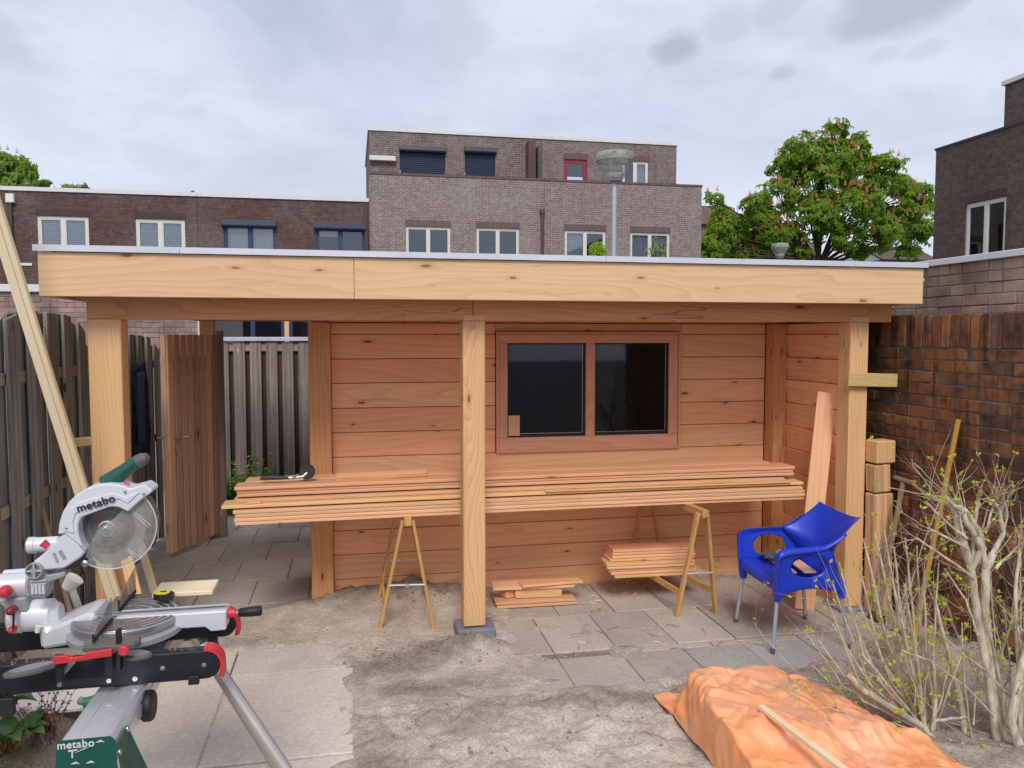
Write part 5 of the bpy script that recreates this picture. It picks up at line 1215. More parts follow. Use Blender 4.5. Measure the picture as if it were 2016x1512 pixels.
# lettering and pictograms on the end plate
def text(body, size, mat, parent, M_, ext=.0012, off=.004):
    cu = bpy.data.curves.new('lettering', 'FONT'); cu.body = body; cu.size = size; cu.extrude = ext; cu.offset = off*size; cu.align_x = 'CENTER'; cu.align_y = 'CENTER'; cu.space_character = 1.06
    tmp = bpy.data.objects.new('tmp_text', cu); me = bpy.data.meshes.new_from_object(tmp); me.name = 'lettering'; bpy.data.objects.remove(tmp); me.materials.clear(); me.materials.append(M[mat]); o = bpy.data.objects.new('lettering', me); COL.objects.link(o); o['kind'] = 'stuff'; W[o.name] = M_; o.parent = parent; o.matrix_local = W[parent.name].inverted() @ M_; return o
def facing(p, tilt=0, yaw=0): m = Matrix.Rotation(yaw, 4, 'Z') @ Matrix.Rotation(R(90), 4, 'X') @ Matrix.Rotation(tilt, 4, 'Z'); m.translation = p; return m
q = U(149, 1466, Y=2.493); text('metabo', .032, 'letter_white', ep, facing(Vector((q.x, 2.4935, q.z)), 0), off=.016)
def glyph(parent, pix, Y, mat, name='pictogram'):
    b = B()
    for poly in pix:
        P = [U(x, y, Y=Y) for x, y in poly]; b.prism([(k.x, k.z) for k in P], Y-.0016, Y+.0004, lambda u, v, d: Vector((u, d, v)))
    return part(name, b, mat, parent)
glyph(ep, [[(134, 1477), (153, 1475), (153, 1477), (146, 1478.5), (144, 1478.8), (144, 1492), (141, 1492), (141, 1479.5), (135, 1480)], [(146, 1483), (163, 1474), (177, 1470), (163, 1476)]], 2.493, 'letter_white')
for cx_, cy_, s in ((197, 1459, 1.0), (148, 1502, 1.0), (178, 1500, 1.0)):
    glyph(ep, [[(cx_-9*s, cy_+3), (cx_-3*s, cy_-1), (cx_+1*s, cy_-3), (cx_+5*s, cy_-1), (cx_+9*s, cy_+2), (cx_+3*s, cy_+1), (cx_-2*s, cy_+2)]], 2.493, 'letter_white')

# ------------------------------------------------------------------ mitre saw
MS = thing('mitre_saw', 'silver sliding mitre saw with green handle and red knobs on a stand', 'mitre saw', (-.85, 3.1, .95))
TY0 = 3.10
tcx, tcy = U(250, 1215, Y=3.10).x, 3.10
ztb = 1.022
# base casting and turntable
b = B(); b.lathe([(.175, .955), (.195, .960), (.195, .978), (.180, .984)], (tcx-.0, tcy-.01, 0), 'z', 48); part('base_ring', b, 'saw_grey', MS, smooth=True)
b = B(); b.lathe([(.165, .975), (.178, .985), (.184, 1.0), (.184, 1.016), (.180, 1.020)], (tcx, tcy, 0), 'z', 56); tt = part('turntable', b, 'cast_alu', MS, smooth=True)
b = B()
for r in (.168, .145, .12, .09):
    for k in range(28):
        a0, a1 = R(-60+k*6), R(-60+(k+1)*6)
        b.add([(tcx+(r+dr)*math.cos(a), tcy+(r+dr)*math.sin(a), 1.0235) for dr in (-.003, .003) for a in (a0, a1)], [(0, 1, 3, 2)])
part('table_ribs', b, 'alu_rail', tt, fix=False)
b = B(); b.lathe([(.176, 1.0205), (.175, 1.022)], (tcx, tcy, 0), 'z', 56); part('table_top', b, 'saw_table', tt)
# mitre arm with groove and handle to the right
ax0, ax1 = tcx-.03, U(447, 1200, Y=3.08).x
b = B(); P = [(ax0, 1.024), (ax1, 1.048-.002), (ax1+.0, .985-.02), (ax1-.05, .955), (ax1-.075, .972), (ax1-.19, .976), (ax1-.21, .965), (ax0, .962)]
P = [(ax0, 1.0245), (ax1, 1.0245), (ax1-.002, .952), (ax1-.055, .950), (ax1-.075, .968), (ax1-.21, .970), (ax1-.235, .962), (ax0, .962)]
b.prism(P, 3.055, 3.145, lambda u, v, d: Vector((u, d, v))); part('mitre_arm', b, 'saw_silver', MS, bevel=.004)
b = B(); b.box(tcx-.12, ax1-.003, 3.082, 3.118, 1.0247, 1.0275); part('kerf_plate', b, 'saw_grey', MS); 
b = B(); b.box(tcx-.12, ax1-.01, 3.096, 3.104, 1.0276, 1.0279); part('kerf_slot', b, 'letter_black', MS)
hx0 = ax1; hz = U(470, 1212, Y=3.08).z
hz = 1.0
b = B(); b.tube([(hx0-.01, 3.10, hz), (hx0+.028, 3.10, hz)], [.018, .015], 14); part('handle_collar', b, 'saw_red', MS, smooth=True)
b = B(); b.tube([(hx0+.025, 3.10, hz), (hx0+.05, 3.10, hz)], .006, 10); part('spindle', b, 'steel', MS)
b = B(); b.tube([(hx0+.038, 3.10, hz), (hx0+.042, 3.10, hz), (hx0+.09, 3.10, hz+.001), (hx0+.118, 3.10, hz+.002), (hx0+.123, 3.10, hz+.002)], [.013, .0165, .019, .019, .015], 16); part('grip', b, 'black_paint', MS, smooth=True)
b = B(); b.tube([(ax1-.195, 3.053, .99), (ax1-.195, 3.040, .988)], .006, 10); part('lock_screw', b, 'saw_red', MS)
# fence plates (clear-ish smoked) standing along Y, near and far halves
def fplate(ya, yb, za, zb_, zc_, name='fence_plate'):
    b = B(); x = tcx-.035; P = [(ya, ztb+.002), (yb, ztb+.002), (yb, zb_), ((ya+yb)/2, zc_), (ya, za)]
    b.prism(P, x-.002, x+.002, lambda u, v, d: Vector((d, u, v))); o = part(name, b, 'fence_clear', MS)
    b = B(); b.box(x-.004, x+.004, ya, yb, ztb, ztb+.012); b.box(x-.003, x+.003, min(ya, yb)-.004, min(ya, yb)+.002, ztb, za if ya < yb else zb_); part('fence_edge', b, 'dark_rubber', o)
fplate(2.83, 3.04, ztb+.028, ztb+.085, ztb+.055); fplate(3.13, 3.36, ztb+.045, ztb+.10, ztb+.078)
b = B()
for k in range(29):
    a = R(-78+k*4.5); r0_, r1_ = .1765, (.182 if k % 4 else .170); d = Vector((math.cos(a), math.sin(a), 0)); e = Vector((-d.y, d.x, 0))*.0007; c = Vector((tcx, tcy, 1.0226 if k % 4 == 0 else 1.0206))
    b.add([c+d*r0_-e, c+d*r0_+e, c+d*r1_+e, c+d*r1_-e], [(0, 1, 2, 3)])
part('scale_marks', b, 'letter_black', tt, fix=False)
# side wings: near (with red front strip) and far
def wing(y0, sg, nm):
    b = B(); P = [(-.10, 0), (-.10, .08), (-.07, .095), (.09, .105), (.115, .09), (.12, .0)]
    b.prism([(tcx+u, y0+sg*v) for u, v in P], .985, 1.020, lambda u, v, d: Vector((u, v, d))); o = part('side_wing', b, 'saw_grey', MS, bevel=.006)
    b = B(); b.prism([(tcx+u*.96, y0+sg*(v*.94+.003)) for u, v in P], 1.0205, 1.0215, lambda u, v, d: Vector((u, v, d))); part('wing_top', b, 'saw_table', o)
    return o
wing(3.245, 1, 0)
b = B(); P = [(-.07, 2.86), (-.06, 2.80), (.06, 2.79), (.10, 2.80), (.115, 2.83), (.105, 2.87), (.0, 2.88)]
b.prism([(tcx+u, v) for u, v in P], 1.0, 1.02, lambda u, v, d: Vector((u, v, d))); nw = part('side_wing', b, 'grip_grey', MS, bevel=.004)
b = B(); b.prism([(tcx+u*.93, 2.835+(v-2.835)*.9) for u, v in P], 1.0205, 1.0215, lambda u, v, d: Vector((u, v, d))); part('wing_top', b, 'saw_table', nw)
r0, r1 = U(105, 1295, Y=2.785), U(222, 1283, Y=2.785)
zs_ = (r0.z+r1.z)/2
b = B(); b.prism([(r0.x, zs_-.022), (r0.x+.04, zs_-.020), (r0.x+.085, zs_-.014), (r1.x, zs_-.008), (r1.x, zs_+.016), (r1.x-.075, zs_+.010), (r1.x-.09, zs_-.002), (r1.x-.125, zs_-.004), (r1.x-.14, zs_+.006), (r0.x+.004, zs_+.004)], 2.772, 2.786, lambda u, v, d: Vector((u, d, v))); part('red_strip', b, 'saw_red', MS, bevel=.002)
# black bracket legs under the wing down to the mounting arm
for x in (r0.x+.012, r1.x-.018):
    b = B(); b.prism([(x-.012, zs_), (x+.012, zs_), (x+.012, .90), (x-.012, .90)], 2.80, 2.806, lambda u, v, d: Vector((u, d, v))); part('bracket', b, 'black_paint', MS)
b = B(); b.box(r0.x, r1.x-.006, 2.799, 2.805, .888, .912); br = part('bracket', b, 'black_paint', MS)
for x in (r0.x+.012, r1.x-.018): 
    b = B(); b.lathe([(.008, -.004), (.008, 0)], (x, 2.799, .90), 'y', 12); part('bolt', b, 'steel', br)
q = U(235, 1262, Y=2.82); b = B(); b.box(q.x-.006, q.x+.006, 2.80, 2.83, .93, U(235, 1238, Y=2.82).z); part('clamp_bar', b, 'black_paint', MS)
q = U(244, 1280, Y=2.79); b = B(); b.lathe([(.012, 0), (.017, -.004), (.018, -.018), (.012, -.024)], (q.x, 2.80, q.z), 'y', 12); part('knob', b, 'saw_red', MS, smooth=True)
b = B(); q0, q1 = U(125, 1325, Y=2.83), U(143, 1303, Y=2.83); b.tube([q0, q1], [.008, .010], 12); part('lever', b, 'saw_grey', MS, smooth=True)
def pad(cx, cy, L_, ang, nm='foot_pad'):
    b = B(); n = 24; P = []
    for k in range(n): a = 2*math.pi*k/n; P.append((L_*math.cos(a)*(1 if math.cos(a) > 0 else .9), .035*math.sin(a)*(1 if math.cos(a) < .3 else .85)))
    ca, sa = math.cos(ang), math.sin(ang)
    b.prism([(cx+u*ca-v*sa, cy+u*sa+v*ca) for u, v in P], .9525, .966, lambda u, v, d: Vector((u, v, d))); o = part(nm, b, 'grip_grey', MS, bevel=.003)
    b = B(); b.prism([(cx+u*.8*ca-v*.7*sa, cy+u*.8*sa+v*.7*ca) for u, v in P], .9665, .970, lambda u, v, d: Vector((u, v, d))); part('dust_top', b, 'cast_alu', o)
q = U(268, 1290, Z=.96); pad(q.x, q.y, .055, R(-10)); q = U(62, 1318, Z=.96); pad(q.x, q.y, .09, R(28)) 
# slide column, motor and pivot at the left
Yr = 3.16
def cylx(name, pxa, pya, pxb, pyb, rpx, mat, Y=Yr, n=28, parent=MS, taper=1.):
    a, c = U(pxa, pya, Y=Y), U(pxb, pyb, Y=Y); r = rpx/F*(a-CAM).dot(FW); d = (c-a).normalized()*r*.12
    b = B(); b.tube([a, a+d, c-d, c], [r*.86, r, r*taper, r*.86*taper], n); return part(name, b, mat, parent, smooth=True)
cylx('slide_housing', -45, 1158, 62, 1150, 25, 'saw_silver')
cylx('slide_cover', 8, 1136, 62, 1132, 14, 'saw_white', Y=3.20)
cylx('column', 22, 1212, 50, 1211, 34, 'saw_silver'); cylx('column_nose', 48, 1212, 108, 1209, 31, 'saw_white'); cylx('column_end', 104, 1209, 121, 1207, 27, 'saw_silver', taper=.8)
b = B(); P = [U(*k, Y=3.16) for k in ((0, 1172), (62, 1168), (68, 1195), (40, 1240), (22, 1235), (20, 1190))]; b.prism([(k.x, k.z) for k in P], 3.11, 3.21, lambda u, v, d: Vector((u, d, v))); part('column_web', b, 'saw_grey', MS, bevel=.006)
for pts, r, mt in (((8, 1166), 12, 'saw_red'), ((21, 1203), 9, 'saw_red_dark'), ((23, 1240), 7, 'saw_red')):
    c = U(*pts, Y=3.08); rr = r/F*(c-CAM).dot(FW); b = B(); vs = []
    b.lathe([(rr*.55, .03), (rr*.95, .022), (rr, .0), (rr*.7, -.014), (rr*.3, -.018)], tuple(c), 'y', 10); part('knob', b, mt, MS, smooth=True)
b = B(); b.tube([U(27, 1208, Y=3.07), U(26, 1238, Y=3.07)], .004, 8); part('lever', b, 'dark_rubber', MS)
b = B(); b.tube([U(76, 1232, Y=3.05), U(73, 1245, Y=3.05)], [.011, .008], 10); part('stop_screw', b, 'cream_blind', MS, smooth=True)
# pivot column body between motor and table: rear casting
b = B(); P = [U(*k, Y=3.15) for k in ((92, 1215), (110, 1222), (190, 1190), (205, 1196), (200, 1245), (98, 1262))]; b.prism([(k.x, k.z) for k in P], 3.06, 3.24, lambda u, v, d: Vector((u, d, v))); part('rear_casting', b, 'saw_silver', MS, bevel=.012)
# hinge casting with ribs
c = U(72, 1120, Y=3.06); rr = 15.5/F*(c-CAM).dot(FW)
b = B(); P = [U(*k, Y=3.06) for k in ((57, 1120), (87, 1120), (92, 1132), (118, 1128), (128, 1124), (130, 1134), (98, 1145), (90, 1178), (62, 1176), (58, 1150))]; b.prism([(k.x, k.z) for k in P], 3.055, 3.12, lambda u, v, d: Vector((u, d, v))); hg = part('hinge_casting', b, 'saw_grey', MS, bevel=.004)
b = B(); b.lathe([(rr, 0), (rr, -.022), (rr*.86, -.022), (rr*.84, -.006), (rr*.36, -.006), (rr*.34, -.024), (rr*.15, -.024)], (c.x, 3.054, c.z), 'y', 32); part('hinge_hub', b, 'saw_grey', hg, smooth=True)
b = B()
for a in (0, 90): 
    m = Matrix.Translation((c.x, 3.038, c.z)) @ Matrix.Rotation(R(a), 4, 'Y'); b.box(-rr*.9, rr*.9, -.006, .006, -.002, .002, m)
for k in range(4):
    q = U(65+k*7, 1158, Y=3.05); b.box(q.x-.0045, q.x+.0045, 3.044, 3.056, q.z-.02, q.z+.014)
for k in range(2):
    q = U(60, 1144+k*6, Y=3.05); b.box(q.x, q.x+.052, 3.044, 3.056, q.z-.002, q.z+.002)
part('casting_ribs', b, 'saw_silver', hg)
# motor / dust port
cylx('motor', 55, 1074, 118, 1070, 15, 'saw_white', Y=3.30); cylx('motor_end', 55, 1074, 72, 1073, 16.5, 'saw_silver', Y=3.30)
b = B(); b.tube([U(84, 1068, Y=3.12), U(95, 1076, Y=3.12)], [.015, .012], 8); part('lock_lever', b, 'saw_red', MS, smooth=True)
b = B(); b.tube([U(148, 1138, Y=3.3), U(132, 1158, Y=3.3)], [.035, .022], 12); b.tube([U(138, 1150, Y=3.3), U(156, 1200, Y=3.32)], .014, 12); part('dust_tube', b, 'cream_blind', MS, smooth=True)
# head arm plate between hinge and guard
b = B(); P = [U(*k, Y=3.06) for k in ((66, 1106), (96, 1082), (124, 1052), (130, 1048), (170, 1083), (162, 1096), (128, 1118), (88, 1122), (74, 1120))]
b.prism([(k.x, k.z) for k in P], 3.05, 3.13, lambda u, v, d: Vector((u, d, v))); ha = part('head_arm', b, 'saw_white', MS, bevel=.006)
glyph(ha, [[(103, 1090), (108, 1087), (116, 1106), (112, 1108)], [(114, 1086), (121, 1082), (131, 1099), (125, 1102)]], 3.049, 'saw_grey', 'vent')
b = B(); P = [U(*k, Y=3.06) for k in ((128, 1120), (165, 1096), (172, 1100), (170, 1106), (140, 1121))]; b.prism([(k.x, k.z) for k in P], 3.06, 3.10, lambda u, v, d: Vector((u, d, v))); part('arm_edge', b, 'dark_rubber', ha)
c = U(168, 1109, Y=3.04); b = B(); b.lathe([(.012, 0), (.012, -.008), (.006, -.012)], tuple(c), 'y', 14); part('bolt', b, 'steel', ha)
# blade, clear lower guard, upper guard
bc = U(211, 1040, Y=3.10); kpx = F/(bc-CAM).dot(FW)
b = B(); n = 60; Rb = 72/kpx; P = []
for k in range(n):
    a = 2*math.pi*k/n; P.append((Rb*math.cos(a), Rb*math.sin(a))); a2 = a+2*math.pi/n*.45; P.append((Rb*.955*math.cos(a2), Rb*.955*math.sin(a2)))
b.prism(P, -.001, .001, lambda u, v, d: Vector((u, d, v))); m = Matrix.Translation((bc.x, 3.10, bc.z)); bl = link('blade', b.mesh('blade'), 'saw_blade', MS, m)
b = B(); b.lathe([(16/kpx, 0), (16/kpx, -.006), (13/kpx, -.008), (13/kpx, -.004), (9/kpx, -.004)], (bc.x, 3.098, bc.z), 'y', 32); b.lathe([(7/kpx, -.0), (7/kpx, -.014), (4/kpx, -.016)], (bc.x, 3.096, bc.z), 'y', 6); part('arbor_flange', b, 'steel', bl, smooth=False)
glyph(bl, [[(202, 1061), (215, 1061), (215, 1063), (208, 1062.5), (202, 1064)], [(230, 1025), (233, 1027), (239, 1036), (240, 1039), (236, 1036)], [(192, 1030), (194, 1031), (199, 1023), (197, 1022)]], 3.098, 'letter_red', 'blade_mark')
gc = U(218, 1036, Y=3.07); Rg = 84/kpx
b = B(); nS = 64
def arcpts(r, a0, a1, n): return [(r*math.cos(R(a0+(a1-a0)*k/n)), r*math.sin(R(a0+(a1-a0)*k/n))) for k in range(n+1)]
P = arcpts(Rg, -128, 50, 40)+[(Rg*.1, Rg*.2), (-Rg*.3, -Rg*.1)]
b.prism(P, 3.066, 3.068, lambda u, v, d: Vector((gc.x+u, d, gc.z+v)))
pa = arcpts(Rg, -128, 50, 40); b.add([Vector((gc.x+u, d, gc.z+v)) for d in (3.066, 3.13) for u, v in pa], [(k, k+1, 41+k+1, 41+k) for k in range(40)])
lg_ = part('lower_guard', b, 'clear_guard', MS, fix=False)
b = B()
b.tube([Vector((gc.x+u, 3.066, gc.z+v)) for u, v in pa], .0022, 6)
for (x0, y0, x1, y1) in ((265, 1009, 297, 1035), (263, 1013, 292, 1038), (252, 1080, 277, 1098), (250, 1083, 270, 1099), (183, 1098, 198, 1112)): b.tube([U(x0, y0, Y=3.065), U(x1, y1, Y=3.065)], .0013, 5)
part('guard_rim', b, 'letter_white', lg_, smooth=True)
G = [(115, 1052), (117, 1030), (124, 1008), (136, 988), (152, 973), (172, 961), (195, 954), (215, 952), (238, 955), (256, 962), (286, 954), (300, 965), (298, 970), (280, 982), (252, 1007), (234, 998), (218, 997), (160, 1018), (154, 1032), (155, 1052), (162, 1072), (170, 1084), (150, 1068), (128, 1050)]
P = [U(*k, Y=3.05) for k in G]
b = B(); b.prism([(k.x, k.z) for k in P], 3.045, 3.15, lambda u, v, d: Vector((u, d, v))); ug = part('upper_guard', b, 'saw_white', MS, bevel=.005)
G2 = [(124, 1046), (126, 1026), (137, 1002), (154, 990), (176, 983), (198, 978), (214, 972), (225, 971), (248, 980), (253, 976), (276, 968), (268, 976), (251, 992), (235, 983), (215, 983), (165, 1000), (148, 1012), (143, 1030), (146, 1050), (140, 1050)]
P = [U(*k, Y=3.04) for k in G2]
b = B(); b.prism([(k.x, k.z) for k in P], 3.040, 3.0449, lambda u, v, d: Vector((u, d, v))); part('guard_panel', b, 'saw_white', ug, bevel=.003)
for px_, py_ in ((131, 1040), (246, 968), (283, 972), (160, 1076)):
    q = U(px_, py_, Y=3.04); b = B(); b.lathe([(.0045, 0), (.0045, -.003), (.002, -.0035)], (q.x, 3.041, q.z), 'y', 10); part('bolt', b, 'steel', ug)
q0, q1 = U(160, 1000, Y=3.039), U(217, 983, Y=3.039); q = (q0+q1)/2
text('metabo', .041, 'letter_black', ug, facing(Vector((q.x, 3.0385, q.z+.0)), math.atan2(q1.z-q0.z, q1.x-q0.x), 0), off=.016)
# top handle
hpth = [(205, 953), (225, 942), (246, 926), (262, 914), (274, 907)]
b = B(); b.tube([U(x, y, Y=3.11) for x, y in hpth], [.030, .031, .026, .024, .023], 18); hd = part('handle', b, 'saw_green', MS, smooth=True)
b = B(); b.tube([U(x, y, Y=3.11) for x, y in [(270, 909.5), (280, 905), (288, 904), (293, 906)]], [.0245, .025, .023, .012], 18); part('grip', b, 'grip_grey', hd, smooth=True)
b = B(); b.tube([U(244, 953, Y=3.08), U(254, 955, Y=3.08)], .007, 8); part('trigger', b, 'saw_red', hd, smooth=True)
b = B()
for _ in range(420):
    k = rnd()
    if k < .6: a = ru(0, 6.28); rr = .17*rnd()**.5; p = Vector((tcx+rr*math.cos(a), tcy+rr*math.sin(a), 1.0255))
    elif k < .8: p = Vector((ru(-1.3, -.55), ru(2.865, 2.91), .9535))
    else: p = Vector((ru(RX0+.03, RX1-.02), ru(2.55, 2.85), .8515))
    a = ru(0, 6.28); l = ru(.0012, .0045); d = Vector((math.cos(a), math.sin(a), 0))*l; e = Vector((-d.y, d.x, 0))*.5; b.add([p-d, p+e, p+d+Vector((0, 0, .001)), p-e], [(0, 1, 2, 3)])
tag(part('sawdust', b, 'shaving', fix=False), 'fine pale sawdust lying on the mitre saw and its stand', 'sawdust', kind='stuff')
# workpiece and tape measure on the saw
pq0, pq1 = U(300, 1172, Y=3.3), U(432, 1163, Y=3.3)
tag(plank('board', None, (tcx+.05, 3.33, 1.035), (U(425, 1172, Y=3.33).x, 3.33, 1.035), .15, .018, (0, 0, 1), 'pine_wood'), 'pale pine board lying on the mitre saw behind its silver arm', 'board')
tmc = Vector((U(322, 1178, Y=3.22).x, 3.22, 1.045))
t = thing('tape_measure', 'yellow and black tape measure lying on the mitre saw', 'tape measure', (tmc.x, tmc.y, 1.025))
b = B(); b.lathe([(.030, -.010), (.036, -.006), (.036, .010), (.030, .014)], tuple(tmc), 'z', 20); b.box(tmc.x-.005, tmc.x+.038, tmc.y-.034, tmc.y+.01, tmc.z-.009, tmc.z+.010); part('case', b, 'black_paint', t, smooth=True)
b = B(); b.prism([(-.03, -.012), (-.02, -.026), (.016, -.028), (.026, -.01), (.022, .018), (-.02, .02)], 0, .0025, lambda u, v, d: tmc+Vector((u, v, .0142+d))); part('shell_top', b, 'tape_yellow', t)
b = B(); b.prism([(-.012, -.006), (.012, -.010), (.012, .004), (-.010, .006)], 0, .001, lambda u, v, d: tmc+Vector((u, v, .0170+d))); part('label', b, 'letter_black', t)

# ------------------------------------------------------------------ tarp and batten
random.seed(5)
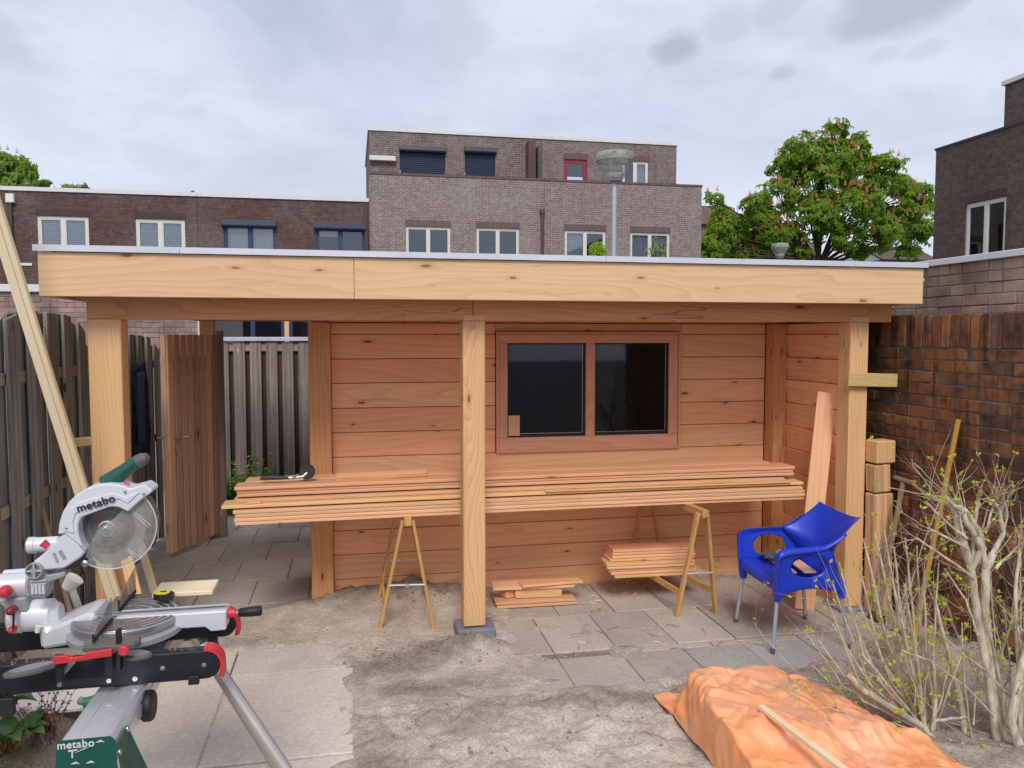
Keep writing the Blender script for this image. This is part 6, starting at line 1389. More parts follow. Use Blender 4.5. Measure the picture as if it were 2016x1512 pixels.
# surface of the draped sheet: 54 rows of 62 points, each x, y, z in millimetres as steps from the point before
SHEET = [
    [1465,2073,-19,27,-10,8,28,12,5,20,-1,13,27,-2,-2,29,2,-1,30,-5,3,29,-1,6,27,5,-1,25,7,-21,31,-2,-4,30,-3,2,30,-3,5,30,-4,5,32,-4,2,40,-2,4,35,3,10,25,11,14,24,14,14,32,4,3,36,-2,-10,39,9,-3,34,7,14,29,7,7,3,-19,-15,7,-11,-20,26,4,-6,27,-1,-5,30,-2,-3,29,0,0,30,0,1,31,1,4,30,1,1,30,0,-1,30,-1,0,30,0,0,29,0,-2,28,-3,6,25,-6,-4,29,-1,-4,29,2,0,29,3,-2,28,-1,0,29,-1,2,31,0,7,32,3,4,31,2,1,28,1,4,27,1,6,28,2,-1,28,1,-2,27,3,-7,27,2,-6,28,3,0,28,3,0,27,1,0,28,4,0,28,2,0,30,-6,0,30,-6,0,27,5,0,26,13,0],
    [1462,2105,14,30,-3,3,29,2,3,27,5,-4,29,2,-1,29,0,1,30,0,-2,29,0,-2,27,2,7,28,-3,-3,29,-3,-4,30,-1,0,29,-1,4,29,0,-3,35,-3,3,37,-3,-4,31,-2,2,30,1,5,24,0,-3,30,19,4,36,13,1,26,9,22,25,6,4,10,-12,-17,18,-8,-13,28,2,-1,29,2,-2,29,-2,-1,29,-3,2,28,-2,0,30,1,-1,31,3,-1,29,1,-1,27,0,3,29,-1,-3,31,-2,1,30,0,1,28,-1,-1,28,-1,-1,28,-2,3,28,-1,-1,28,-2,-1,28,-2,0,29,0,2,31,1,-1,30,0,-2,28,2,2,26,0,7,26,-1,-5,27,0,-4,27,1,6,29,4,-2,32,5,-4,24,2,14,28,3,0,27,1,0,27,4,0,27,0,1,28,-4,-5,30,-3,-7,26,2,0,21,7,5],
    [1467,2150,13,30,1,0,30,1,3,29,0,-2,30,0,-1,30,0,0,29,1,0,30,0,-1,29,0,5,28,-1,-3,29,-2,-1,29,-1,0,27,-2,9,25,0,-9,34,-3,2,34,-3,6,31,-3,-2,24,-1,5,24,4,-12,32,13,2,32,14,10,23,8,17,20,-3,-17,20,-8,-11,29,1,3,30,4,-2,30,3,0,28,-3,3,28,-2,-4,28,-2,1,30,1,3,29,0,7,26,-6,10,22,3,-7,29,-7,1,34,3,-11,33,1,1,28,0,2,29,2,-2,28,1,-4,27,-2,-1,27,-5,1,28,-6,0,27,-3,-1,27,1,3,28,2,-3,26,1,3,27,0,-1,27,-1,1,27,-3,6,26,-1,-5,30,4,-4,29,0,10,28,4,2,26,-4,-7,27,2,-1,27,1,-1,27,1,1,28,1,1,28,-2,-6,27,1,4,26,3,0],
    [1477,2190,15,27,3,4,30,1,-4,30,0,0,29,-1,-2,31,1,0,29,1,0,30,0,-1,30,0,2,28,-1,-2,30,-2,0,28,-2,5,28,-2,10,22,0,-13,31,-1,-2,31,-1,4,30,-1,5,26,1,-1,24,4,3,28,9,5,22,3,0,27,6,-10,27,0,-3,29,1,-3,31,3,3,27,0,10,28,-1,1,28,0,-9,28,-3,-2,28,-6,4,28,-5,8,26,-2,12,27,-1,4,25,-1,-15,26,0,-15,39,7,7,31,4,-2,28,2,-5,26,-1,5,27,-2,0,28,-5,0,27,-5,-4,26,-6,2,26,-2,-4,25,-1,5,26,0,0,27,1,-4,27,-1,2,27,-1,2,27,0,-2,26,-3,1,27,-1,1,27,0,4,26,0,-6,28,0,-2,29,0,3,27,2,-1,25,-2,1,26,0,-3,26,0,7,27,0,0,27,2,-8],
    [1483,2231,13,30,2,-1,32,3,0,29,-1,3,28,-1,0,28,1,0,30,1,-2,31,1,-1,30,0,1,29,-2,1,31,-2,-2,30,-2,2,23,-3,9,25,0,-3,26,0,-5,29,-1,0,29,-1,-2,28,6,4,29,7,11,22,6,12,20,2,-21,28,2,-6,28,1,1,29,1,1,28,-1,12,27,1,6,28,1,-14,31,2,-2,29,-2,2,27,-4,-3,27,-6,0,27,-4,6,24,-2,-2,30,2,-6,36,4,7,31,1,0,28,2,-6,25,-1,3,26,-2,-1,25,-3,3,27,-6,-4,24,-6,1,26,-3,-5,27,0,1,26,-2,1,26,-3,-1,24,0,4,27,-2,-5,27,-3,8,26,-2,4,26,-2,-5,25,-3,-6,26,-1,1,27,0,5,28,0,-3,29,0,3,26,-2,8,25,0,-8,25,0,-5,24,0,8,27,0,1,26,0,-12],
    [1493,2276,12,31,2,0,31,2,0,29,-1,0,28,-2,3,27,0,0,30,1,-2,31,3,0,28,-1,2,29,-3,1,29,-3,4,26,-5,6,19,-5,-10,27,5,-2,29,3,2,28,-2,3,27,1,-2,29,6,4,27,5,16,25,7,0,18,0,-21,28,1,-2,28,1,-2,29,0,1,29,-1,5,26,2,9,28,1,-11,33,1,-4,29,0,0,26,-4,3,27,-5,5,27,-5,7,28,-2,-1,32,3,-2,32,1,-6,31,0,-4,24,-1,11,23,-2,-9,26,-1,3,26,-3,-4,22,-7,4,25,-4,-5,27,-2,-1,27,-3,0,27,-3,2,26,-3,-2,26,-3,0,24,-2,5,25,-2,-1,26,-3,1,25,-4,-6,25,-3,7,27,-1,-3,28,0,-2,28,1,0,26,-5,11,25,0,-1,24,-2,-7,26,1,-1,26,-1,-3,26,0,6,27,0,-8],
    [1506,2326,12,29,0,0,29,0,3,28,1,1,29,-1,1,29,-1,0,29,0,0,29,0,1,26,-1,0,27,-2,-6,22,-2,15,21,0,-9,28,-2,-1,28,1,3,26,-2,6,27,1,2,27,0,6,26,0,6,24,5,2,25,5,-9,26,-1,-5,27,0,-1,28,0,-1,27,0,-1,28,-2,1,28,0,1,29,2,2,30,-1,2,27,-3,3,27,-4,6,28,-3,4,27,-1,-1,26,0,-11,31,-1,1,29,3,-16,31,0,-1,27,-2,-1,25,0,-1,26,-2,-1,24,-4,9,25,-5,0,25,-7,-2,25,-5,1,28,-1,3,29,-1,7,28,-1,4,21,-4,-8,21,-4,-13,25,-3,1,26,-5,-2,25,-3,3,29,0,-3,27,-2,6,24,-5,10,24,-7,5,26,0,-2,24,-1,-13,26,1,-6,26,-1,-1,27,-1,0,27,-1,0,26,-2,5],
    [1514,2370,12,29,0,0,29,-1,0,28,0,4,27,-2,-3,28,0,4,28,-1,-2,28,0,-1,28,-1,0,27,-2,-2,13,-2,25,25,-5,15,27,5,4,22,-10,8,25,-9,6,30,1,-3,25,11,-10,24,-3,4,26,6,-5,28,0,-1,27,-1,0,28,-1,1,27,-3,1,27,-2,2,28,3,-1,28,2,2,27,1,0,27,-1,-3,28,0,-4,29,0,-3,27,-1,-3,27,-2,-1,25,-7,4,27,3,-4,30,2,-6,29,-7,-5,26,-12,2,26,-5,0,27,-3,4,26,-2,7,27,-1,5,26,-2,0,24,-1,-5,27,1,4,29,4,-2,28,2,-3,19,-1,-15,22,-5,-12,26,-6,-1,25,-7,-2,25,-3,-4,26,-5,11,23,-10,16,26,-4,0,22,-6,-13,26,2,-8,28,3,-7,26,-1,4,25,-6,6,26,-6,5,27,-2,0,26,3,-1],
    [1518,2412,12,29,-1,0,28,0,2,29,2,1,28,1,-1,27,0,-1,27,0,2,27,-2,-1,28,-3,0,30,-5,2,24,-7,18,12,-3,27,21,-8,16,24,-7,9,29,-4,-1,23,1,0,23,4,3,26,-2,4,26,-2,2,27,-2,-1,28,-2,-1,26,-7,2,28,1,3,31,6,4,29,-1,6,24,3,-1,25,-5,-4,28,-9,-5,30,-6,-5,27,0,-4,26,12,-1,27,6,0,26,-3,-3,27,-8,-3,25,-9,-1,29,3,-6,28,3,-8,26,0,-4,26,-1,-1,26,0,-5,26,-3,-4,25,-3,0,24,0,-4,25,-3,-9,27,0,-6,27,2,0,26,-3,0,25,-2,1,21,-5,-14,21,-6,-8,24,-4,9,24,-8,1,26,-6,0,25,-5,-3,26,-1,-5,28,4,-2,27,4,2,26,-3,0,26,-11,8,26,-9,5,26,-2,3,22,-1,-12],
    [1522,2453,13,26,-4,10,25,2,1,30,3,-5,29,2,-4,28,0,0,28,0,0,28,-2,0,28,-4,2,28,-6,12,24,-7,12,27,-2,6,22,-7,14,21,-7,15,20,-7,18,10,-12,19,25,-6,11,25,6,1,28,-6,5,26,-5,1,26,-10,1,27,-3,1,29,11,2,32,1,9,29,3,2,23,-5,-1,29,-5,-7,28,-11,-4,28,-6,-5,23,7,-9,26,5,8,27,9,0,27,0,-6,31,-3,-10,24,-11,-1,27,-2,-4,29,2,-7,25,-1,-6,25,6,-7,26,1,-6,25,2,-8,25,2,-8,25,-4,-4,26,-6,-4,23,-1,-9,24,-5,-3,25,0,-3,21,6,-14,19,-7,-14,27,2,1,24,-2,-1,26,-3,2,24,-5,-3,26,-9,0,27,-5,0,27,2,3,29,7,-4,27,1,0,26,-9,0,26,-8,1,26,-2,5,24,2,-3],
    [1521,2490,27,25,-4,12,28,-1,2,30,0,-4,28,-1,-3,27,-1,-3,28,-1,-1,27,1,2,24,2,7,28,-2,5,21,-6,15,23,-5,14,22,-7,14,21,-8,15,18,-10,17,20,-9,15,21,-8,12,28,-2,8,30,-1,2,28,-1,1,26,-4,5,28,0,1,29,3,0,28,2,-1,27,0,-1,26,-2,-2,26,-5,2,28,-9,-4,25,-10,-5,24,0,0,27,-2,-1,28,-1,-1,26,-3,2,31,1,-5,29,2,-7,26,-6,-3,26,-6,-4,26,-1,-4,27,5,-6,26,7,-6,25,1,-6,23,3,-12,26,-2,-8,25,-1,-10,12,1,-19,23,0,-13,21,1,-17,23,2,-16,27,1,-1,26,-2,0,24,-5,-1,26,-2,0,27,-4,1,24,-9,2,26,-6,-2,26,-1,0,29,8,1,30,5,2,26,1,-2,26,0,-2,27,1,-2,27,2,0],
    [1523,2526,12,27,-6,1,27,-3,0,28,-2,-1,25,1,4,26,1,4,27,4,4,25,2,8,25,0,12,23,-3,18,17,-11,23,20,-5,17,24,-4,11,23,-7,11,25,-8,12,18,-10,16,23,-6,8,28,-1,-2,31,1,-1,30,-1,14,28,6,-8,29,5,-8,27,-1,2,25,-4,3,25,-4,-2,25,-2,-3,24,-3,6,24,-10,-6,28,-7,-1,26,-7,0,27,-3,0,25,-4,2,29,-2,-1,32,1,-1,30,-3,3,26,-3,-2,25,-5,-2,26,-1,-2,27,0,-2,27,-1,-3,26,-1,-5,25,2,-11,26,2,-13,17,5,-21,19,3,-18,21,1,-18,18,4,-22,22,1,-17,25,-2,-6,26,-5,0,24,-7,2,26,-5,4,26,-3,1,26,-6,-2,26,-3,-1,26,0,-6,28,-1,-1,27,0,2,27,3,4,27,1,3,27,-3,3,24,-9,1],
    [1528,2575,12,26,-6,0,27,-4,0,27,-5,0,24,-7,7,22,-5,16,13,-2,17,25,2,8,24,5,10,24,-3,20,20,-8,26,11,-15,22,23,-5,12,30,3,1,27,-5,6,21,-10,10,24,-2,3,27,-1,2,31,1,-6,34,0,5,33,2,9,25,11,-18,27,1,-7,25,-6,-2,26,-6,3,22,-5,11,25,-3,-6,26,-6,-2,24,-10,1,26,-5,-2,26,-4,-2,29,-2,-1,33,0,4,29,-4,11,27,-4,2,23,-4,-10,24,-4,-7,26,-2,4,28,-2,3,25,-1,-4,26,-2,-6,30,-2,-4,27,0,-8,21,3,-17,18,4,-19,20,2,-19,21,0,-19,20,1,-19,20,3,-17,23,-3,-13,26,-8,-5,24,-6,5,26,-6,-4,27,-4,0,25,-5,5,24,-10,6,22,-14,0,24,-11,6,26,-8,4,26,-7,0,26,-7,3,25,-6,4],
    [1533,2615,18,25,-3,-4,26,-6,6,25,-5,-1,26,-5,-3,20,-6,19,18,-6,26,7,-7,29,18,-2,19,24,4,14,21,-6,19,15,-13,20,21,-7,11,28,2,2,26,-7,9,25,-2,3,26,1,-3,26,-5,5,31,3,-6,37,1,-5,37,0,2,28,-4,9,25,-1,-6,22,5,-7,24,-1,-4,25,0,-5,23,-9,9,25,-11,6,26,-2,-7,26,-3,-8,29,-4,2,31,-2,3,28,-4,4,25,-6,-3,24,-3,-8,22,-5,-7,26,-1,1,28,-3,-1,28,-3,12,25,-5,8,26,-3,-12,28,1,-17,29,0,-3,27,-3,-2,22,1,-12,21,3,-17,19,3,-20,20,1,-21,19,1,-21,22,-1,-20,24,-5,-13,20,-13,-2,24,-12,7,23,-13,5,20,-16,4,25,-10,6,27,-6,5,27,-5,0,27,-2,0,28,0,-1,28,-1,-2,28,0,-3],
    [1534,2666,14,26,-7,-1,27,-9,-1,26,-7,2,23,-6,13,23,-5,18,14,-4,32,10,-6,33,10,-9,27,8,-11,22,22,-2,13,18,-8,17,15,-15,14,29,0,5,32,1,2,29,3,-2,26,0,-2,26,-5,5,30,0,-3,33,6,-12,36,2,-3,29,0,-2,26,-1,3,24,1,-4,26,-3,-1,26,-4,-1,24,-6,0,21,-10,7,28,-5,-3,28,-3,-6,29,-2,-6,26,-7,-10,21,-6,-12,26,-1,-3,26,-2,3,28,-2,-1,28,-3,0,28,-3,5,26,-5,15,21,-8,-4,25,-3,-18,35,5,-1,28,0,-6,25,-5,3,28,-2,-5,27,1,-9,26,-3,-7,17,6,-20,19,-6,-21,20,-5,-23,11,-8,-15,11,-24,-5,25,-8,1,27,-7,-1,27,-7,-2,26,-10,-8,27,-4,-3,25,-10,-6,28,1,2,30,2,-1,29,-3,-10,22,10,9],
    [1533,2719,42,24,-10,5,24,-15,0,23,-15,4,23,-9,10,23,-4,14,10,-3,22,7,-6,31,10,-8,25,12,-9,22,15,-8,20,16,-11,17,24,-5,5,28,-1,5,34,1,2,29,1,2,26,-1,-3,26,-1,-3,29,0,-4,35,3,-1,33,1,-4,27,-1,1,26,2,-1,26,-3,1,30,-2,-4,27,-7,4,18,-5,-9,19,-6,-5,24,-6,-13,25,-6,-12,28,-4,-6,28,-3,-6,27,-2,-2,27,-2,-2,29,-2,-1,30,-3,0,27,-3,1,26,-4,5,26,-4,-1,24,-6,-6,29,-1,-2,31,0,-4,26,-3,2,28,-3,0,28,-3,3,29,-3,-2,27,-3,-5,27,-3,-11,22,-3,-15,17,-6,-22,16,-16,-16,12,-13,-23,6,-12,-26,25,-8,-6,28,-7,-4,27,-7,-6,28,-4,-3,27,-8,-2,29,-3,0,31,4,1,31,6,8,25,9,-10],
    [1554,2729,33,12,13,6,22,-13,11,20,-18,3,20,-8,11,19,-1,18,14,3,25,7,-6,28,8,-8,24,11,-8,24,7,-9,26,21,-7,11,25,-6,2,27,-3,1,30,0,4,28,-1,5,26,-4,4,26,-4,1,29,2,-3,34,5,-10,31,2,-4,27,0,-2,27,0,-1,28,-2,0,30,-5,3,22,-7,-5,24,-6,3,22,-7,-12,15,-3,-21,26,-5,-11,29,-4,-5,28,-4,-1,27,-4,3,28,-2,-3,32,-3,0,31,-2,-1,24,-2,-11,27,-3,-1,27,-4,-2,27,-4,2,27,-4,-1,28,-3,2,28,-2,-1,28,-4,1,27,-4,4,26,-3,-6,26,-4,-12,25,-8,-14,26,-5,-11,27,-1,-8,21,-7,-18,11,-14,-25,4,-17,-30,19,-12,-17,29,-6,-2,30,-4,9,31,-2,7,28,-1,-2,29,-5,3,29,-6,6,27,6,-5,15,4,-23],
    [1545,2758,12,27,-4,4,22,-4,12,7,-7,20,8,-5,26,7,-3,27,8,-4,26,9,-6,24,17,-2,20,22,-1,18,16,-8,21,23,-3,12,27,-4,0,27,-2,3,29,-1,7,26,-3,-2,27,-4,1,27,-2,0,29,0,-2,30,3,-2,27,1,-2,27,-1,-1,26,0,-1,27,-1,0,29,-6,1,30,-8,1,22,-5,0,22,-9,-11,21,-3,-17,26,-5,-8,28,-2,-10,23,-5,-10,22,-8,-6,24,-5,-4,32,-2,0,33,-1,1,29,-1,-1,27,-2,-3,28,-4,-2,27,-3,-2,27,-5,1,27,-5,-3,28,-3,3,27,-3,5,25,-6,-7,25,-7,-7,26,-8,-3,29,-6,-13,26,-5,-15,24,-3,-15,15,-11,-17,16,-10,-25,12,-15,-27,23,-9,-12,29,-8,1,30,-3,15,29,-5,15,28,-7,6,29,-6,3,28,-2,-3,12,-3,-20,9,-2,-12],
    [1540,2804,12,20,-13,18,22,-8,14,23,-7,9,0,-4,23,-4,-3,30,5,-4,26,13,-3,23,17,-4,21,17,-3,22,23,-3,19,28,0,4,28,-1,2,30,0,3,33,1,2,28,-2,0,26,-1,3,28,0,-3,26,-2,6,23,-3,-10,25,-4,5,26,-2,-2,27,1,0,28,2,4,26,-1,-6,26,-7,1,27,-10,-5,26,-10,-3,24,-9,-5,22,-4,-18,25,-4,-17,26,-3,-8,23,-8,-10,23,-9,-7,28,-3,0,31,0,2,32,-1,3,29,-1,-4,28,-2,4,27,-5,5,26,-7,3,29,-7,-2,27,-3,-10,28,-2,-1,29,-4,-4,23,-9,6,23,-10,-13,22,-11,-20,24,-7,-17,20,-6,-19,16,-10,-23,17,-10,-25,24,-8,-20,28,-9,-3,31,-10,-2,31,-7,11,28,-11,7,28,-6,7,27,2,9,18,-5,-11,3,-19,-18,24,-16,-6],
    [1541,2857,13,23,-13,11,23,-14,5,24,-8,11,12,-6,23,-2,-5,31,11,-8,22,14,-3,22,12,-1,23,9,-3,24,8,-3,25,16,-2,20,26,-1,4,32,2,-11,42,3,9,31,1,-9,29,-2,4,24,-1,8,23,-3,-2,23,-4,-3,25,-3,9,27,-1,-8,26,0,-6,27,2,10,27,1,3,26,-2,-10,26,-7,-2,25,-13,-4,25,-15,-10,19,-10,-18,26,-4,-12,27,-3,-12,28,-2,-8,28,-5,-2,28,-5,3,28,-5,-3,27,-4,-5,27,-4,10,27,-5,5,28,-6,2,28,-7,-2,31,-7,-3,29,-6,5,29,-2,-9,27,2,-12,26,-10,-1,25,-8,-2,14,-11,-26,17,-11,-24,20,-11,-21,23,-12,-12,24,-7,-19,25,-7,-18,27,-8,-11,26,-13,3,30,-11,7,29,-8,8,29,-2,2,30,-1,-2,17,-15,-3,17,-13,-15,24,-18,4],
    [1551,2902,15,18,-6,0,24,-16,3,18,-9,17,18,-7,20,9,-8,27,8,-5,25,6,-1,25,6,-1,26,6,-6,25,7,-7,24,16,-3,17,23,-1,12,31,2,-12,42,3,9,32,0,-10,28,-3,1,24,0,4,24,-2,1,26,-3,14,28,-1,3,23,-4,-12,24,-2,-11,26,0,1,27,0,-2,27,1,1,29,-3,2,26,-9,-2,26,-15,-8,17,-15,-21,22,-9,-16,30,-1,-8,32,-2,1,30,-3,0,26,-6,-8,25,-8,-6,28,-6,1,27,-7,-3,28,-8,-1,28,-5,2,31,-5,5,33,-3,6,29,-6,-5,29,-6,7,27,-9,2,27,-7,-8,21,-2,-17,17,-10,-23,19,-14,-21,22,-17,-10,22,-12,-15,24,-9,-16,25,-8,-16,26,-8,-14,26,-9,-12,26,-10,-2,26,-12,0,28,-11,-4,29,-8,0,30,-6,3,24,-9,5,22,-16,0],
    [1575,2921,40,14,6,-23,12,-7,11,12,-9,13,16,-4,16,1,-7,26,4,-5,26,11,-1,23,8,-5,24,4,-4,26,14,-6,22,19,-3,17,24,3,5,30,0,-1,33,-1,5,27,-1,6,27,-1,2,27,-1,-1,25,-4,-4,29,-1,6,27,-3,-1,21,-3,-11,27,0,-3,25,0,10,24,2,-9,28,-2,1,32,-5,-5,31,-9,-2,25,-7,-1,22,-12,-16,24,-12,-12,27,-6,-11,27,-5,-8,27,-6,-7,28,-6,-4,28,-6,-2,28,-7,-2,28,-8,1,25,-11,7,28,-7,5,33,-2,-1,35,-1,-12,33,-6,-3,28,-7,7,24,-9,14,28,-9,-6,26,-9,-13,21,-11,-21,19,-13,-22,14,-10,-24,16,-10,-25,19,-10,-21,26,-11,-14,29,-11,-9,29,-10,-7,29,-10,3,29,-10,-2,30,-9,-1,28,-10,6,28,-9,-5,28,-12,4,19,-17,-4],
    [1549,2948,21,19,1,-4,20,6,16,24,-2,5,8,-4,23,3,-5,26,4,-5,25,4,-6,26,8,-4,24,14,-2,22,13,-3,23,19,-3,16,28,0,-1,28,0,4,29,-2,-1,27,-2,1,27,-1,1,27,-2,-1,28,-3,3,27,-1,4,26,-2,3,25,-3,-13,26,0,8,23,-2,4,24,2,-6,28,-1,-8,32,-4,-2,34,-10,1,31,-9,-1,27,-8,-3,24,-9,-13,23,-9,-17,21,-9,-20,30,-7,-4,29,-6,2,28,-7,1,27,-7,0,28,-9,6,28,-7,2,30,-6,0,31,-5,-5,32,-4,-6,33,-5,-6,24,-8,11,21,-14,-7,26,-13,-8,29,-5,-7,25,-8,-17,21,-10,-21,18,-11,-24,16,-10,-25,15,-10,-27,25,-12,-16,30,-13,-1,33,-12,-1,30,-11,1,29,-10,2,29,-11,1,29,-10,-4,29,-10,3,26,-15,-1,27,-16,-3],
    [1537,2986,12,26,3,4,26,4,-1,15,1,24,5,-3,26,3,-5,26,3,-5,26,3,-5,27,4,-3,27,16,4,19,21,1,17,21,-6,16,28,-5,4,28,-5,-1,28,-2,1,27,-2,-2,28,-2,0,28,-2,-1,28,-2,3,26,-2,6,28,-1,-3,29,-2,-7,20,-3,13,26,-4,-7,26,3,2,28,0,-6,31,-3,-4,32,-10,-3,30,-9,-3,28,-10,-7,21,-11,-16,24,-10,-16,27,-7,-12,31,-7,-7,30,-7,0,29,-5,3,28,-6,3,30,-6,-3,31,-5,-4,29,-7,2,27,-10,8,29,-9,4,28,-3,-5,27,-9,-10,25,-16,3,29,-9,-2,25,-7,-18,25,-8,-17,23,-10,-19,25,-10,-16,12,-8,-28,14,-15,-24,26,-14,-16,28,-14,1,32,-12,-7,31,-12,2,29,-11,3,29,-11,-5,30,-11,3,29,-11,-3,29,-13,0,29,-15,0],
    [1530,3030,12,26,2,3,25,4,6,13,1,23,5,-4,27,5,-4,26,2,-3,27,8,-3,26,11,-1,27,8,1,28,13,0,18,26,-5,11,32,-7,-6,32,-7,2,27,-4,-1,24,-1,8,28,-2,-1,28,-1,-3,28,-2,1,28,-2,2,28,-3,2,27,-1,-14,26,-5,3,25,-3,-4,30,2,1,31,3,-5,30,-4,4,28,-11,-2,25,-9,-14,25,-8,-16,25,-10,-14,27,-12,-8,28,-10,-1,29,-8,-1,30,-6,-4,29,-5,-6,31,-7,1,32,-6,1,31,-5,0,27,-9,3,27,-11,0,30,-8,-2,29,-6,9,28,-7,3,28,-11,-9,28,-9,-10,26,-8,-17,29,-8,-13,27,-9,-16,22,-11,-20,17,-13,-25,6,-14,-32,23,-19,-13,27,-15,-3,31,-11,0,30,-12,0,30,-12,-1,31,-12,0,30,-10,3,30,-11,3,30,-11,4,27,-8,-11],
    [1522,3081,12,28,-1,2,22,0,16,16,-1,22,13,1,26,10,1,28,5,-2,27,4,-4,27,14,-3,23,10,-1,23,-2,-4,21,32,-7,6,33,-8,-3,29,-7,5,27,-2,-8,25,-3,9,26,-2,6,29,-1,-4,28,-2,-1,28,-3,6,28,-2,1,27,-1,-9,28,-4,-9,28,-2,-2,32,2,1,30,-1,10,29,-5,1,25,-10,-15,27,-8,-17,24,-7,-19,26,-9,-13,28,-11,-6,28,-12,2,29,-12,5,29,-8,4,28,-5,-6,29,-3,-13,32,-7,1,32,-8,6,27,-10,-6,29,-9,0,29,-8,5,31,-9,-6,30,-7,6,29,-10,-3,30,-11,-3,19,-9,-24,27,-8,-18,27,-8,-18,17,-13,-23,19,-14,-23,19,-11,-24,21,-16,-14,29,-15,0,29,-15,-1,30,-14,0,30,-13,1,30,-13,-2,32,-12,1,30,-10,5,29,-11,0,28,-13,4],
    [1517,3133,12,24,-1,11,18,-7,21,15,-4,23,17,3,25,18,4,25,10,-3,26,6,-6,26,9,-4,20,3,-3,16,16,-5,26,31,-7,-1,25,-10,11,28,-3,0,25,-1,-8,27,-2,4,28,-4,2,27,-2,3,28,-1,-2,28,-5,8,32,-2,4,30,-3,5,28,-1,-5,29,-2,-4,29,0,-1,29,-1,-2,30,-4,-9,29,-8,-14,23,-9,-20,26,-10,-12,27,-9,-14,26,-7,-14,29,-10,-5,29,-14,-1,29,-15,4,28,-8,12,29,-3,3,30,-5,-13,30,-6,-6,30,-9,1,29,-10,0,30,-9,1,30,-9,0,30,-9,2,30,-11,1,29,-9,-4,10,-10,-30,21,-11,-25,24,-10,-21,21,-13,-22,27,-11,-16,22,-11,-21,27,-15,-9,30,-15,3,29,-16,-2,30,-16,-1,29,-14,1,30,-13,-2,30,-12,1,32,-11,0,32,-9,0,29,-12,0],
    [1534,3160,12,6,5,24,9,-3,24,11,-3,25,13,0,24,14,0,24,7,-7,28,15,3,23,21,2,18,18,-4,18,14,-7,15,25,-9,11,25,-9,13,26,1,-5,25,3,-14,28,-4,4,27,-7,9,29,-4,3,28,-1,-6,31,-4,4,31,-5,13,33,0,-3,29,-2,6,28,-2,-1,29,-1,-5,30,-1,-8,31,-1,-15,25,-7,-25,25,-6,-23,25,-9,-18,27,-8,-13,30,-6,-8,29,-9,2,27,-14,1,28,-16,-4,30,-13,0,28,-5,7,30,-7,0,30,-9,-3,30,-9,-1,30,-9,-1,29,-10,1,30,-10,1,30,-11,-2,30,-9,6,23,-9,-15,11,-11,-28,23,-11,-24,23,-13,-23,20,-15,-17,27,-9,-17,27,-12,-16,29,-15,-7,30,-16,-1,29,-16,1,29,-15,0,30,-15,-1,29,-16,3,28,-15,4,31,-12,5,35,-4,-8,33,-5,-5],
    [1565,3160,13,17,-1,19,7,9,25,2,7,29,-1,9,29,1,6,29,11,-6,29,2,3,31,11,-1,25,21,-4,17,25,-7,12,24,-6,13,28,-3,5,26,5,-13,27,2,-9,28,-7,5,27,-8,12,32,-3,1,31,-1,-4,32,-3,3,31,-5,12,30,-1,-5,30,-1,-2,29,-3,4,31,-1,-5,30,2,-16,27,0,-23,21,-6,-31,29,-4,-24,30,-5,-17,29,-8,-9,29,-8,3,26,-11,3,25,-12,3,27,-12,-9,30,-13,-1,31,-12,-1,30,-12,5,30,-12,1,30,-10,3,29,-10,0,30,-9,-5,30,-10,-2,30,-12,-2,31,-10,-3,28,-12,-7,13,-7,-30,27,-12,-19,24,-23,-2,21,-22,-6,21,-2,-27,21,-5,-29,27,-15,-17,32,-17,2,29,-16,-2,28,-17,3,30,-15,-2,34,-15,-1,29,-15,3,29,-13,-3,27,-9,11,25,0,-12],
    [1571,3192,21,22,3,6,10,6,26,5,4,33,3,5,34,5,6,31,-1,6,31,2,2,27,9,-2,27,18,-2,20,19,-8,19,24,-6,15,28,-1,4,28,1,-8,29,-4,-1,30,-3,-1,29,-1,-1,31,-2,-2,31,-2,0,33,-4,5,32,-5,10,31,-2,-1,28,-1,-6,26,-1,-7,35,-1,-3,30,1,-17,26,-1,-25,24,-9,-20,28,-11,-12,29,-5,-17,28,-8,-9,28,-2,-14,24,-9,-1,28,-10,1,27,-12,-2,31,-12,-5,29,-14,4,32,-13,2,30,-12,-1,29,-11,-5,30,-11,-1,30,-10,5,30,-11,0,30,-13,-3,31,-12,-1,21,-12,-15,25,-6,-23,28,-21,-5,23,-28,5,25,-19,-11,22,-9,-26,18,-2,-34,19,-1,-34,32,-18,-1,29,-16,1,28,-17,2,31,-16,-3,36,-16,1,32,-14,4,24,-17,3,27,-12,-6,29,-12,6],
    [1580,3228,11,-4,1,28,1,3,30,8,11,32,13,9,30,11,8,29,4,6,32,6,1,29,4,-8,31,12,-9,28,27,-1,11,29,-1,-1,29,-1,2,30,-2,5,30,-5,6,31,-4,2,29,0,-6,26,3,-14,30,-1,-1,34,-5,0,33,-5,7,31,-5,1,30,-2,1,27,0,-11,33,0,-3,34,-2,-8,23,-3,-21,23,-5,-21,30,-18,-6,31,-17,-2,27,0,-18,27,1,-19,27,-6,-16,28,-9,-9,31,-12,0,29,-14,9,29,-13,3,29,-10,-7,28,-10,-8,29,-10,-1,29,-12,3,31,-13,-3,32,-14,2,31,-15,-4,31,-14,-8,26,-15,11,24,-12,-14,25,-25,-2,25,-16,-16,25,-18,-12,24,-13,-18,15,0,-36,21,-3,-31,27,-15,-14,29,-17,1,26,-17,7,30,-16,-8,35,-16,0,31,-16,10,26,-18,-10,29,-13,2,32,-13,-3],
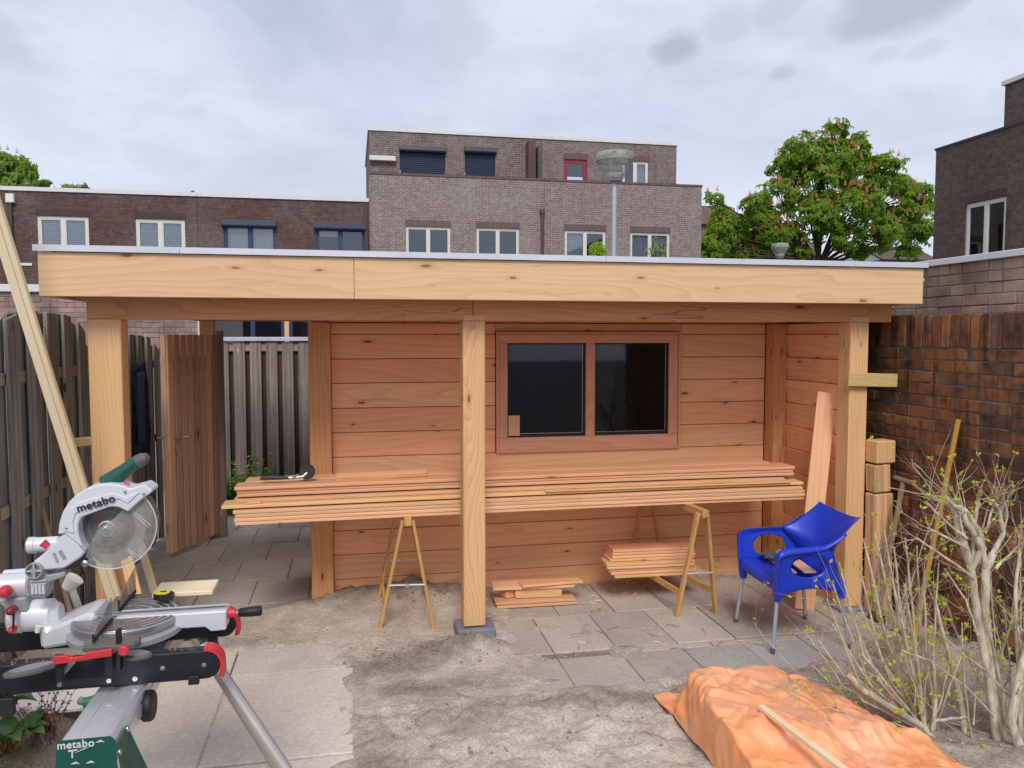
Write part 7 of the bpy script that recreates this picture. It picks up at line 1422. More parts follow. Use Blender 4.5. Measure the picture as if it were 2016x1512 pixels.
    [1573,3257,20,0,9,25,10,14,33,6,12,33,0,8,33,-1,7,34,0,5,32,10,1,27,18,-7,27,19,-10,26,33,-4,-2,31,-3,2,31,-4,2,29,-4,1,29,-2,-4,28,0,7,27,2,6,29,1,-7,29,-2,-11,35,-5,1,33,-4,0,31,-4,0,30,-3,-1,30,-2,-3,31,0,-2,31,0,-5,25,-3,-14,29,-12,-11,27,-13,-22,31,-17,-3,31,-14,1,29,-9,-7,29,-4,-12,29,0,-12,30,-8,0,28,-13,3,27,-11,-10,27,-8,-16,27,-9,-12,29,-11,-2,29,-13,3,30,-14,-3,32,-15,-2,31,-15,-4,29,-15,-5,28,-17,13,27,-22,2,27,-18,-10,25,-15,-16,25,-15,-16,21,-12,-23,15,-2,-36,19,-2,-35,28,-15,-11,27,-20,3,27,-17,-2,28,-18,0,30,-17,4,31,-17,-2,29,-17,-1,30,-14,-1,30,-13,2],
    [1568,3296,17,-5,5,33,-3,10,37,0,13,37,2,13,34,8,10,32,15,5,26,19,2,23,21,-4,19,14,0,29,34,-10,6,35,-9,-3,31,-7,8,31,-4,0,27,-2,1,26,1,-2,25,3,-9,32,-1,5,33,-1,-3,34,-5,-2,31,-3,-1,30,-3,-1,30,-3,-2,31,-3,-2,30,-1,-2,31,0,-3,28,-4,-15,26,-12,-19,30,-14,-13,31,-15,-4,29,-13,-2,30,-10,3,32,-7,3,33,-3,-4,29,-8,4,29,-10,-3,25,-6,-18,27,-10,-17,26,-12,-14,26,-17,-2,28,-13,-3,30,-12,-3,31,-14,-7,31,-14,-12,30,-17,-1,25,-17,10,26,-19,-9,26,-19,-10,28,-13,-12,27,-9,-15,13,-8,-32,20,-6,-30,26,-11,-22,25,-17,-16,26,-20,0,28,-20,-1,27,-19,1,28,-19,-1,29,-20,0,27,-17,1,29,-13,5,25,-15,11],
    [1547,3327,27,12,4,24,5,16,32,9,13,36,14,8,31,15,5,27,16,3,24,8,9,26,13,5,27,11,4,28,29,-6,12,34,-11,3,33,-9,1,31,-3,2,30,1,1,29,-3,2,28,0,-3,29,-1,-7,32,-2,-1,31,-4,-3,31,-3,-1,30,-4,0,32,-3,-2,31,-3,2,29,0,-2,28,1,-11,30,-6,-12,31,-14,-11,27,-12,-14,30,-13,-6,30,-11,-4,30,-11,-1,31,-8,2,31,-8,10,33,-9,3,30,-9,-2,28,-11,-8,26,-12,-11,25,-15,-10,26,-11,-19,22,-13,-28,27,-14,-5,32,-13,1,33,-13,3,29,-17,-4,29,-13,-8,29,-16,-2,28,-19,-2,26,-15,-10,22,-7,-27,19,-4,-31,22,-14,-21,23,-21,-15,20,-16,-23,25,-19,-5,28,-20,-2,27,-20,4,25,-20,8,24,-21,7,26,-17,2,19,-21,10,27,-12,6],
    [1572,3358,21,17,1,24,8,13,30,6,16,34,11,9,32,9,9,28,5,10,28,11,8,27,5,8,32,12,5,29,32,-4,2,33,-8,1,32,-6,2,30,-1,0,30,1,1,31,-3,1,31,-6,2,31,-4,-1,30,-5,-2,30,-4,-2,31,-4,-1,32,-3,0,32,-4,6,30,-4,6,29,-2,-4,28,0,-10,29,-2,-15,28,-12,-14,30,-13,-9,30,-12,-1,30,-11,-3,29,-12,-8,30,-10,-4,30,-11,-2,31,-12,-2,30,-11,-1,30,-11,-1,29,-12,2,27,-14,3,24,-7,-22,25,-14,-26,26,-15,-16,29,-14,-5,31,-13,0,29,-14,-4,30,-14,-4,29,-16,-3,28,-19,-5,28,-18,-2,25,-11,-21,17,-13,-26,21,-13,-23,21,-14,-25,20,-14,-25,25,-19,-10,28,-21,0,30,-20,3,25,-20,7,25,-18,11,22,-14,16,20,-24,-1,6,-24,-14],
    [1588,3402,21,15,0,27,6,11,31,8,14,31,7,11,30,2,11,28,5,10,30,7,10,32,12,8,30,22,2,18,27,-1,6,30,-3,0,31,-4,1,30,0,2,30,-3,2,33,-8,3,33,-8,-2,30,-5,2,30,-5,-2,30,-4,-3,30,-3,1,32,-5,-2,32,-5,5,27,-3,2,28,-3,-10,30,1,-5,30,-2,-10,29,-13,-9,29,-12,-8,30,-13,-6,30,-12,-6,29,-11,-5,31,-12,-1,28,-12,-8,28,-11,-4,30,-12,0,31,-15,3,30,-14,3,30,-12,4,27,-10,-3,26,-12,-19,26,-13,-15,28,-13,-9,27,-13,-11,25,-15,-19,31,-13,-7,30,-16,-2,28,-18,-1,30,-18,0,26,-15,-14,12,-14,-29,14,-14,-29,21,-13,-27,31,-16,-11,25,-26,3,27,-19,-3,27,-21,2,22,-20,2,20,-20,5,26,-18,-9,10,-28,-4,10,-27,-4],
    [1601,3444,27,9,5,28,12,11,29,3,12,28,-2,10,28,8,7,27,13,8,28,14,7,29,9,8,31,10,8,28,31,4,-1,27,0,7,29,-3,7,30,-4,6,31,-8,5,36,-8,-6,35,-8,-12,30,-5,1,29,-5,-4,30,-4,-1,30,-4,0,31,-4,-1,30,-4,7,29,-4,-3,28,-1,-6,32,1,0,29,-3,-12,28,-14,-10,29,-14,-9,29,-13,-6,30,-12,-3,29,-11,-4,29,-12,-6,29,-13,-7,29,-14,-7,29,-11,0,30,-13,5,28,-15,3,28,-14,-2,26,-11,-13,26,-12,-15,27,-12,-10,27,-14,-9,26,-14,-13,29,-14,-13,34,-12,-4,29,-16,-1,28,-18,-2,28,-18,0,24,-18,-11,16,-16,-27,11,-12,-32,23,-17,-18,23,-32,8,27,-24,0,21,-24,-9,26,-18,2,29,-15,-4,24,-16,-15,5,-29,-18,14,-27,-6,24,-21,-3],
    [1617,3481,29,13,10,28,-4,12,27,-2,11,28,13,6,26,16,5,25,5,9,28,3,12,31,3,9,34,24,7,19,21,0,28,27,0,14,32,-3,-1,36,-5,-7,32,-7,-9,34,-6,-6,33,-6,-4,31,-6,-4,30,-5,-4,30,-4,0,29,-4,0,30,-4,2,30,-3,1,29,-2,-1,31,-1,0,30,0,-1,27,-4,-14,27,-14,-12,30,-15,-5,28,-15,-10,30,-12,-2,31,-9,4,29,-12,-1,29,-14,-3,29,-15,-5,29,-14,-5,28,-12,-7,29,-13,-5,28,-13,0,26,-14,-10,23,-12,-18,25,-14,-13,26,-14,-11,29,-13,-9,32,-13,-10,31,-15,-5,28,-17,1,28,-18,5,25,-20,-1,24,-18,-12,11,-17,-27,23,-15,-21,16,-21,-28,19,-29,1,22,-27,-10,26,-21,-6,25,-16,10,25,-18,-13,11,-28,-11,21,-21,-17,25,-23,1,22,-22,4],
    [1628,3521,23,4,12,31,-1,12,30,1,11,30,8,9,28,14,8,26,7,7,28,2,9,30,12,8,31,15,5,32,26,2,22,29,-2,-1,39,-3,-8,40,-6,-16,35,-4,-4,29,-6,6,25,-8,1,29,-4,-7,29,-5,-1,30,-5,-1,29,-4,1,30,-4,2,29,-3,1,30,-2,1,30,0,0,30,0,-2,25,-3,-17,26,-12,-16,28,-15,-8,31,-16,1,28,-17,-9,30,-15,-8,29,-12,-2,28,-13,-3,29,-11,0,27,-14,0,30,-13,-3,34,-13,-1,30,-14,-2,20,-10,-12,24,-16,-11,25,-15,-15,24,-15,-13,30,-14,-1,29,-15,-3,30,-15,-4,28,-18,1,27,-18,0,28,-18,-8,23,-20,-12,12,-14,-26,9,-15,-26,24,-23,-18,20,-28,-18,23,-27,-1,27,-24,-3,23,-22,-6,13,-26,-14,30,-17,-9,26,-20,-1,21,-23,0,20,-24,9],
    [1633,3564,17,4,11,32,3,11,34,-6,13,33,4,11,32,11,9,27,14,6,25,14,6,26,10,6,29,14,6,31,27,0,17,26,-1,6,38,-3,-12,42,-6,-11,35,-4,3,24,-7,3,25,-6,-13,31,-2,1,29,-2,-4,28,-5,6,27,-9,8,31,-4,-5,30,-3,0,31,-2,3,29,-1,1,29,0,-3,28,-6,-6,25,-10,-21,25,-11,-19,27,-16,-7,32,-17,7,29,-18,-13,29,-16,-9,27,-14,3,28,-13,-1,28,-12,-2,30,-11,5,31,-14,-3,31,-15,-4,12,-16,-25,26,-13,-12,30,-12,-3,26,-15,-12,27,-15,-1,30,-16,-1,27,-17,-6,29,-18,0,28,-17,-1,27,-19,-7,19,-24,-19,26,-14,-13,1,-15,-24,17,-24,-24,24,-26,-17,24,-25,-5,21,-28,-10,22,-23,-10,28,-20,-2,27,-19,-10,24,-23,0,19,-25,10,25,-20,-2],
    [1638,3607,13,13,8,34,-3,12,33,3,10,31,11,10,27,8,11,26,5,8,31,10,6,32,15,5,26,14,5,27,24,0,16,24,1,14,35,-3,-10,40,-4,-13,33,-6,3,26,-6,-9,29,-4,-2,26,-6,7,26,-5,9,28,-5,1,29,-7,-10,35,-2,-4,35,-1,5,33,1,-2,29,-3,2,28,-4,2,24,-6,-6,24,-10,-15,26,-13,-14,25,-15,-18,28,-16,-2,31,-18,-1,28,-17,-12,27,-18,9,26,-15,6,28,-10,-9,31,-11,-7,30,-13,1,25,-15,-10,22,-15,-13,22,-15,-16,26,-13,-11,27,-14,-9,27,-17,-7,30,-17,-7,26,-19,-8,24,-23,3,24,-21,-3,24,-17,-12,21,-22,-14,18,-23,-13,27,-10,-14,11,-16,-24,23,-26,-13,24,-25,-10,24,-25,-2,23,-25,-3,24,-23,-5,24,-23,-3,24,-22,0,22,-24,7,29,-17,-9],
    [1638,3649,12,22,7,29,2,11,32,2,12,29,2,13,26,9,11,25,7,7,33,9,4,35,13,5,29,13,4,28,25,0,16,29,0,6,34,-3,-4,37,-4,-8,31,-4,-6,29,-6,-1,24,-8,9,27,-5,1,28,-6,-8,30,-4,-4,30,-4,3,34,-2,2,35,-1,4,36,0,2,30,1,-5,30,-2,3,23,-7,-16,5,-17,-24,31,-14,-1,33,-17,-4,29,-17,-14,28,-15,3,27,-17,-8,26,-17,6,26,-16,5,28,-13,-1,29,-12,-5,27,-12,-7,23,-14,-16,23,-15,-13,26,-13,-10,26,-13,-11,26,-16,-4,24,-18,-14,30,-21,-6,28,-17,-5,21,-23,3,23,-21,-10,19,-22,-15,19,-22,-18,19,-21,-25,26,-16,-19,31,-8,-10,25,-23,-4,21,-27,-1,19,-28,-3,21,-25,-1,23,-26,3,22,-24,0,23,-24,1,23,-22,-6,19,-19,-14],
    [1643,3691,12,24,6,24,10,10,29,5,11,27,5,12,27,1,11,28,0,11,32,13,3,30,14,4,31,15,4,29,23,-1,18,28,-2,-2,34,-1,-4,33,-2,-1,30,-4,2,28,-5,6,28,-5,6,29,-4,-1,31,-4,-2,29,-5,-1,28,-6,-4,29,-4,1,33,-2,2,36,0,0,32,0,0,28,-1,-5,24,-8,-11,2,-18,-25,23,-18,-15,32,-17,-5,34,-16,-2,31,-15,-1,28,-16,4,26,-16,-3,26,-14,-1,27,-14,0,26,-14,1,25,-14,-8,20,-15,-17,27,-12,-7,25,-14,-8,26,-15,-12,25,-17,-8,24,-18,-10,25,-18,-11,27,-19,-4,23,-23,-7,20,-26,-10,21,-21,-14,18,-18,-27,35,-12,-14,31,-19,6,16,-25,-14,28,-17,-2,23,-25,-9,20,-28,-12,21,-27,-2,21,-26,4,21,-26,-1,20,-27,-5,18,-26,-2,23,-9,-4],
    [1647,3732,12,18,6,24,14,9,25,12,11,24,4,10,27,5,10,31,4,8,34,5,7,34,3,5,36,14,3,33,25,1,11,33,-1,-7,34,0,-5,33,-2,0,31,-3,3,31,-2,0,30,-4,-1,29,-5,1,27,-8,4,28,-6,2,27,-5,1,30,-4,-1,34,-2,1,35,-1,0,30,-2,-1,27,-1,0,21,-7,-15,7,-18,-25,24,-19,-15,29,-18,-6,33,-16,-2,32,-15,4,27,-16,-2,26,-15,1,25,-15,3,26,-15,2,25,-14,-8,21,-15,-12,20,-16,-17,23,-15,-12,31,-10,0,32,-12,-6,20,-19,-9,22,-19,-14,23,-20,-9,27,-17,-11,24,-19,-15,20,-25,-11,20,-24,-13,31,-15,-12,34,-17,-4,26,-21,-3,10,-30,-15,14,-30,-14,19,-28,-14,14,-35,-9,18,-30,-1,24,-24,1,21,-26,0,19,-28,-3,24,-21,-5,29,-14,-1],
    [1643,3775,12,20,7,19,2,7,30,16,9,24,13,9,26,11,7,31,9,6,32,6,8,31,5,8,32,9,5,31,21,2,12,32,0,-2,33,0,-1,32,-3,1,29,-3,5,31,-4,6,29,-5,3,29,-5,2,27,-6,-2,26,-7,-7,28,-4,3,30,-4,0,35,-3,1,34,-1,1,28,-2,0,27,1,-3,19,-8,-19,24,-19,-9,26,-18,-15,27,-17,-14,26,-18,-7,28,-16,8,25,-15,-4,26,-16,0,26,-15,0,26,-14,0,27,-14,-5,11,-19,-19,21,-15,-10,23,-16,-15,33,-10,-1,26,-15,-11,8,-27,-11,28,-14,1,32,-16,-8,27,-21,-18,36,-12,-10,21,-24,-13,16,-27,-11,29,-17,-12,30,-17,-8,25,-22,-6,8,-35,-10,4,-35,-16,12,-38,-10,8,-39,-9,20,-30,-6,27,-21,-3,27,-21,-2,25,-23,-3,27,-19,1,28,-16,-2],
    [1636,3811,21,22,12,10,-1,5,24,6,8,29,16,9,30,14,8,28,17,8,24,18,7,21,15,6,23,14,6,25,17,6,21,21,5,17,29,-4,2,29,-4,2,27,-5,1,29,-5,1,28,-6,1,28,-5,2,27,-5,-1,27,-6,2,25,-6,-2,28,-2,5,35,-4,1,34,-4,-4,28,-4,-5,27,1,-7,27,-5,-6,26,-17,-10,24,-18,-16,24,-18,-13,25,-18,-1,27,-17,3,26,-15,3,26,-16,-3,26,-15,-1,25,-14,-3,24,-16,-8,13,-19,-19,16,-17,-16,24,-16,-8,31,-11,1,22,-19,-13,11,-25,-11,30,-13,1,30,-17,-11,24,-22,-17,31,-18,-12,27,-18,-11,15,-28,-13,25,-22,-10,28,-20,-7,25,-21,-9,10,-35,-4,12,-32,-16,12,-35,-14,15,-36,-10,21,-28,-5,28,-22,-1,28,-20,1,26,-21,3,28,-18,-2,28,-17,-1],
    [1622,3844,30,20,11,17,22,-1,15,16,-10,6,18,9,26,16,10,26,17,10,23,16,12,20,14,13,20,13,13,22,9,9,21,21,-9,9,24,0,8,26,-6,6,24,2,8,27,-4,0,28,-2,2,26,-7,-1,27,-8,-1,24,-3,5,26,-1,5,27,-8,-3,25,-17,-7,36,-2,-6,30,-4,-6,23,-8,-7,28,3,-1,33,-1,11,32,-15,-2,24,-19,-11,22,-16,-8,28,-17,1,29,-17,1,23,-16,4,24,-14,-6,23,-16,-7,20,-16,-14,12,-20,-19,19,-16,-15,26,-15,1,27,-15,-7,23,-19,-14,7,-26,-8,29,-14,1,29,-17,-9,25,-21,-14,23,-24,-17,25,-22,-13,28,-19,-10,20,-27,-12,27,-22,-5,19,-26,-14,23,-28,-5,21,-28,-2,18,-30,-12,15,-34,-9,22,-28,-4,25,-24,5,26,-22,-1,25,-19,-10,30,-16,-2,27,-18,6],
    [1639,3864,29,10,0,-8,21,13,3,22,1,11,18,10,22,20,8,21,12,11,26,7,14,28,15,6,23,16,11,20,14,2,14,17,-1,17,20,-3,7,19,4,13,23,-16,-3,20,-12,-3,29,3,2,29,-5,-1,27,-8,-1,26,2,2,23,-12,2,25,-9,-1,29,-11,-5,31,-5,-4,27,-5,-5,26,2,-3,21,-14,-3,28,-5,9,33,5,10,34,-5,5,29,-13,-1,27,-16,2,26,-17,3,25,-16,0,25,-13,-5,22,-17,-13,14,-19,-17,14,-20,-15,21,-18,-11,19,-20,-11,24,-16,-9,28,-14,-6,8,-27,-13,23,-19,-2,28,-17,-5,27,-19,-11,26,-21,-11,19,-26,-15,27,-22,-12,26,-23,-11,29,-22,-7,30,-21,-6,30,-23,-4,22,-28,-4,14,-35,-1,15,-33,4,18,-32,-4,23,-26,0,26,-20,-9,27,-16,-11,19,-26,0,20,-26,3],
    [1619,3899,37,8,2,-22,29,10,-1,30,8,10,26,7,12,23,6,14,18,9,19,11,11,25,10,6,23,0,7,20,21,-2,13,17,6,24,14,-9,6,23,5,12,22,-16,-1,9,-25,-7,30,3,0,31,-8,-3,26,-15,-4,26,-2,2,26,7,6,22,-12,0,27,-7,-2,24,-12,-5,26,-3,-5,26,0,-4,28,-8,1,24,-18,8,29,1,10,34,8,8,32,-6,7,30,-7,5,29,-7,6,27,-13,1,24,-15,-8,21,-17,-12,21,-19,-10,8,-25,-15,13,-25,-13,17,-22,-12,24,-16,-9,28,-11,-6,24,-17,-8,18,-24,-13,26,-20,-11,32,-14,-5,21,-25,-6,23,-26,-4,23,-25,-8,26,-24,-9,30,-25,1,32,-26,0,36,-24,0,30,-18,-10,14,-26,-21,11,-36,-4,19,-30,10,24,-27,0,22,-25,7,20,-29,-2,21,-27,-4,16,-29,-8],
    [1604,3942,26,24,8,-6,29,9,6,29,7,-1,27,2,-3,18,6,16,19,6,16,20,0,12,5,5,19,8,6,18,13,5,20,17,-3,16,6,-13,2,24,-1,7,21,-17,0,9,-21,-3,30,-5,1,26,-3,-1,24,-10,-2,27,-1,2,25,-9,1,20,-7,1,24,5,1,24,-7,-6,24,-8,-6,22,-13,-7,30,-7,3,31,-8,12,26,-14,9,32,6,9,31,0,8,30,-5,4,28,0,6,29,-5,3,27,-11,-1,26,-9,-2,23,-18,-6,13,-27,-14,13,-25,-13,7,-27,-14,16,-24,-11,25,-16,-7,29,-12,-6,31,-12,-7,32,-16,-13,29,-15,-16,23,-25,-1,19,-30,-4,20,-29,-4,22,-29,-3,27,-25,-2,31,-26,-2,38,-23,-1,38,-20,5,26,-25,-9,15,-31,-14,9,-34,-11,24,-25,5,25,-25,4,22,-28,0,18,-30,-3,14,-31,-6],
    [1602,3986,13,27,12,8,29,9,3,27,4,-9,26,3,-2,22,2,8,25,-1,6,16,0,16,4,8,24,2,6,24,21,-1,7,17,-14,4,-4,-24,-3,19,-1,3,21,-15,0,15,-17,0,26,-1,8,19,-17,-2,24,5,1,24,-14,1,23,-15,-1,25,-6,0,25,8,2,21,2,-2,22,-4,-7,24,-8,-7,25,-17,0,30,-14,13,29,-4,12,32,0,8,28,0,8,26,-15,6,31,2,5,27,4,7,30,-5,-1,29,-8,0,27,-11,-1,21,-21,-7,17,-24,-11,10,-26,-11,5,-28,-13,13,-26,-11,26,-18,-7,33,-11,-8,38,-10,-11,38,-4,-4,27,-23,-6,17,-32,-6,17,-34,-5,17,-33,-6,23,-29,-1,30,-24,-1,39,-19,4,37,-23,0,28,-27,-5,23,-28,-9,17,-31,-13,18,-31,-4,21,-29,2,19,-30,-1,17,-30,-2,10,-32,-5],
    [1597,4032,12,28,9,3,28,8,-2,28,6,2,27,5,-3,26,2,0,21,0,5,11,-2,20,14,-1,11,12,-3,11,13,-1,10,11,-23,-4,-5,-17,-1,9,-16,-6,22,-15,-1,23,-12,3,22,3,12,18,-17,1,15,-18,0,23,-5,0,25,-8,0,26,-8,-1,26,0,0,25,10,1,18,2,-3,18,-12,-9,27,-12,0,29,-14,11,33,-4,6,35,7,5,27,-2,8,20,-24,10,24,-6,10,30,5,5,30,2,3,31,-6,5,27,-12,1,30,-3,3,21,-21,-6,17,-26,-10,9,-28,-12,4,-29,-13,12,-27,-11,29,-16,-8,37,-8,-7,35,-11,-9,29,-20,-5,22,-29,-7,16,-33,-2,21,-32,-5,24,-28,-3,30,-25,0,34,-22,1,33,-25,0,29,-27,-2,23,-30,-4,20,-32,-4,19,-30,-11,19,-33,1,20,-30,13,10,-34,7,4,-29,-19],
    [1592,4082,16,27,3,-3,26,5,0,29,7,-1,29,6,3,28,4,-1,21,0,9,19,-5,4,17,-4,6,17,-6,9,19,-11,4,11,-17,0,-22,-13,-6,7,-18,-8,23,-13,-3,24,-13,1,24,-11,4,19,-6,10,13,-21,-4,4,-20,-3,26,-8,0,26,-3,1,26,-3,0,24,-1,-3,22,14,2,13,-8,-8,26,-10,0,29,-16,9,35,-6,1,31,8,8,30,-8,8,18,-26,11,22,-20,11,27,8,8,31,1,4,32,5,6,31,-6,2,28,-12,-1,28,1,5,17,-17,-6,16,-30,-9,10,-31,-10,3,-30,-13,12,-28,-12,26,-23,-6,29,-20,-5,30,-20,-6,33,-14,-7,30,-21,-2,29,-25,-1,25,-30,-3,25,-32,-4,23,-31,3,23,-31,6,27,-29,7,24,-30,-2,21,-31,-5,22,-32,-1,23,-30,2,25,-26,5,14,-31,-6,7,-23,-15],
    [1584,4122,12,28,4,4,24,5,-4,29,7,0,32,7,0,28,4,3,25,-4,0,11,-21,-4,21,8,2,25,-5,1,24,-10,1,17,-15,-1,-26,-5,2,10,-12,-5,29,-6,1,23,-13,0,20,-18,0,19,-20,0,-5,-24,0,-1,-20,-1,25,-8,5,26,-5,-4,28,1,3,9,-10,-2,19,11,-1,25,4,0,28,-12,0,24,-25,-1,28,-17,1,33,-4,2,31,-12,6,23,-23,10,18,-22,15,25,9,8,31,3,5,30,10,8,33,7,7,31,-20,-4,30,-14,-2,26,19,7,9,-23,-8,11,-33,-9,10,-34,-9,10,-31,-12,16,-29,-10,23,-27,-8,28,-23,-5,37,-15,5,38,-16,-7,34,-20,1,28,-28,1,35,-27,0,28,-31,-1,18,-35,3,14,-37,-3,21,-34,0,26,-30,0,16,-36,0,16,-34,1,19,-33,3,25,-23,5,26,-22,-13],
]
tq = np.cumsum(np.array(SHEET).reshape(54, 62, 3), axis=1)/1000.0
tq[..., 0] = np.where(tq[..., 0] > 2.25, 2.25+(tq[..., 0]-2.25)*.70, tq[..., 0]); tq[..., 0] = np.where(tq[..., 0] < 1.66, 1.66-(1.66-tq[..., 0])*.16, tq[..., 0]); tq[..., 2] = tq[..., 2]*.93+.006
def upsample(a, k):
    for ax_ in (0, 1):
        n0 = a.shape[ax_]; t_ = np.linspace(0, n0-1, (n0-1)*k+1); i0 = np.clip(t_.astype(int), 0, n0-2); f = t_-i0; sh_ = [1, 1, 1]; sh_[ax_] = -1; f = f.reshape(sh_)
        g_ = lambda d_: np.take(a, np.clip(i0+d_, 0, n0-1), ax_); p_, q_, u_, v_ = g_(-1), g_(0), g_(1), g_(2)
        a = .5*((2*q_)+(u_-p_)*f+(2*p_-5*q_+4*u_-v_)*f*f+(-p_+3*q_-3*u_+v_)*f**3)
    return a
tq = upsample(tq, 3); nr_, nc_ = tq.shape[:2]
for j in range(nr_):
    for i in range(nc_):
        x, y, z = map(float, tq[j, i]); wx, wy = x+.10*fbm(x, y, 1, 3, 3), y+.10*fbm(x, y, 6, 3, 3)
        r1 = max(0, 1-abs(fbm(wx+.5*wy, wy*.6, 2, 2, 3.6))*3.2)**3; r2 = max(0, 1-abs(fbm(wx*.8, wy-.6*wx, 4, 3, 6.5))*2.8)**3; v1 = max(0, 1-abs(fbm(wx-.4*wy, wy, 8, 2, 3.0))*3.0)**3
        k = .35+.65*sstep(.0, .12, z); tq[j, i, 2] = z + k*(.016*r1+.005*r2-.018*v1+.008*fbm(x, y, 3, 2, 4)); tq[j, i, 0] = x+.005*fbm(x, y, z+9, 2, 6); tq[j, i, 1] = y+.005*fbm(x, y, z+4, 2, 6)
b = B(); b.v = [tuple(map(float, p)) for p in tq.reshape(-1, 3)]; b.f = [(j*nc_+i, j*nc_+i+1, (j+1)*nc_+i+1, (j+1)*nc_+i) for j in range(nr_-1) for i in range(nc_-1)]
o = part('tarpaulin', b, 'orange_tarp', smooth=True, fix=False, sharp=False); tag(o, 'crumpled orange tarpaulin heaped over something on the sand', 'tarpaulin')
md = o.modifiers.new('fine', 'SUBSURF'); md.levels = md.render_levels = 1
md = o.modifiers.new('solid', 'SOLIDIFY'); md.thickness = .0022
def tarp_z(x, y):
    d = (tq[..., 0]-x)**2+(tq[..., 1]-y)**2; return float(tq[..., 2].reshape(-1)[np.argsort(d.reshape(-1))[:6]].max())
bp0, bp1 = U(1497, 1408, Z=.27), U(1648, 1525, Z=.26)
ext = (bp1-bp0).normalized()
lift = max(tarp_z(*(bp0+(bp1+ext*.3-bp0)*t_).xy)-(bp0+(bp1+ext*.3-bp0)*t_).z for t_ in [k/30 for k in range(31)])+.012
bp0.z += lift; bp1.z += lift; print('batten lift', lift)
tag(plank('batten', None, bp0, bp1+ext*.5, .032, .022, (0, 0, 1), 'pine_wood'), 'pale batten lying across the orange tarpaulin', 'batten')

# ------------------------------------------------------------------ shrubs at the right
def shrub(name, label, base, stems, seed, Y, dmat='shrub_bark', cat='shrub', leaves=1.0, tw=1.0):
    random.seed(seed); t = thing(name, label, cat, base); b = B(); tb = B(); lf = B(); cb = B(); base = Vector(base)
    def addleaf(p, s=1.0):
        for _ in range(random.choice((2, 3, 3, 4))):
            d = rvec()*.8+Vector((0, -.1, .5)); leaf(lf, p, d, rvec(), ru(.012, .028)*s, ru(.010, .018)*s, ru(0, 1), .1)
    def twig(p, d, l, r, lv=0):
        q = [p]; dd = d.normalized(); n = 5
        for i in range(n): dd = (dd+rvec()*.16+Vector((0, 0, .05))).normalized(); q.append(q[-1]+dd*l/n)
        tb.tube(q, [r*(1-.75*i/n) for i in range(n+1)], 5)
        for i in range(2, n+1):
            if rnd() < .085*leaves: addleaf(q[i]+rvec()*.004)
        if rnd() < .22*leaves: addleaf(q[-1])
        if lv < 1 and l > .12:
            for _ in range(random.choice((0, 1, 1, 2))): i = random.randint(1, n-1); twig(q[i], dd+rvec()*.9, l*ru(.3, .6), r*.55, lv+1)
    for st in stems:
        pts, r0, r1, nt2 = st; P = []
        for (x, y, dy) in pts: P.append(U(x, y, Y=Y+dy) if not isinstance(x, Vector) else x)
        # resample with wobble
        Q = []
        for i in range(len(P)-1):
            for k in range(4): Q.append(P[i].lerp(P[i+1], k/4)+rvec()*.003*(1 if i or k else 0))
        Q.append(P[-1]); n = len(Q)-1
        r0 *= .72; r1 *= .80; b = B(); b.tube(Q, [r0+(r1-r0)*(i/n)+ru(-.07, .10)*r1 for i in range(n+1)], 10); so_ = part('stem', b, dmat, t, smooth=True)
        d = (Q[-1]-Q[-2]).normalized(); cb = B(); cb.tube([Q[-1]+d*.0002, Q[-1]+d*.0025], r1*.93, 9); part('cut_end', cb, 'cut_wood', so_)
        for _ in range(int(nt2*tw*1.9)+1):
            i = random.randint(max(1, n//3), n); f = rnd(); p = Q[i-1].lerp(Q[i], f); dd = (Q[i]-Q[i-1]).normalized()+rvec()*.9; twig(p, dd, ru(.07, .34), min(.0036, r1*.5))
    part('twigs', tb, 'shrub_twig', t, fix=False, smooth=True)['kind'] = 'stuff'; part('leaves', lf, 'bud_leaf', t, fix=False)['kind'] = 'stuff'
    return t
SY = 3.45
bse = (1830, 1450, 0)
S = []
def st(a, r0, r1, n, *pts): S.append(([a, *pts], r0, r1, n))
B0 = (1822, 1440, 0)
for tip, mid, r in [((1700, 1062), (1745, 1260), .009), ((1722, 1050), (1765, 1240), .009), ((1690, 1110), (1735, 1300), .008), ((1652, 1108), (1700, 1290), .008), ((1628, 1180), (1690, 1340), .009), ((1640, 1150), (1705, 1330), .008), ((1612, 1262), (1700, 1380), .008), ((1583, 1240), (1660, 1350), .005),
    ((1760, 1080), (1780, 1250), .009), ((1741, 1045), (1772, 1230), .008), ((1782, 1060), (1800, 1240), .009), ((1805, 1075), (1812, 1250), .008), ((1668, 1190), (1730, 1340), .009), ((1755, 1130), (1790, 1290), .010), ((1780, 1150), (1806, 1300), .009), ((1600, 1310), (1700, 1405), .006), ((1640, 1230), (1715, 1350), .007),
    ((1820, 1130), (1822, 1280), .009), ((1848, 1110), (1838, 1280), .007), ((1690, 1185), (1760, 1350), .008), ((1710, 1150), (1770, 1330), .007), ((1870, 1300), (1850, 1390), .008), ((1575, 1340), (1690, 1425), .004), ((1900, 1270), (1860, 1380), .006)]:
    dy = ru(-.12, .15); st(B0 if rnd() < .6 else (1835, 1450, .05), r*1.5, r*.55, 5, (*(mid), dy*.6), (*tip, dy))
for _ in range(9):
    tx = ru(1600, 1860); ty = 1330-.85*(tx-1600)+ru(-20, 130) if tx < 1740 else ru(1130, 1290); dy = ru(-.2, .3); st((ru(1800, 1850), ru(1420, 1450), ru(-.03, .05)), .006, .0032, 4, (tx*.55+1825*.45+ru(-15, 25), (ty+1435)/2-ru(0, 40), dy*.5), (tx, ty, dy))
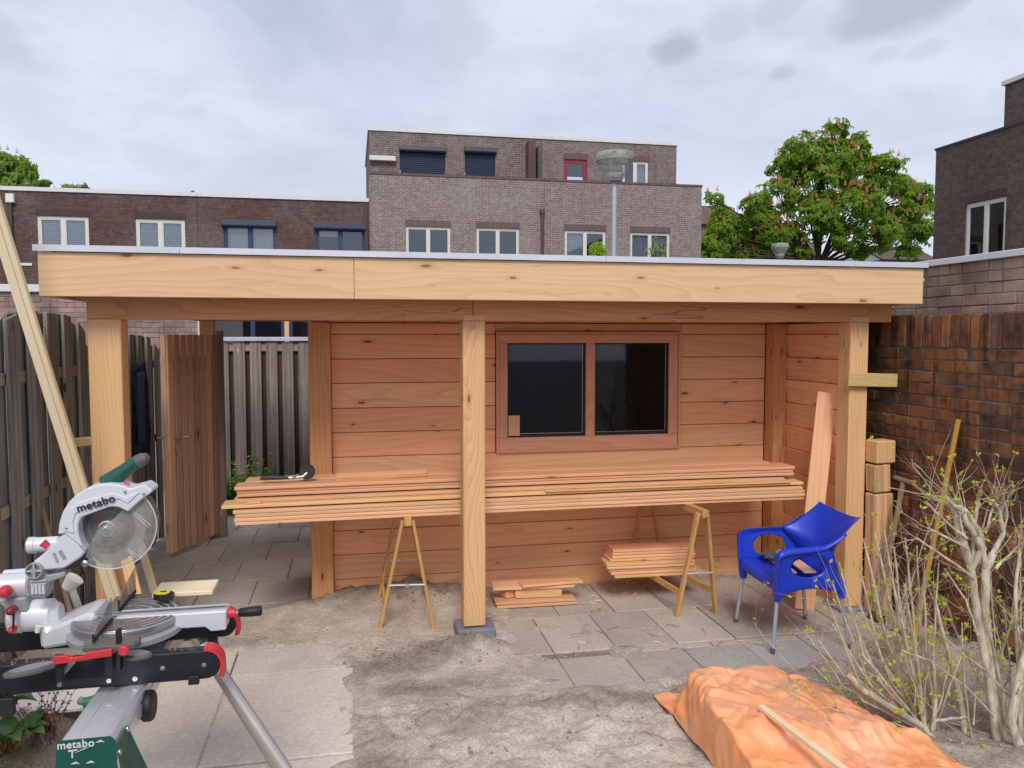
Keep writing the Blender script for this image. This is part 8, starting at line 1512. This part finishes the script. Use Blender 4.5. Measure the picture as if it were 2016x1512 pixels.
# the low gnarled trunk running left
st((1900, 1512, 0), .030, .017, 2, (1850, 1470, 0), (1815, 1430, 0), (1760, 1395, -.02), (1700, 1360, -.03), (1672, 1330, -.03))
st((1860, 1480, 0), .016, .010, 5, (1800, 1400, .02), (1750, 1280, .05), (1720, 1170, .08))
st((1836, 1436, -.03), .014, .010, 2, (1842, 1380, -.04), (1838, 1290, -.05)); st((1838, 1420, -.03), .012, .007, 2, (1870, 1415, -.03), (1905, 1412, -.02))
# long thin shoots crossing the paving and tarp
for P in ([(1800, 1400, .1), (1700, 1352, .3), (1580, 1335, .55), (1500, 1250, .8), (1484, 1225, .85)], [(1740, 1430, -.1), (1690, 1410, -.1), (1630, 1392, -.12), (1600, 1398, -.12)], [(1760, 1440, -.15), (1700, 1450, -.15), (1640, 1480, -.15), (1628, 1484, -.15)],
          [(1790, 1420, .0), (1700, 1345, .1), (1640, 1290, .2), (1600, 1265, .25)], [(1800, 1380, .1), (1780, 1200, .1), (1815, 1080, .1), (1850, 985, .15), (1800, 920, .2), (1795, 905, .2)]): S.append((P, .005, .0018, 3))
shrub('pruned_shrub', 'low spreading pruned shrub with budding yellow-green leaves beside the orange tarp', U(1830, 1470, Z=.03), S, 41, SY)
S = []
st((1968, 1500, 0), .030, .021, 6, (1945, 1330, 0), (1925, 1220, .02), (1912, 1120, .03), (1890, 1050, .03), (1878, 1000, .03), (1858, 978, .03))
st((1912, 1120, .03), .024, .014, 6, (1935, 1080, .0), (1905, 1030, .0), (1888, 998, .0), (1878, 1000, 0))
st((1990, 1520, .0), .030, .024, 4, (1960, 1400, 0), (1940, 1200, 0), (1942, 1120, 0), (1955, 1090, 0))
st((1942, 1130, 0), .022, .013, 6, (1930, 1050, 0), (1905, 1010, 0), (1895, 1000, 0)); st((1950, 1100, 0), .018, .011, 6, (1975, 1050, 0), (1965, 1000, -.02), (1955, 985, -.02))
st((1915, 1110, .03), .014, .010, 3, (1918, 1040, .05), (1926, 990, .05), (1925, 980, .05)); st((1905, 1080, 0), .010, .007, 3, (1870, 1060, -.02), (1828, 1040, -.03)); st((1918, 1140, 0), .010, .006, 3, (1880, 1110, -.02), (1806, 1060, -.05))
st((1905, 1060, 0), .009, .006, 3, (1860, 1025, 0), (1822, 988, .0)); st((2010, 1470, -.05), .018, .010, 6, (2005, 1300, -.05), (1998, 1180, -.05), (2008, 1080, -.05))
st((1900, 1512, .1), .022, .012, 5, (1895, 1400, .1), (1870, 1300, .1), (1840, 1180, .12)); st((2030, 1530, -.1), .034, .022, 5, (1990, 1420, -.1), (2010, 1320, -.1), (2040, 1200, -.1))
st((1960, 1330, .05), .010, .006, 5, (1990, 1230, .05), (2010, 1160, .05)); st((1975, 1420, .1), .012, .006, 5, (1925, 1330, .15), (1880, 1240, .2), (1862, 1180, .2))
st((1960, 1120, 0), .012, .006, 5, (1990, 1090, 0), (2020, 1060, 0)); st((1925, 1250, 0), .008, .004, 5, (1900, 1180, 0), (1860, 1120, 0)); st((1940, 1050, 0), .008, .005, 3, (1955, 1000, 0), (1962, 975, 0)); st((1975, 1050, 0), .007, .005, 3, (1985, 1010, 0), (1978, 990, 0))
st((1985, 1440, .0), .007, .003, 5, (1900, 1350, -.05), (1830, 1300, -.1), (1775, 1280, -.1)); st((2016, 1400, .0), .008, .003, 4, (1940, 1320, -.1), (1850, 1250, -.15)); S.append(([(1900, 1060, 0), (1888, 1010, 0), (1850, 960, 0), (1800, 912, 0)], .006, .002, 2))
for _ in range(12):
    bx, by = ru(1890, 2010), ru(1380, 1500); tx = bx+ru(-70, 70); ty = ru(1040, 1290); dy = ru(-.15, .25); st((bx, by, ru(-.05, .1)), .007, .0035, 4, ((bx+tx)/2+ru(-12, 12), (by+ty)/2, dy*.5), (tx, ty, dy))
shrub('pruned_shrub', 'tall pale-barked pruned shrub with thick cut stems at the right edge', U(1975, 1500, Z=.03), S, 42, SY-.1, tw=.9)

# ------------------------------------------------------------------ planting at lower left
random.seed(51)
pw = U(105, 1400, Z=.22)
b = B(); q0, q1, q2, q3 = U(20, 1368, Z=.23), U(205, 1362, Z=.23), U(160, 1422, Z=.23), U(-10, 1440, Z=.23)
tag(plank('white_panel', None, (-2.0, 4.42, .225), (-1.20, 4.42, .225), .50, .02, (0, -.10, 1), 'panel_white'), 'white panel lying flat beside the saw stand', 'panel')
t = thing('hose_connector', 'green and red hose connector lying on the white panel', 'hose connector', U(163, 1384, Z=.26)); c = U(163, 1384, Z=.26)
b = B(); b.tube([c, c+Vector((.05, .02, .0))], [.022, .026], 14); part('collar', b, 'hose_green', t, smooth=True)
b = B(); b.tube([c+Vector((.045, .02, .0)), c+Vector((.12, .05, .01))], [.026, .030], 14); part('sleeve', b, 'hose_red', t, smooth=True)
b = B(); b.tube([c+Vector((-.02, .03, 0)), c+Vector((.01, .01, 0))], [.02, .018], 12); part('tip', b, 'hose_grey', t, smooth=True)
# broad-leaved plant
c = U(12, 1470, Z=.22); t = thing('broad_leaved_plant', 'broad glossy green leaved plant in the lower left corner', 'plant', c)
def bigleaf(parent, p, d, up, l, wd):
    d = d.normalized(); s = d.cross(up).normalized(); n = s.cross(d); b = B(); tone = ru(0, 1)
    k = 6; vs = []
    for i in range(k+1):
        f = i/k; hw = wd*.5*math.sin(math.pi*min(1, f*1.0)**.8)+.002; c0 = p+d*l*f+n*(l*.22*math.sin(f*2.2)-l*.25*f*f)
        vs += [c0+s*hw+n*hw*.35, c0, c0-s*hw+n*hw*.35]
    b.add(vs, [(i*3+q, i*3+q+1, (i+1)*3+q+1, (i+1)*3+q) for i in range(k) for q in range(2)], tone); part('leaf', b, 'glossy_leaf', parent, fix=False, smooth=True)
b = B()
heads = [(c+Vector((.0, .0, .22))), c+Vector((-.10, -.06, .18)), c+Vector((.06, -.15, .10)), c+Vector((-.04, .12, .14)), c+Vector((-.22, .05, .22)), c+Vector((-.05, -.28, .05)), c+Vector((.10, -.05, .08))]
for h in heads: b.tube([c+Vector((ru(-.03, .03), ru(-.03, .03), -.03)), h], [.008, .005], 6)
part('stem', b, 'red_twig', t)
for h in heads:
    a0 = ru(0, 6)
    for k in range(7): a = a0+k*.9; bigleaf(t, h+rvec()*.01, Vector((math.cos(a), math.sin(a), ru(-.1, .5))), Vector((0, 0, 1)), ru(.09, .15), ru(.05, .075))
# barberry
c = U(85, 1455, Z=.2); t = thing('barberry_shrub', 'small dark red leaved shrub with thin upright twigs beside the saw stand', 'shrub', c); b = B(); lf = B()
for _ in range(26):
    d = Vector((ru(-.5, .5), ru(-.4, .4), 1)).normalized(); l = ru(.12, .36); p = c+Vector((ru(-.05, .05), ru(-.05, .05), -.02)); q = [p]
    for i in range(6): d = (d+rvec()*.14).normalized(); q.append(q[-1]+d*l/6)
    b.tube(q, [.0028*(1-.7*i/6) for i in range(7)], 5)
    for i in range(3, 7):
        for _ in range(3): leaf(lf, q[i], rvec(), rvec(), ru(.010, .02), .009, ru(0, 1))
for ce in (U(70, 1412, Z=.30), U(84, 1414, Z=.28), U(97, 1435, Z=.24), U(74, 1420, Z=.28)):
    for _ in range(70): leaf(lf, ce+rvec()*ru(0, .03), rvec(), rvec(), ru(.014, .022), .013, ru(.2, 1))
part('twigs', b, 'dead_twig', t, fix=False)['kind'] = 'stuff'; part('leaves', lf, 'barberry_leaf', t, fix=False)['kind'] = 'stuff'
# grass tufts and bed
b = B()
for _ in range(700):
    x, y = ru(-1.75, -1.18), ru(3.55, 4.35)
    if fbm(x, y, 4, 2, 5) < .02: continue
    z = soil_h(x, y)[0]; d = Vector((ru(-.5, .5), ru(-.5, .5), 1)).normalized(); l = ru(.03, .11); s = d.cross(rvec()).normalized()*.0018; tone = ru(0, 1)
    p = Vector((x, y, z-.005)); m_ = p+d*l*.6; e = p+d*l+Vector((d.x, d.y, -.3))*l*.4
    b.add([p-s, p+s, m_+s*.8, m_-s*.8, e], [(0, 1, 2, 3), (3, 2, 4)], tone)
o = part('grass', b, 'grass_blade', fix=False); tag(o, 'thin green grass growing in the planting bed at lower left', 'grass', kind='stuff')
# weeds with yellow flowers behind the gate
def weed(px, py, label, n, w_, seed):
    random.seed(seed); c = U(px, py, Z=0.0); t = thing('flowering_weed', label, 'weed', c, 'weeds by the back fence'); s_ = B(); lf = B(); fl = B()
    for _ in range(n):
        p = c+Vector((ru(-w_, w_), ru(-.08, .1), 0)); d = Vector((ru(-.35, .35), ru(-.3, .3), 1)).normalized(); l = ru(.22, .60); q = [p]
        for i in range(5): d = (d+rvec()*.12).normalized(); q.append(q[-1]+d*l/5)
        s_.tube(q, [.004, .0035, .003, .0025, .002, .0015], 4)
        for i in range(1, 6):
            for _ in range(2): leaf(lf, q[i], rvec()+Vector((0, -.3, .3)), rvec(), ru(.05, .10), .045, ru(0, 1))
        if rnd() < .45:
            e = q[-1]+Vector((0, 0, ru(.03, .1))); s_.tube([q[-1], e], .0015, 4)
            for k in range(5): a = k*1.26; leaf(fl, e, Vector((math.cos(a), math.sin(a)-.4, .3)), Vector((0, 0, 1)), .026, .022, rnd())
    for _ in range(n*3):
        p = c+Vector((ru(-w_, w_)*.8, ru(-.1, .06), 0)); d = Vector((ru(-.4, .4), ru(-.4, .1), 1)).normalized(); l = ru(.2, .5); leaf(lf, p, d, Vector((0, -1, 0)), l, .012, ru(0, .6), .05)
    part('stems', s_, 'weed_leaf', t, fix=False)['kind'] = 'stuff'; part('leaves', lf, 'weed_leaf', t, fix=False)['kind'] = 'stuff'; part('flowers', fl, 'weed_flower', t, fix=False)['kind'] = 'stuff'
weed(465, 1012, 'clump of green weeds with yellow flowers beside the gate post', 34, .17, 61)
weed(530, 990, 'smaller weed with yellow flowers just above the plank stack end', 10, .07, 62)

# ------------------------------------------------------------------ loose stuff on the ground
random.seed(71)
b = B()
for _ in range(420):
    r_ = rnd()
    if r_ < .55: x, y = ru(.1, 2.9), ru(3.0, 4.45)
    elif r_ < .8: x, y = random.gauss(.6, .35), random.gauss(5.02, .12)
    else: x, y = ru(-.3, 1.2), random.gauss(6.08, .06)
    z, dmp = soil_h(x, y)
    if r_ < .55 and fbm(x, y, 2, 3, 2.5) < .0: continue
    s = ru(.004, .014)*(1.4 if rnd() < .1 else 1); p = Vector((x, y, z+s*.2)); vs = []
    for i, (th, n) in enumerate(((.5, 5), (1.3, 6), (2.3, 5))):
        for k in range(6): a = 2*math.pi*k/6+i*.4; q = s*ru(.75, 1.15); vs.append(p+Vector((q*math.sin(th)*math.cos(a), q*math.sin(th)*math.sin(a), q*.7*math.cos(th))))
    b.add(vs, [tuple(range(5, -1, -1))]+[(i*6+k, i*6+(k+1) % 6, (i+1)*6+(k+1) % 6, (i+1)*6+k) for i in range(2) for k in range(6)]+[tuple(range(12, 18))])
o = part('soil_clods', b, 'soil_clod', fix=True); tag(o, 'crumbs and clods of soil scattered over the sand', 'soil', kind='stuff')
b = B()
spots = [(U(x, y, Z=.004), n, s) for x, y, n, s in [(1130, 1155, 22, .16), (1190, 1145, 16, .1), (1180, 1190, 12, .12), (1240, 1165, 14, .15), (1120, 1252, 5, .04), (1090, 1215, 6, .12), (1270, 1240, 8, .1), (720, 1285, 12, .06), (640, 1240, 7, .05), (1320, 1270, 5, .06), (1350, 1205, 7, .07), (980, 1220, 8, .1), (1030, 1300, 5, .2), (1420, 1200, 5, .2), (780, 1340, 6, .4), (620, 1180, 5, .2), (1250, 1150, 18, .25), (470, 1260, 4, .1), (1485, 1270, 4, .1)]]
for c, n, s in spots:
    for _ in range(n):
        p = Vector((random.gauss(c.x, s), random.gauss(c.y, s*.6), 0)); p.z = max(soil_h(p.x, p.y)[0], .004 if p.x > 1.2 else -.02)+.003; a = ru(0, 6.28); l = ru(.01, .05); q = []; cv = ru(-60, 60)*.02
        for i in range(7): a += cv*.25; q.append(p+Vector((math.cos(a), math.sin(a), 0))*0); p = p+Vector((math.cos(a), math.sin(a), .12*math.sin(i)))*l/6
        for i in range(6):
            u_, v_ = q[i], q[i+1]; up = Vector((0, 0, ru(.003, .006))); b.add([u_, v_, v_+up+Vector((.002, .001, 0)), u_+up+Vector((.002, .001, 0))], [(0, 1, 2, 3)])
o = part('wood_shavings', b, 'shaving', fix=False); tag(o, 'curled pale wood shavings on the paving and sand', 'wood shavings', kind='stuff')
b = B()
for _ in range(60):
    x, y = ru(.05, 3.3), ru(3.2, 4.4) if rnd() < .7 else ru(4.4, 5.2); z = max(soil_h(x, y)[0], 0 if x > 1.2 and y > 4.36 else -1)+.004; a = ru(0, 6.28); l = ru(.03, .12); d = Vector((math.cos(a), math.sin(a), 0))
    b.tube([Vector((x, y, z)), Vector((x, y, z+.004))+d*l*.5+rvec()*.004, Vector((x, y, z))+d*l], [.0014, .0018, .001], 5)
o = part('twig_litter', b, 'dead_twig', fix=False); tag(o, 'small fallen twigs scattered on the sand', 'twigs', kind='stuff')
b = B()
for _ in range(260):
    x, y = ru(2.3, 3.9), ru(3.0, 4.3); z = soil_h(x, y)[0]; s_ = ru(.004, .013); c = Vector((x, y, z+s_*.3)); vs = [c+Vector((0, 0, s_*.7)), c-Vector((0, 0, s_*.5))]+[c+Vector((math.cos(k*1.05), math.sin(k*1.05), 0))*s_*ru(.7, 1.2) for k in range(6)]
    b.add(vs, [(0, 2+k, 2+(k+1) % 6) for k in range(6)]+[(1, 2+(k+1) % 6, 2+k) for k in range(6)])
tag(part('pebbles', b, 'stone'), 'small pebbles and grit scattered under the shrubs', 'pebbles', kind='stuff')
for k, (x, y, s, lab) in enumerate([(1905, 1290, .06, 'larger rounded pale stone at the foot of the dark brick wall'), (1775, 1322, .05, 'pale flat stone behind the spreading shrub')]):
    c = U(x, y, Z=.03); b = B(); vs = []
    for i in range(8):
        th = math.pi*i/7
        for j in range(14): a = 2*math.pi*j/14; d = Vector((math.sin(th)*math.cos(a), math.sin(th)*math.sin(a), math.cos(th)*.55)); vs.append(c+d*s*(1+.22*fbm(d.x, d.y, d.z+k*3, 3, 1.6)))
    b.add(vs, [(i*14+j, i*14+(j+1) % 14, (i+1)*14+(j+1) % 14, (i+1)*14+j) for i in range(7) for j in range(14)]); tag(part('stone', b, 'stone', smooth=True), lab, 'stone', 'stones by the wall')
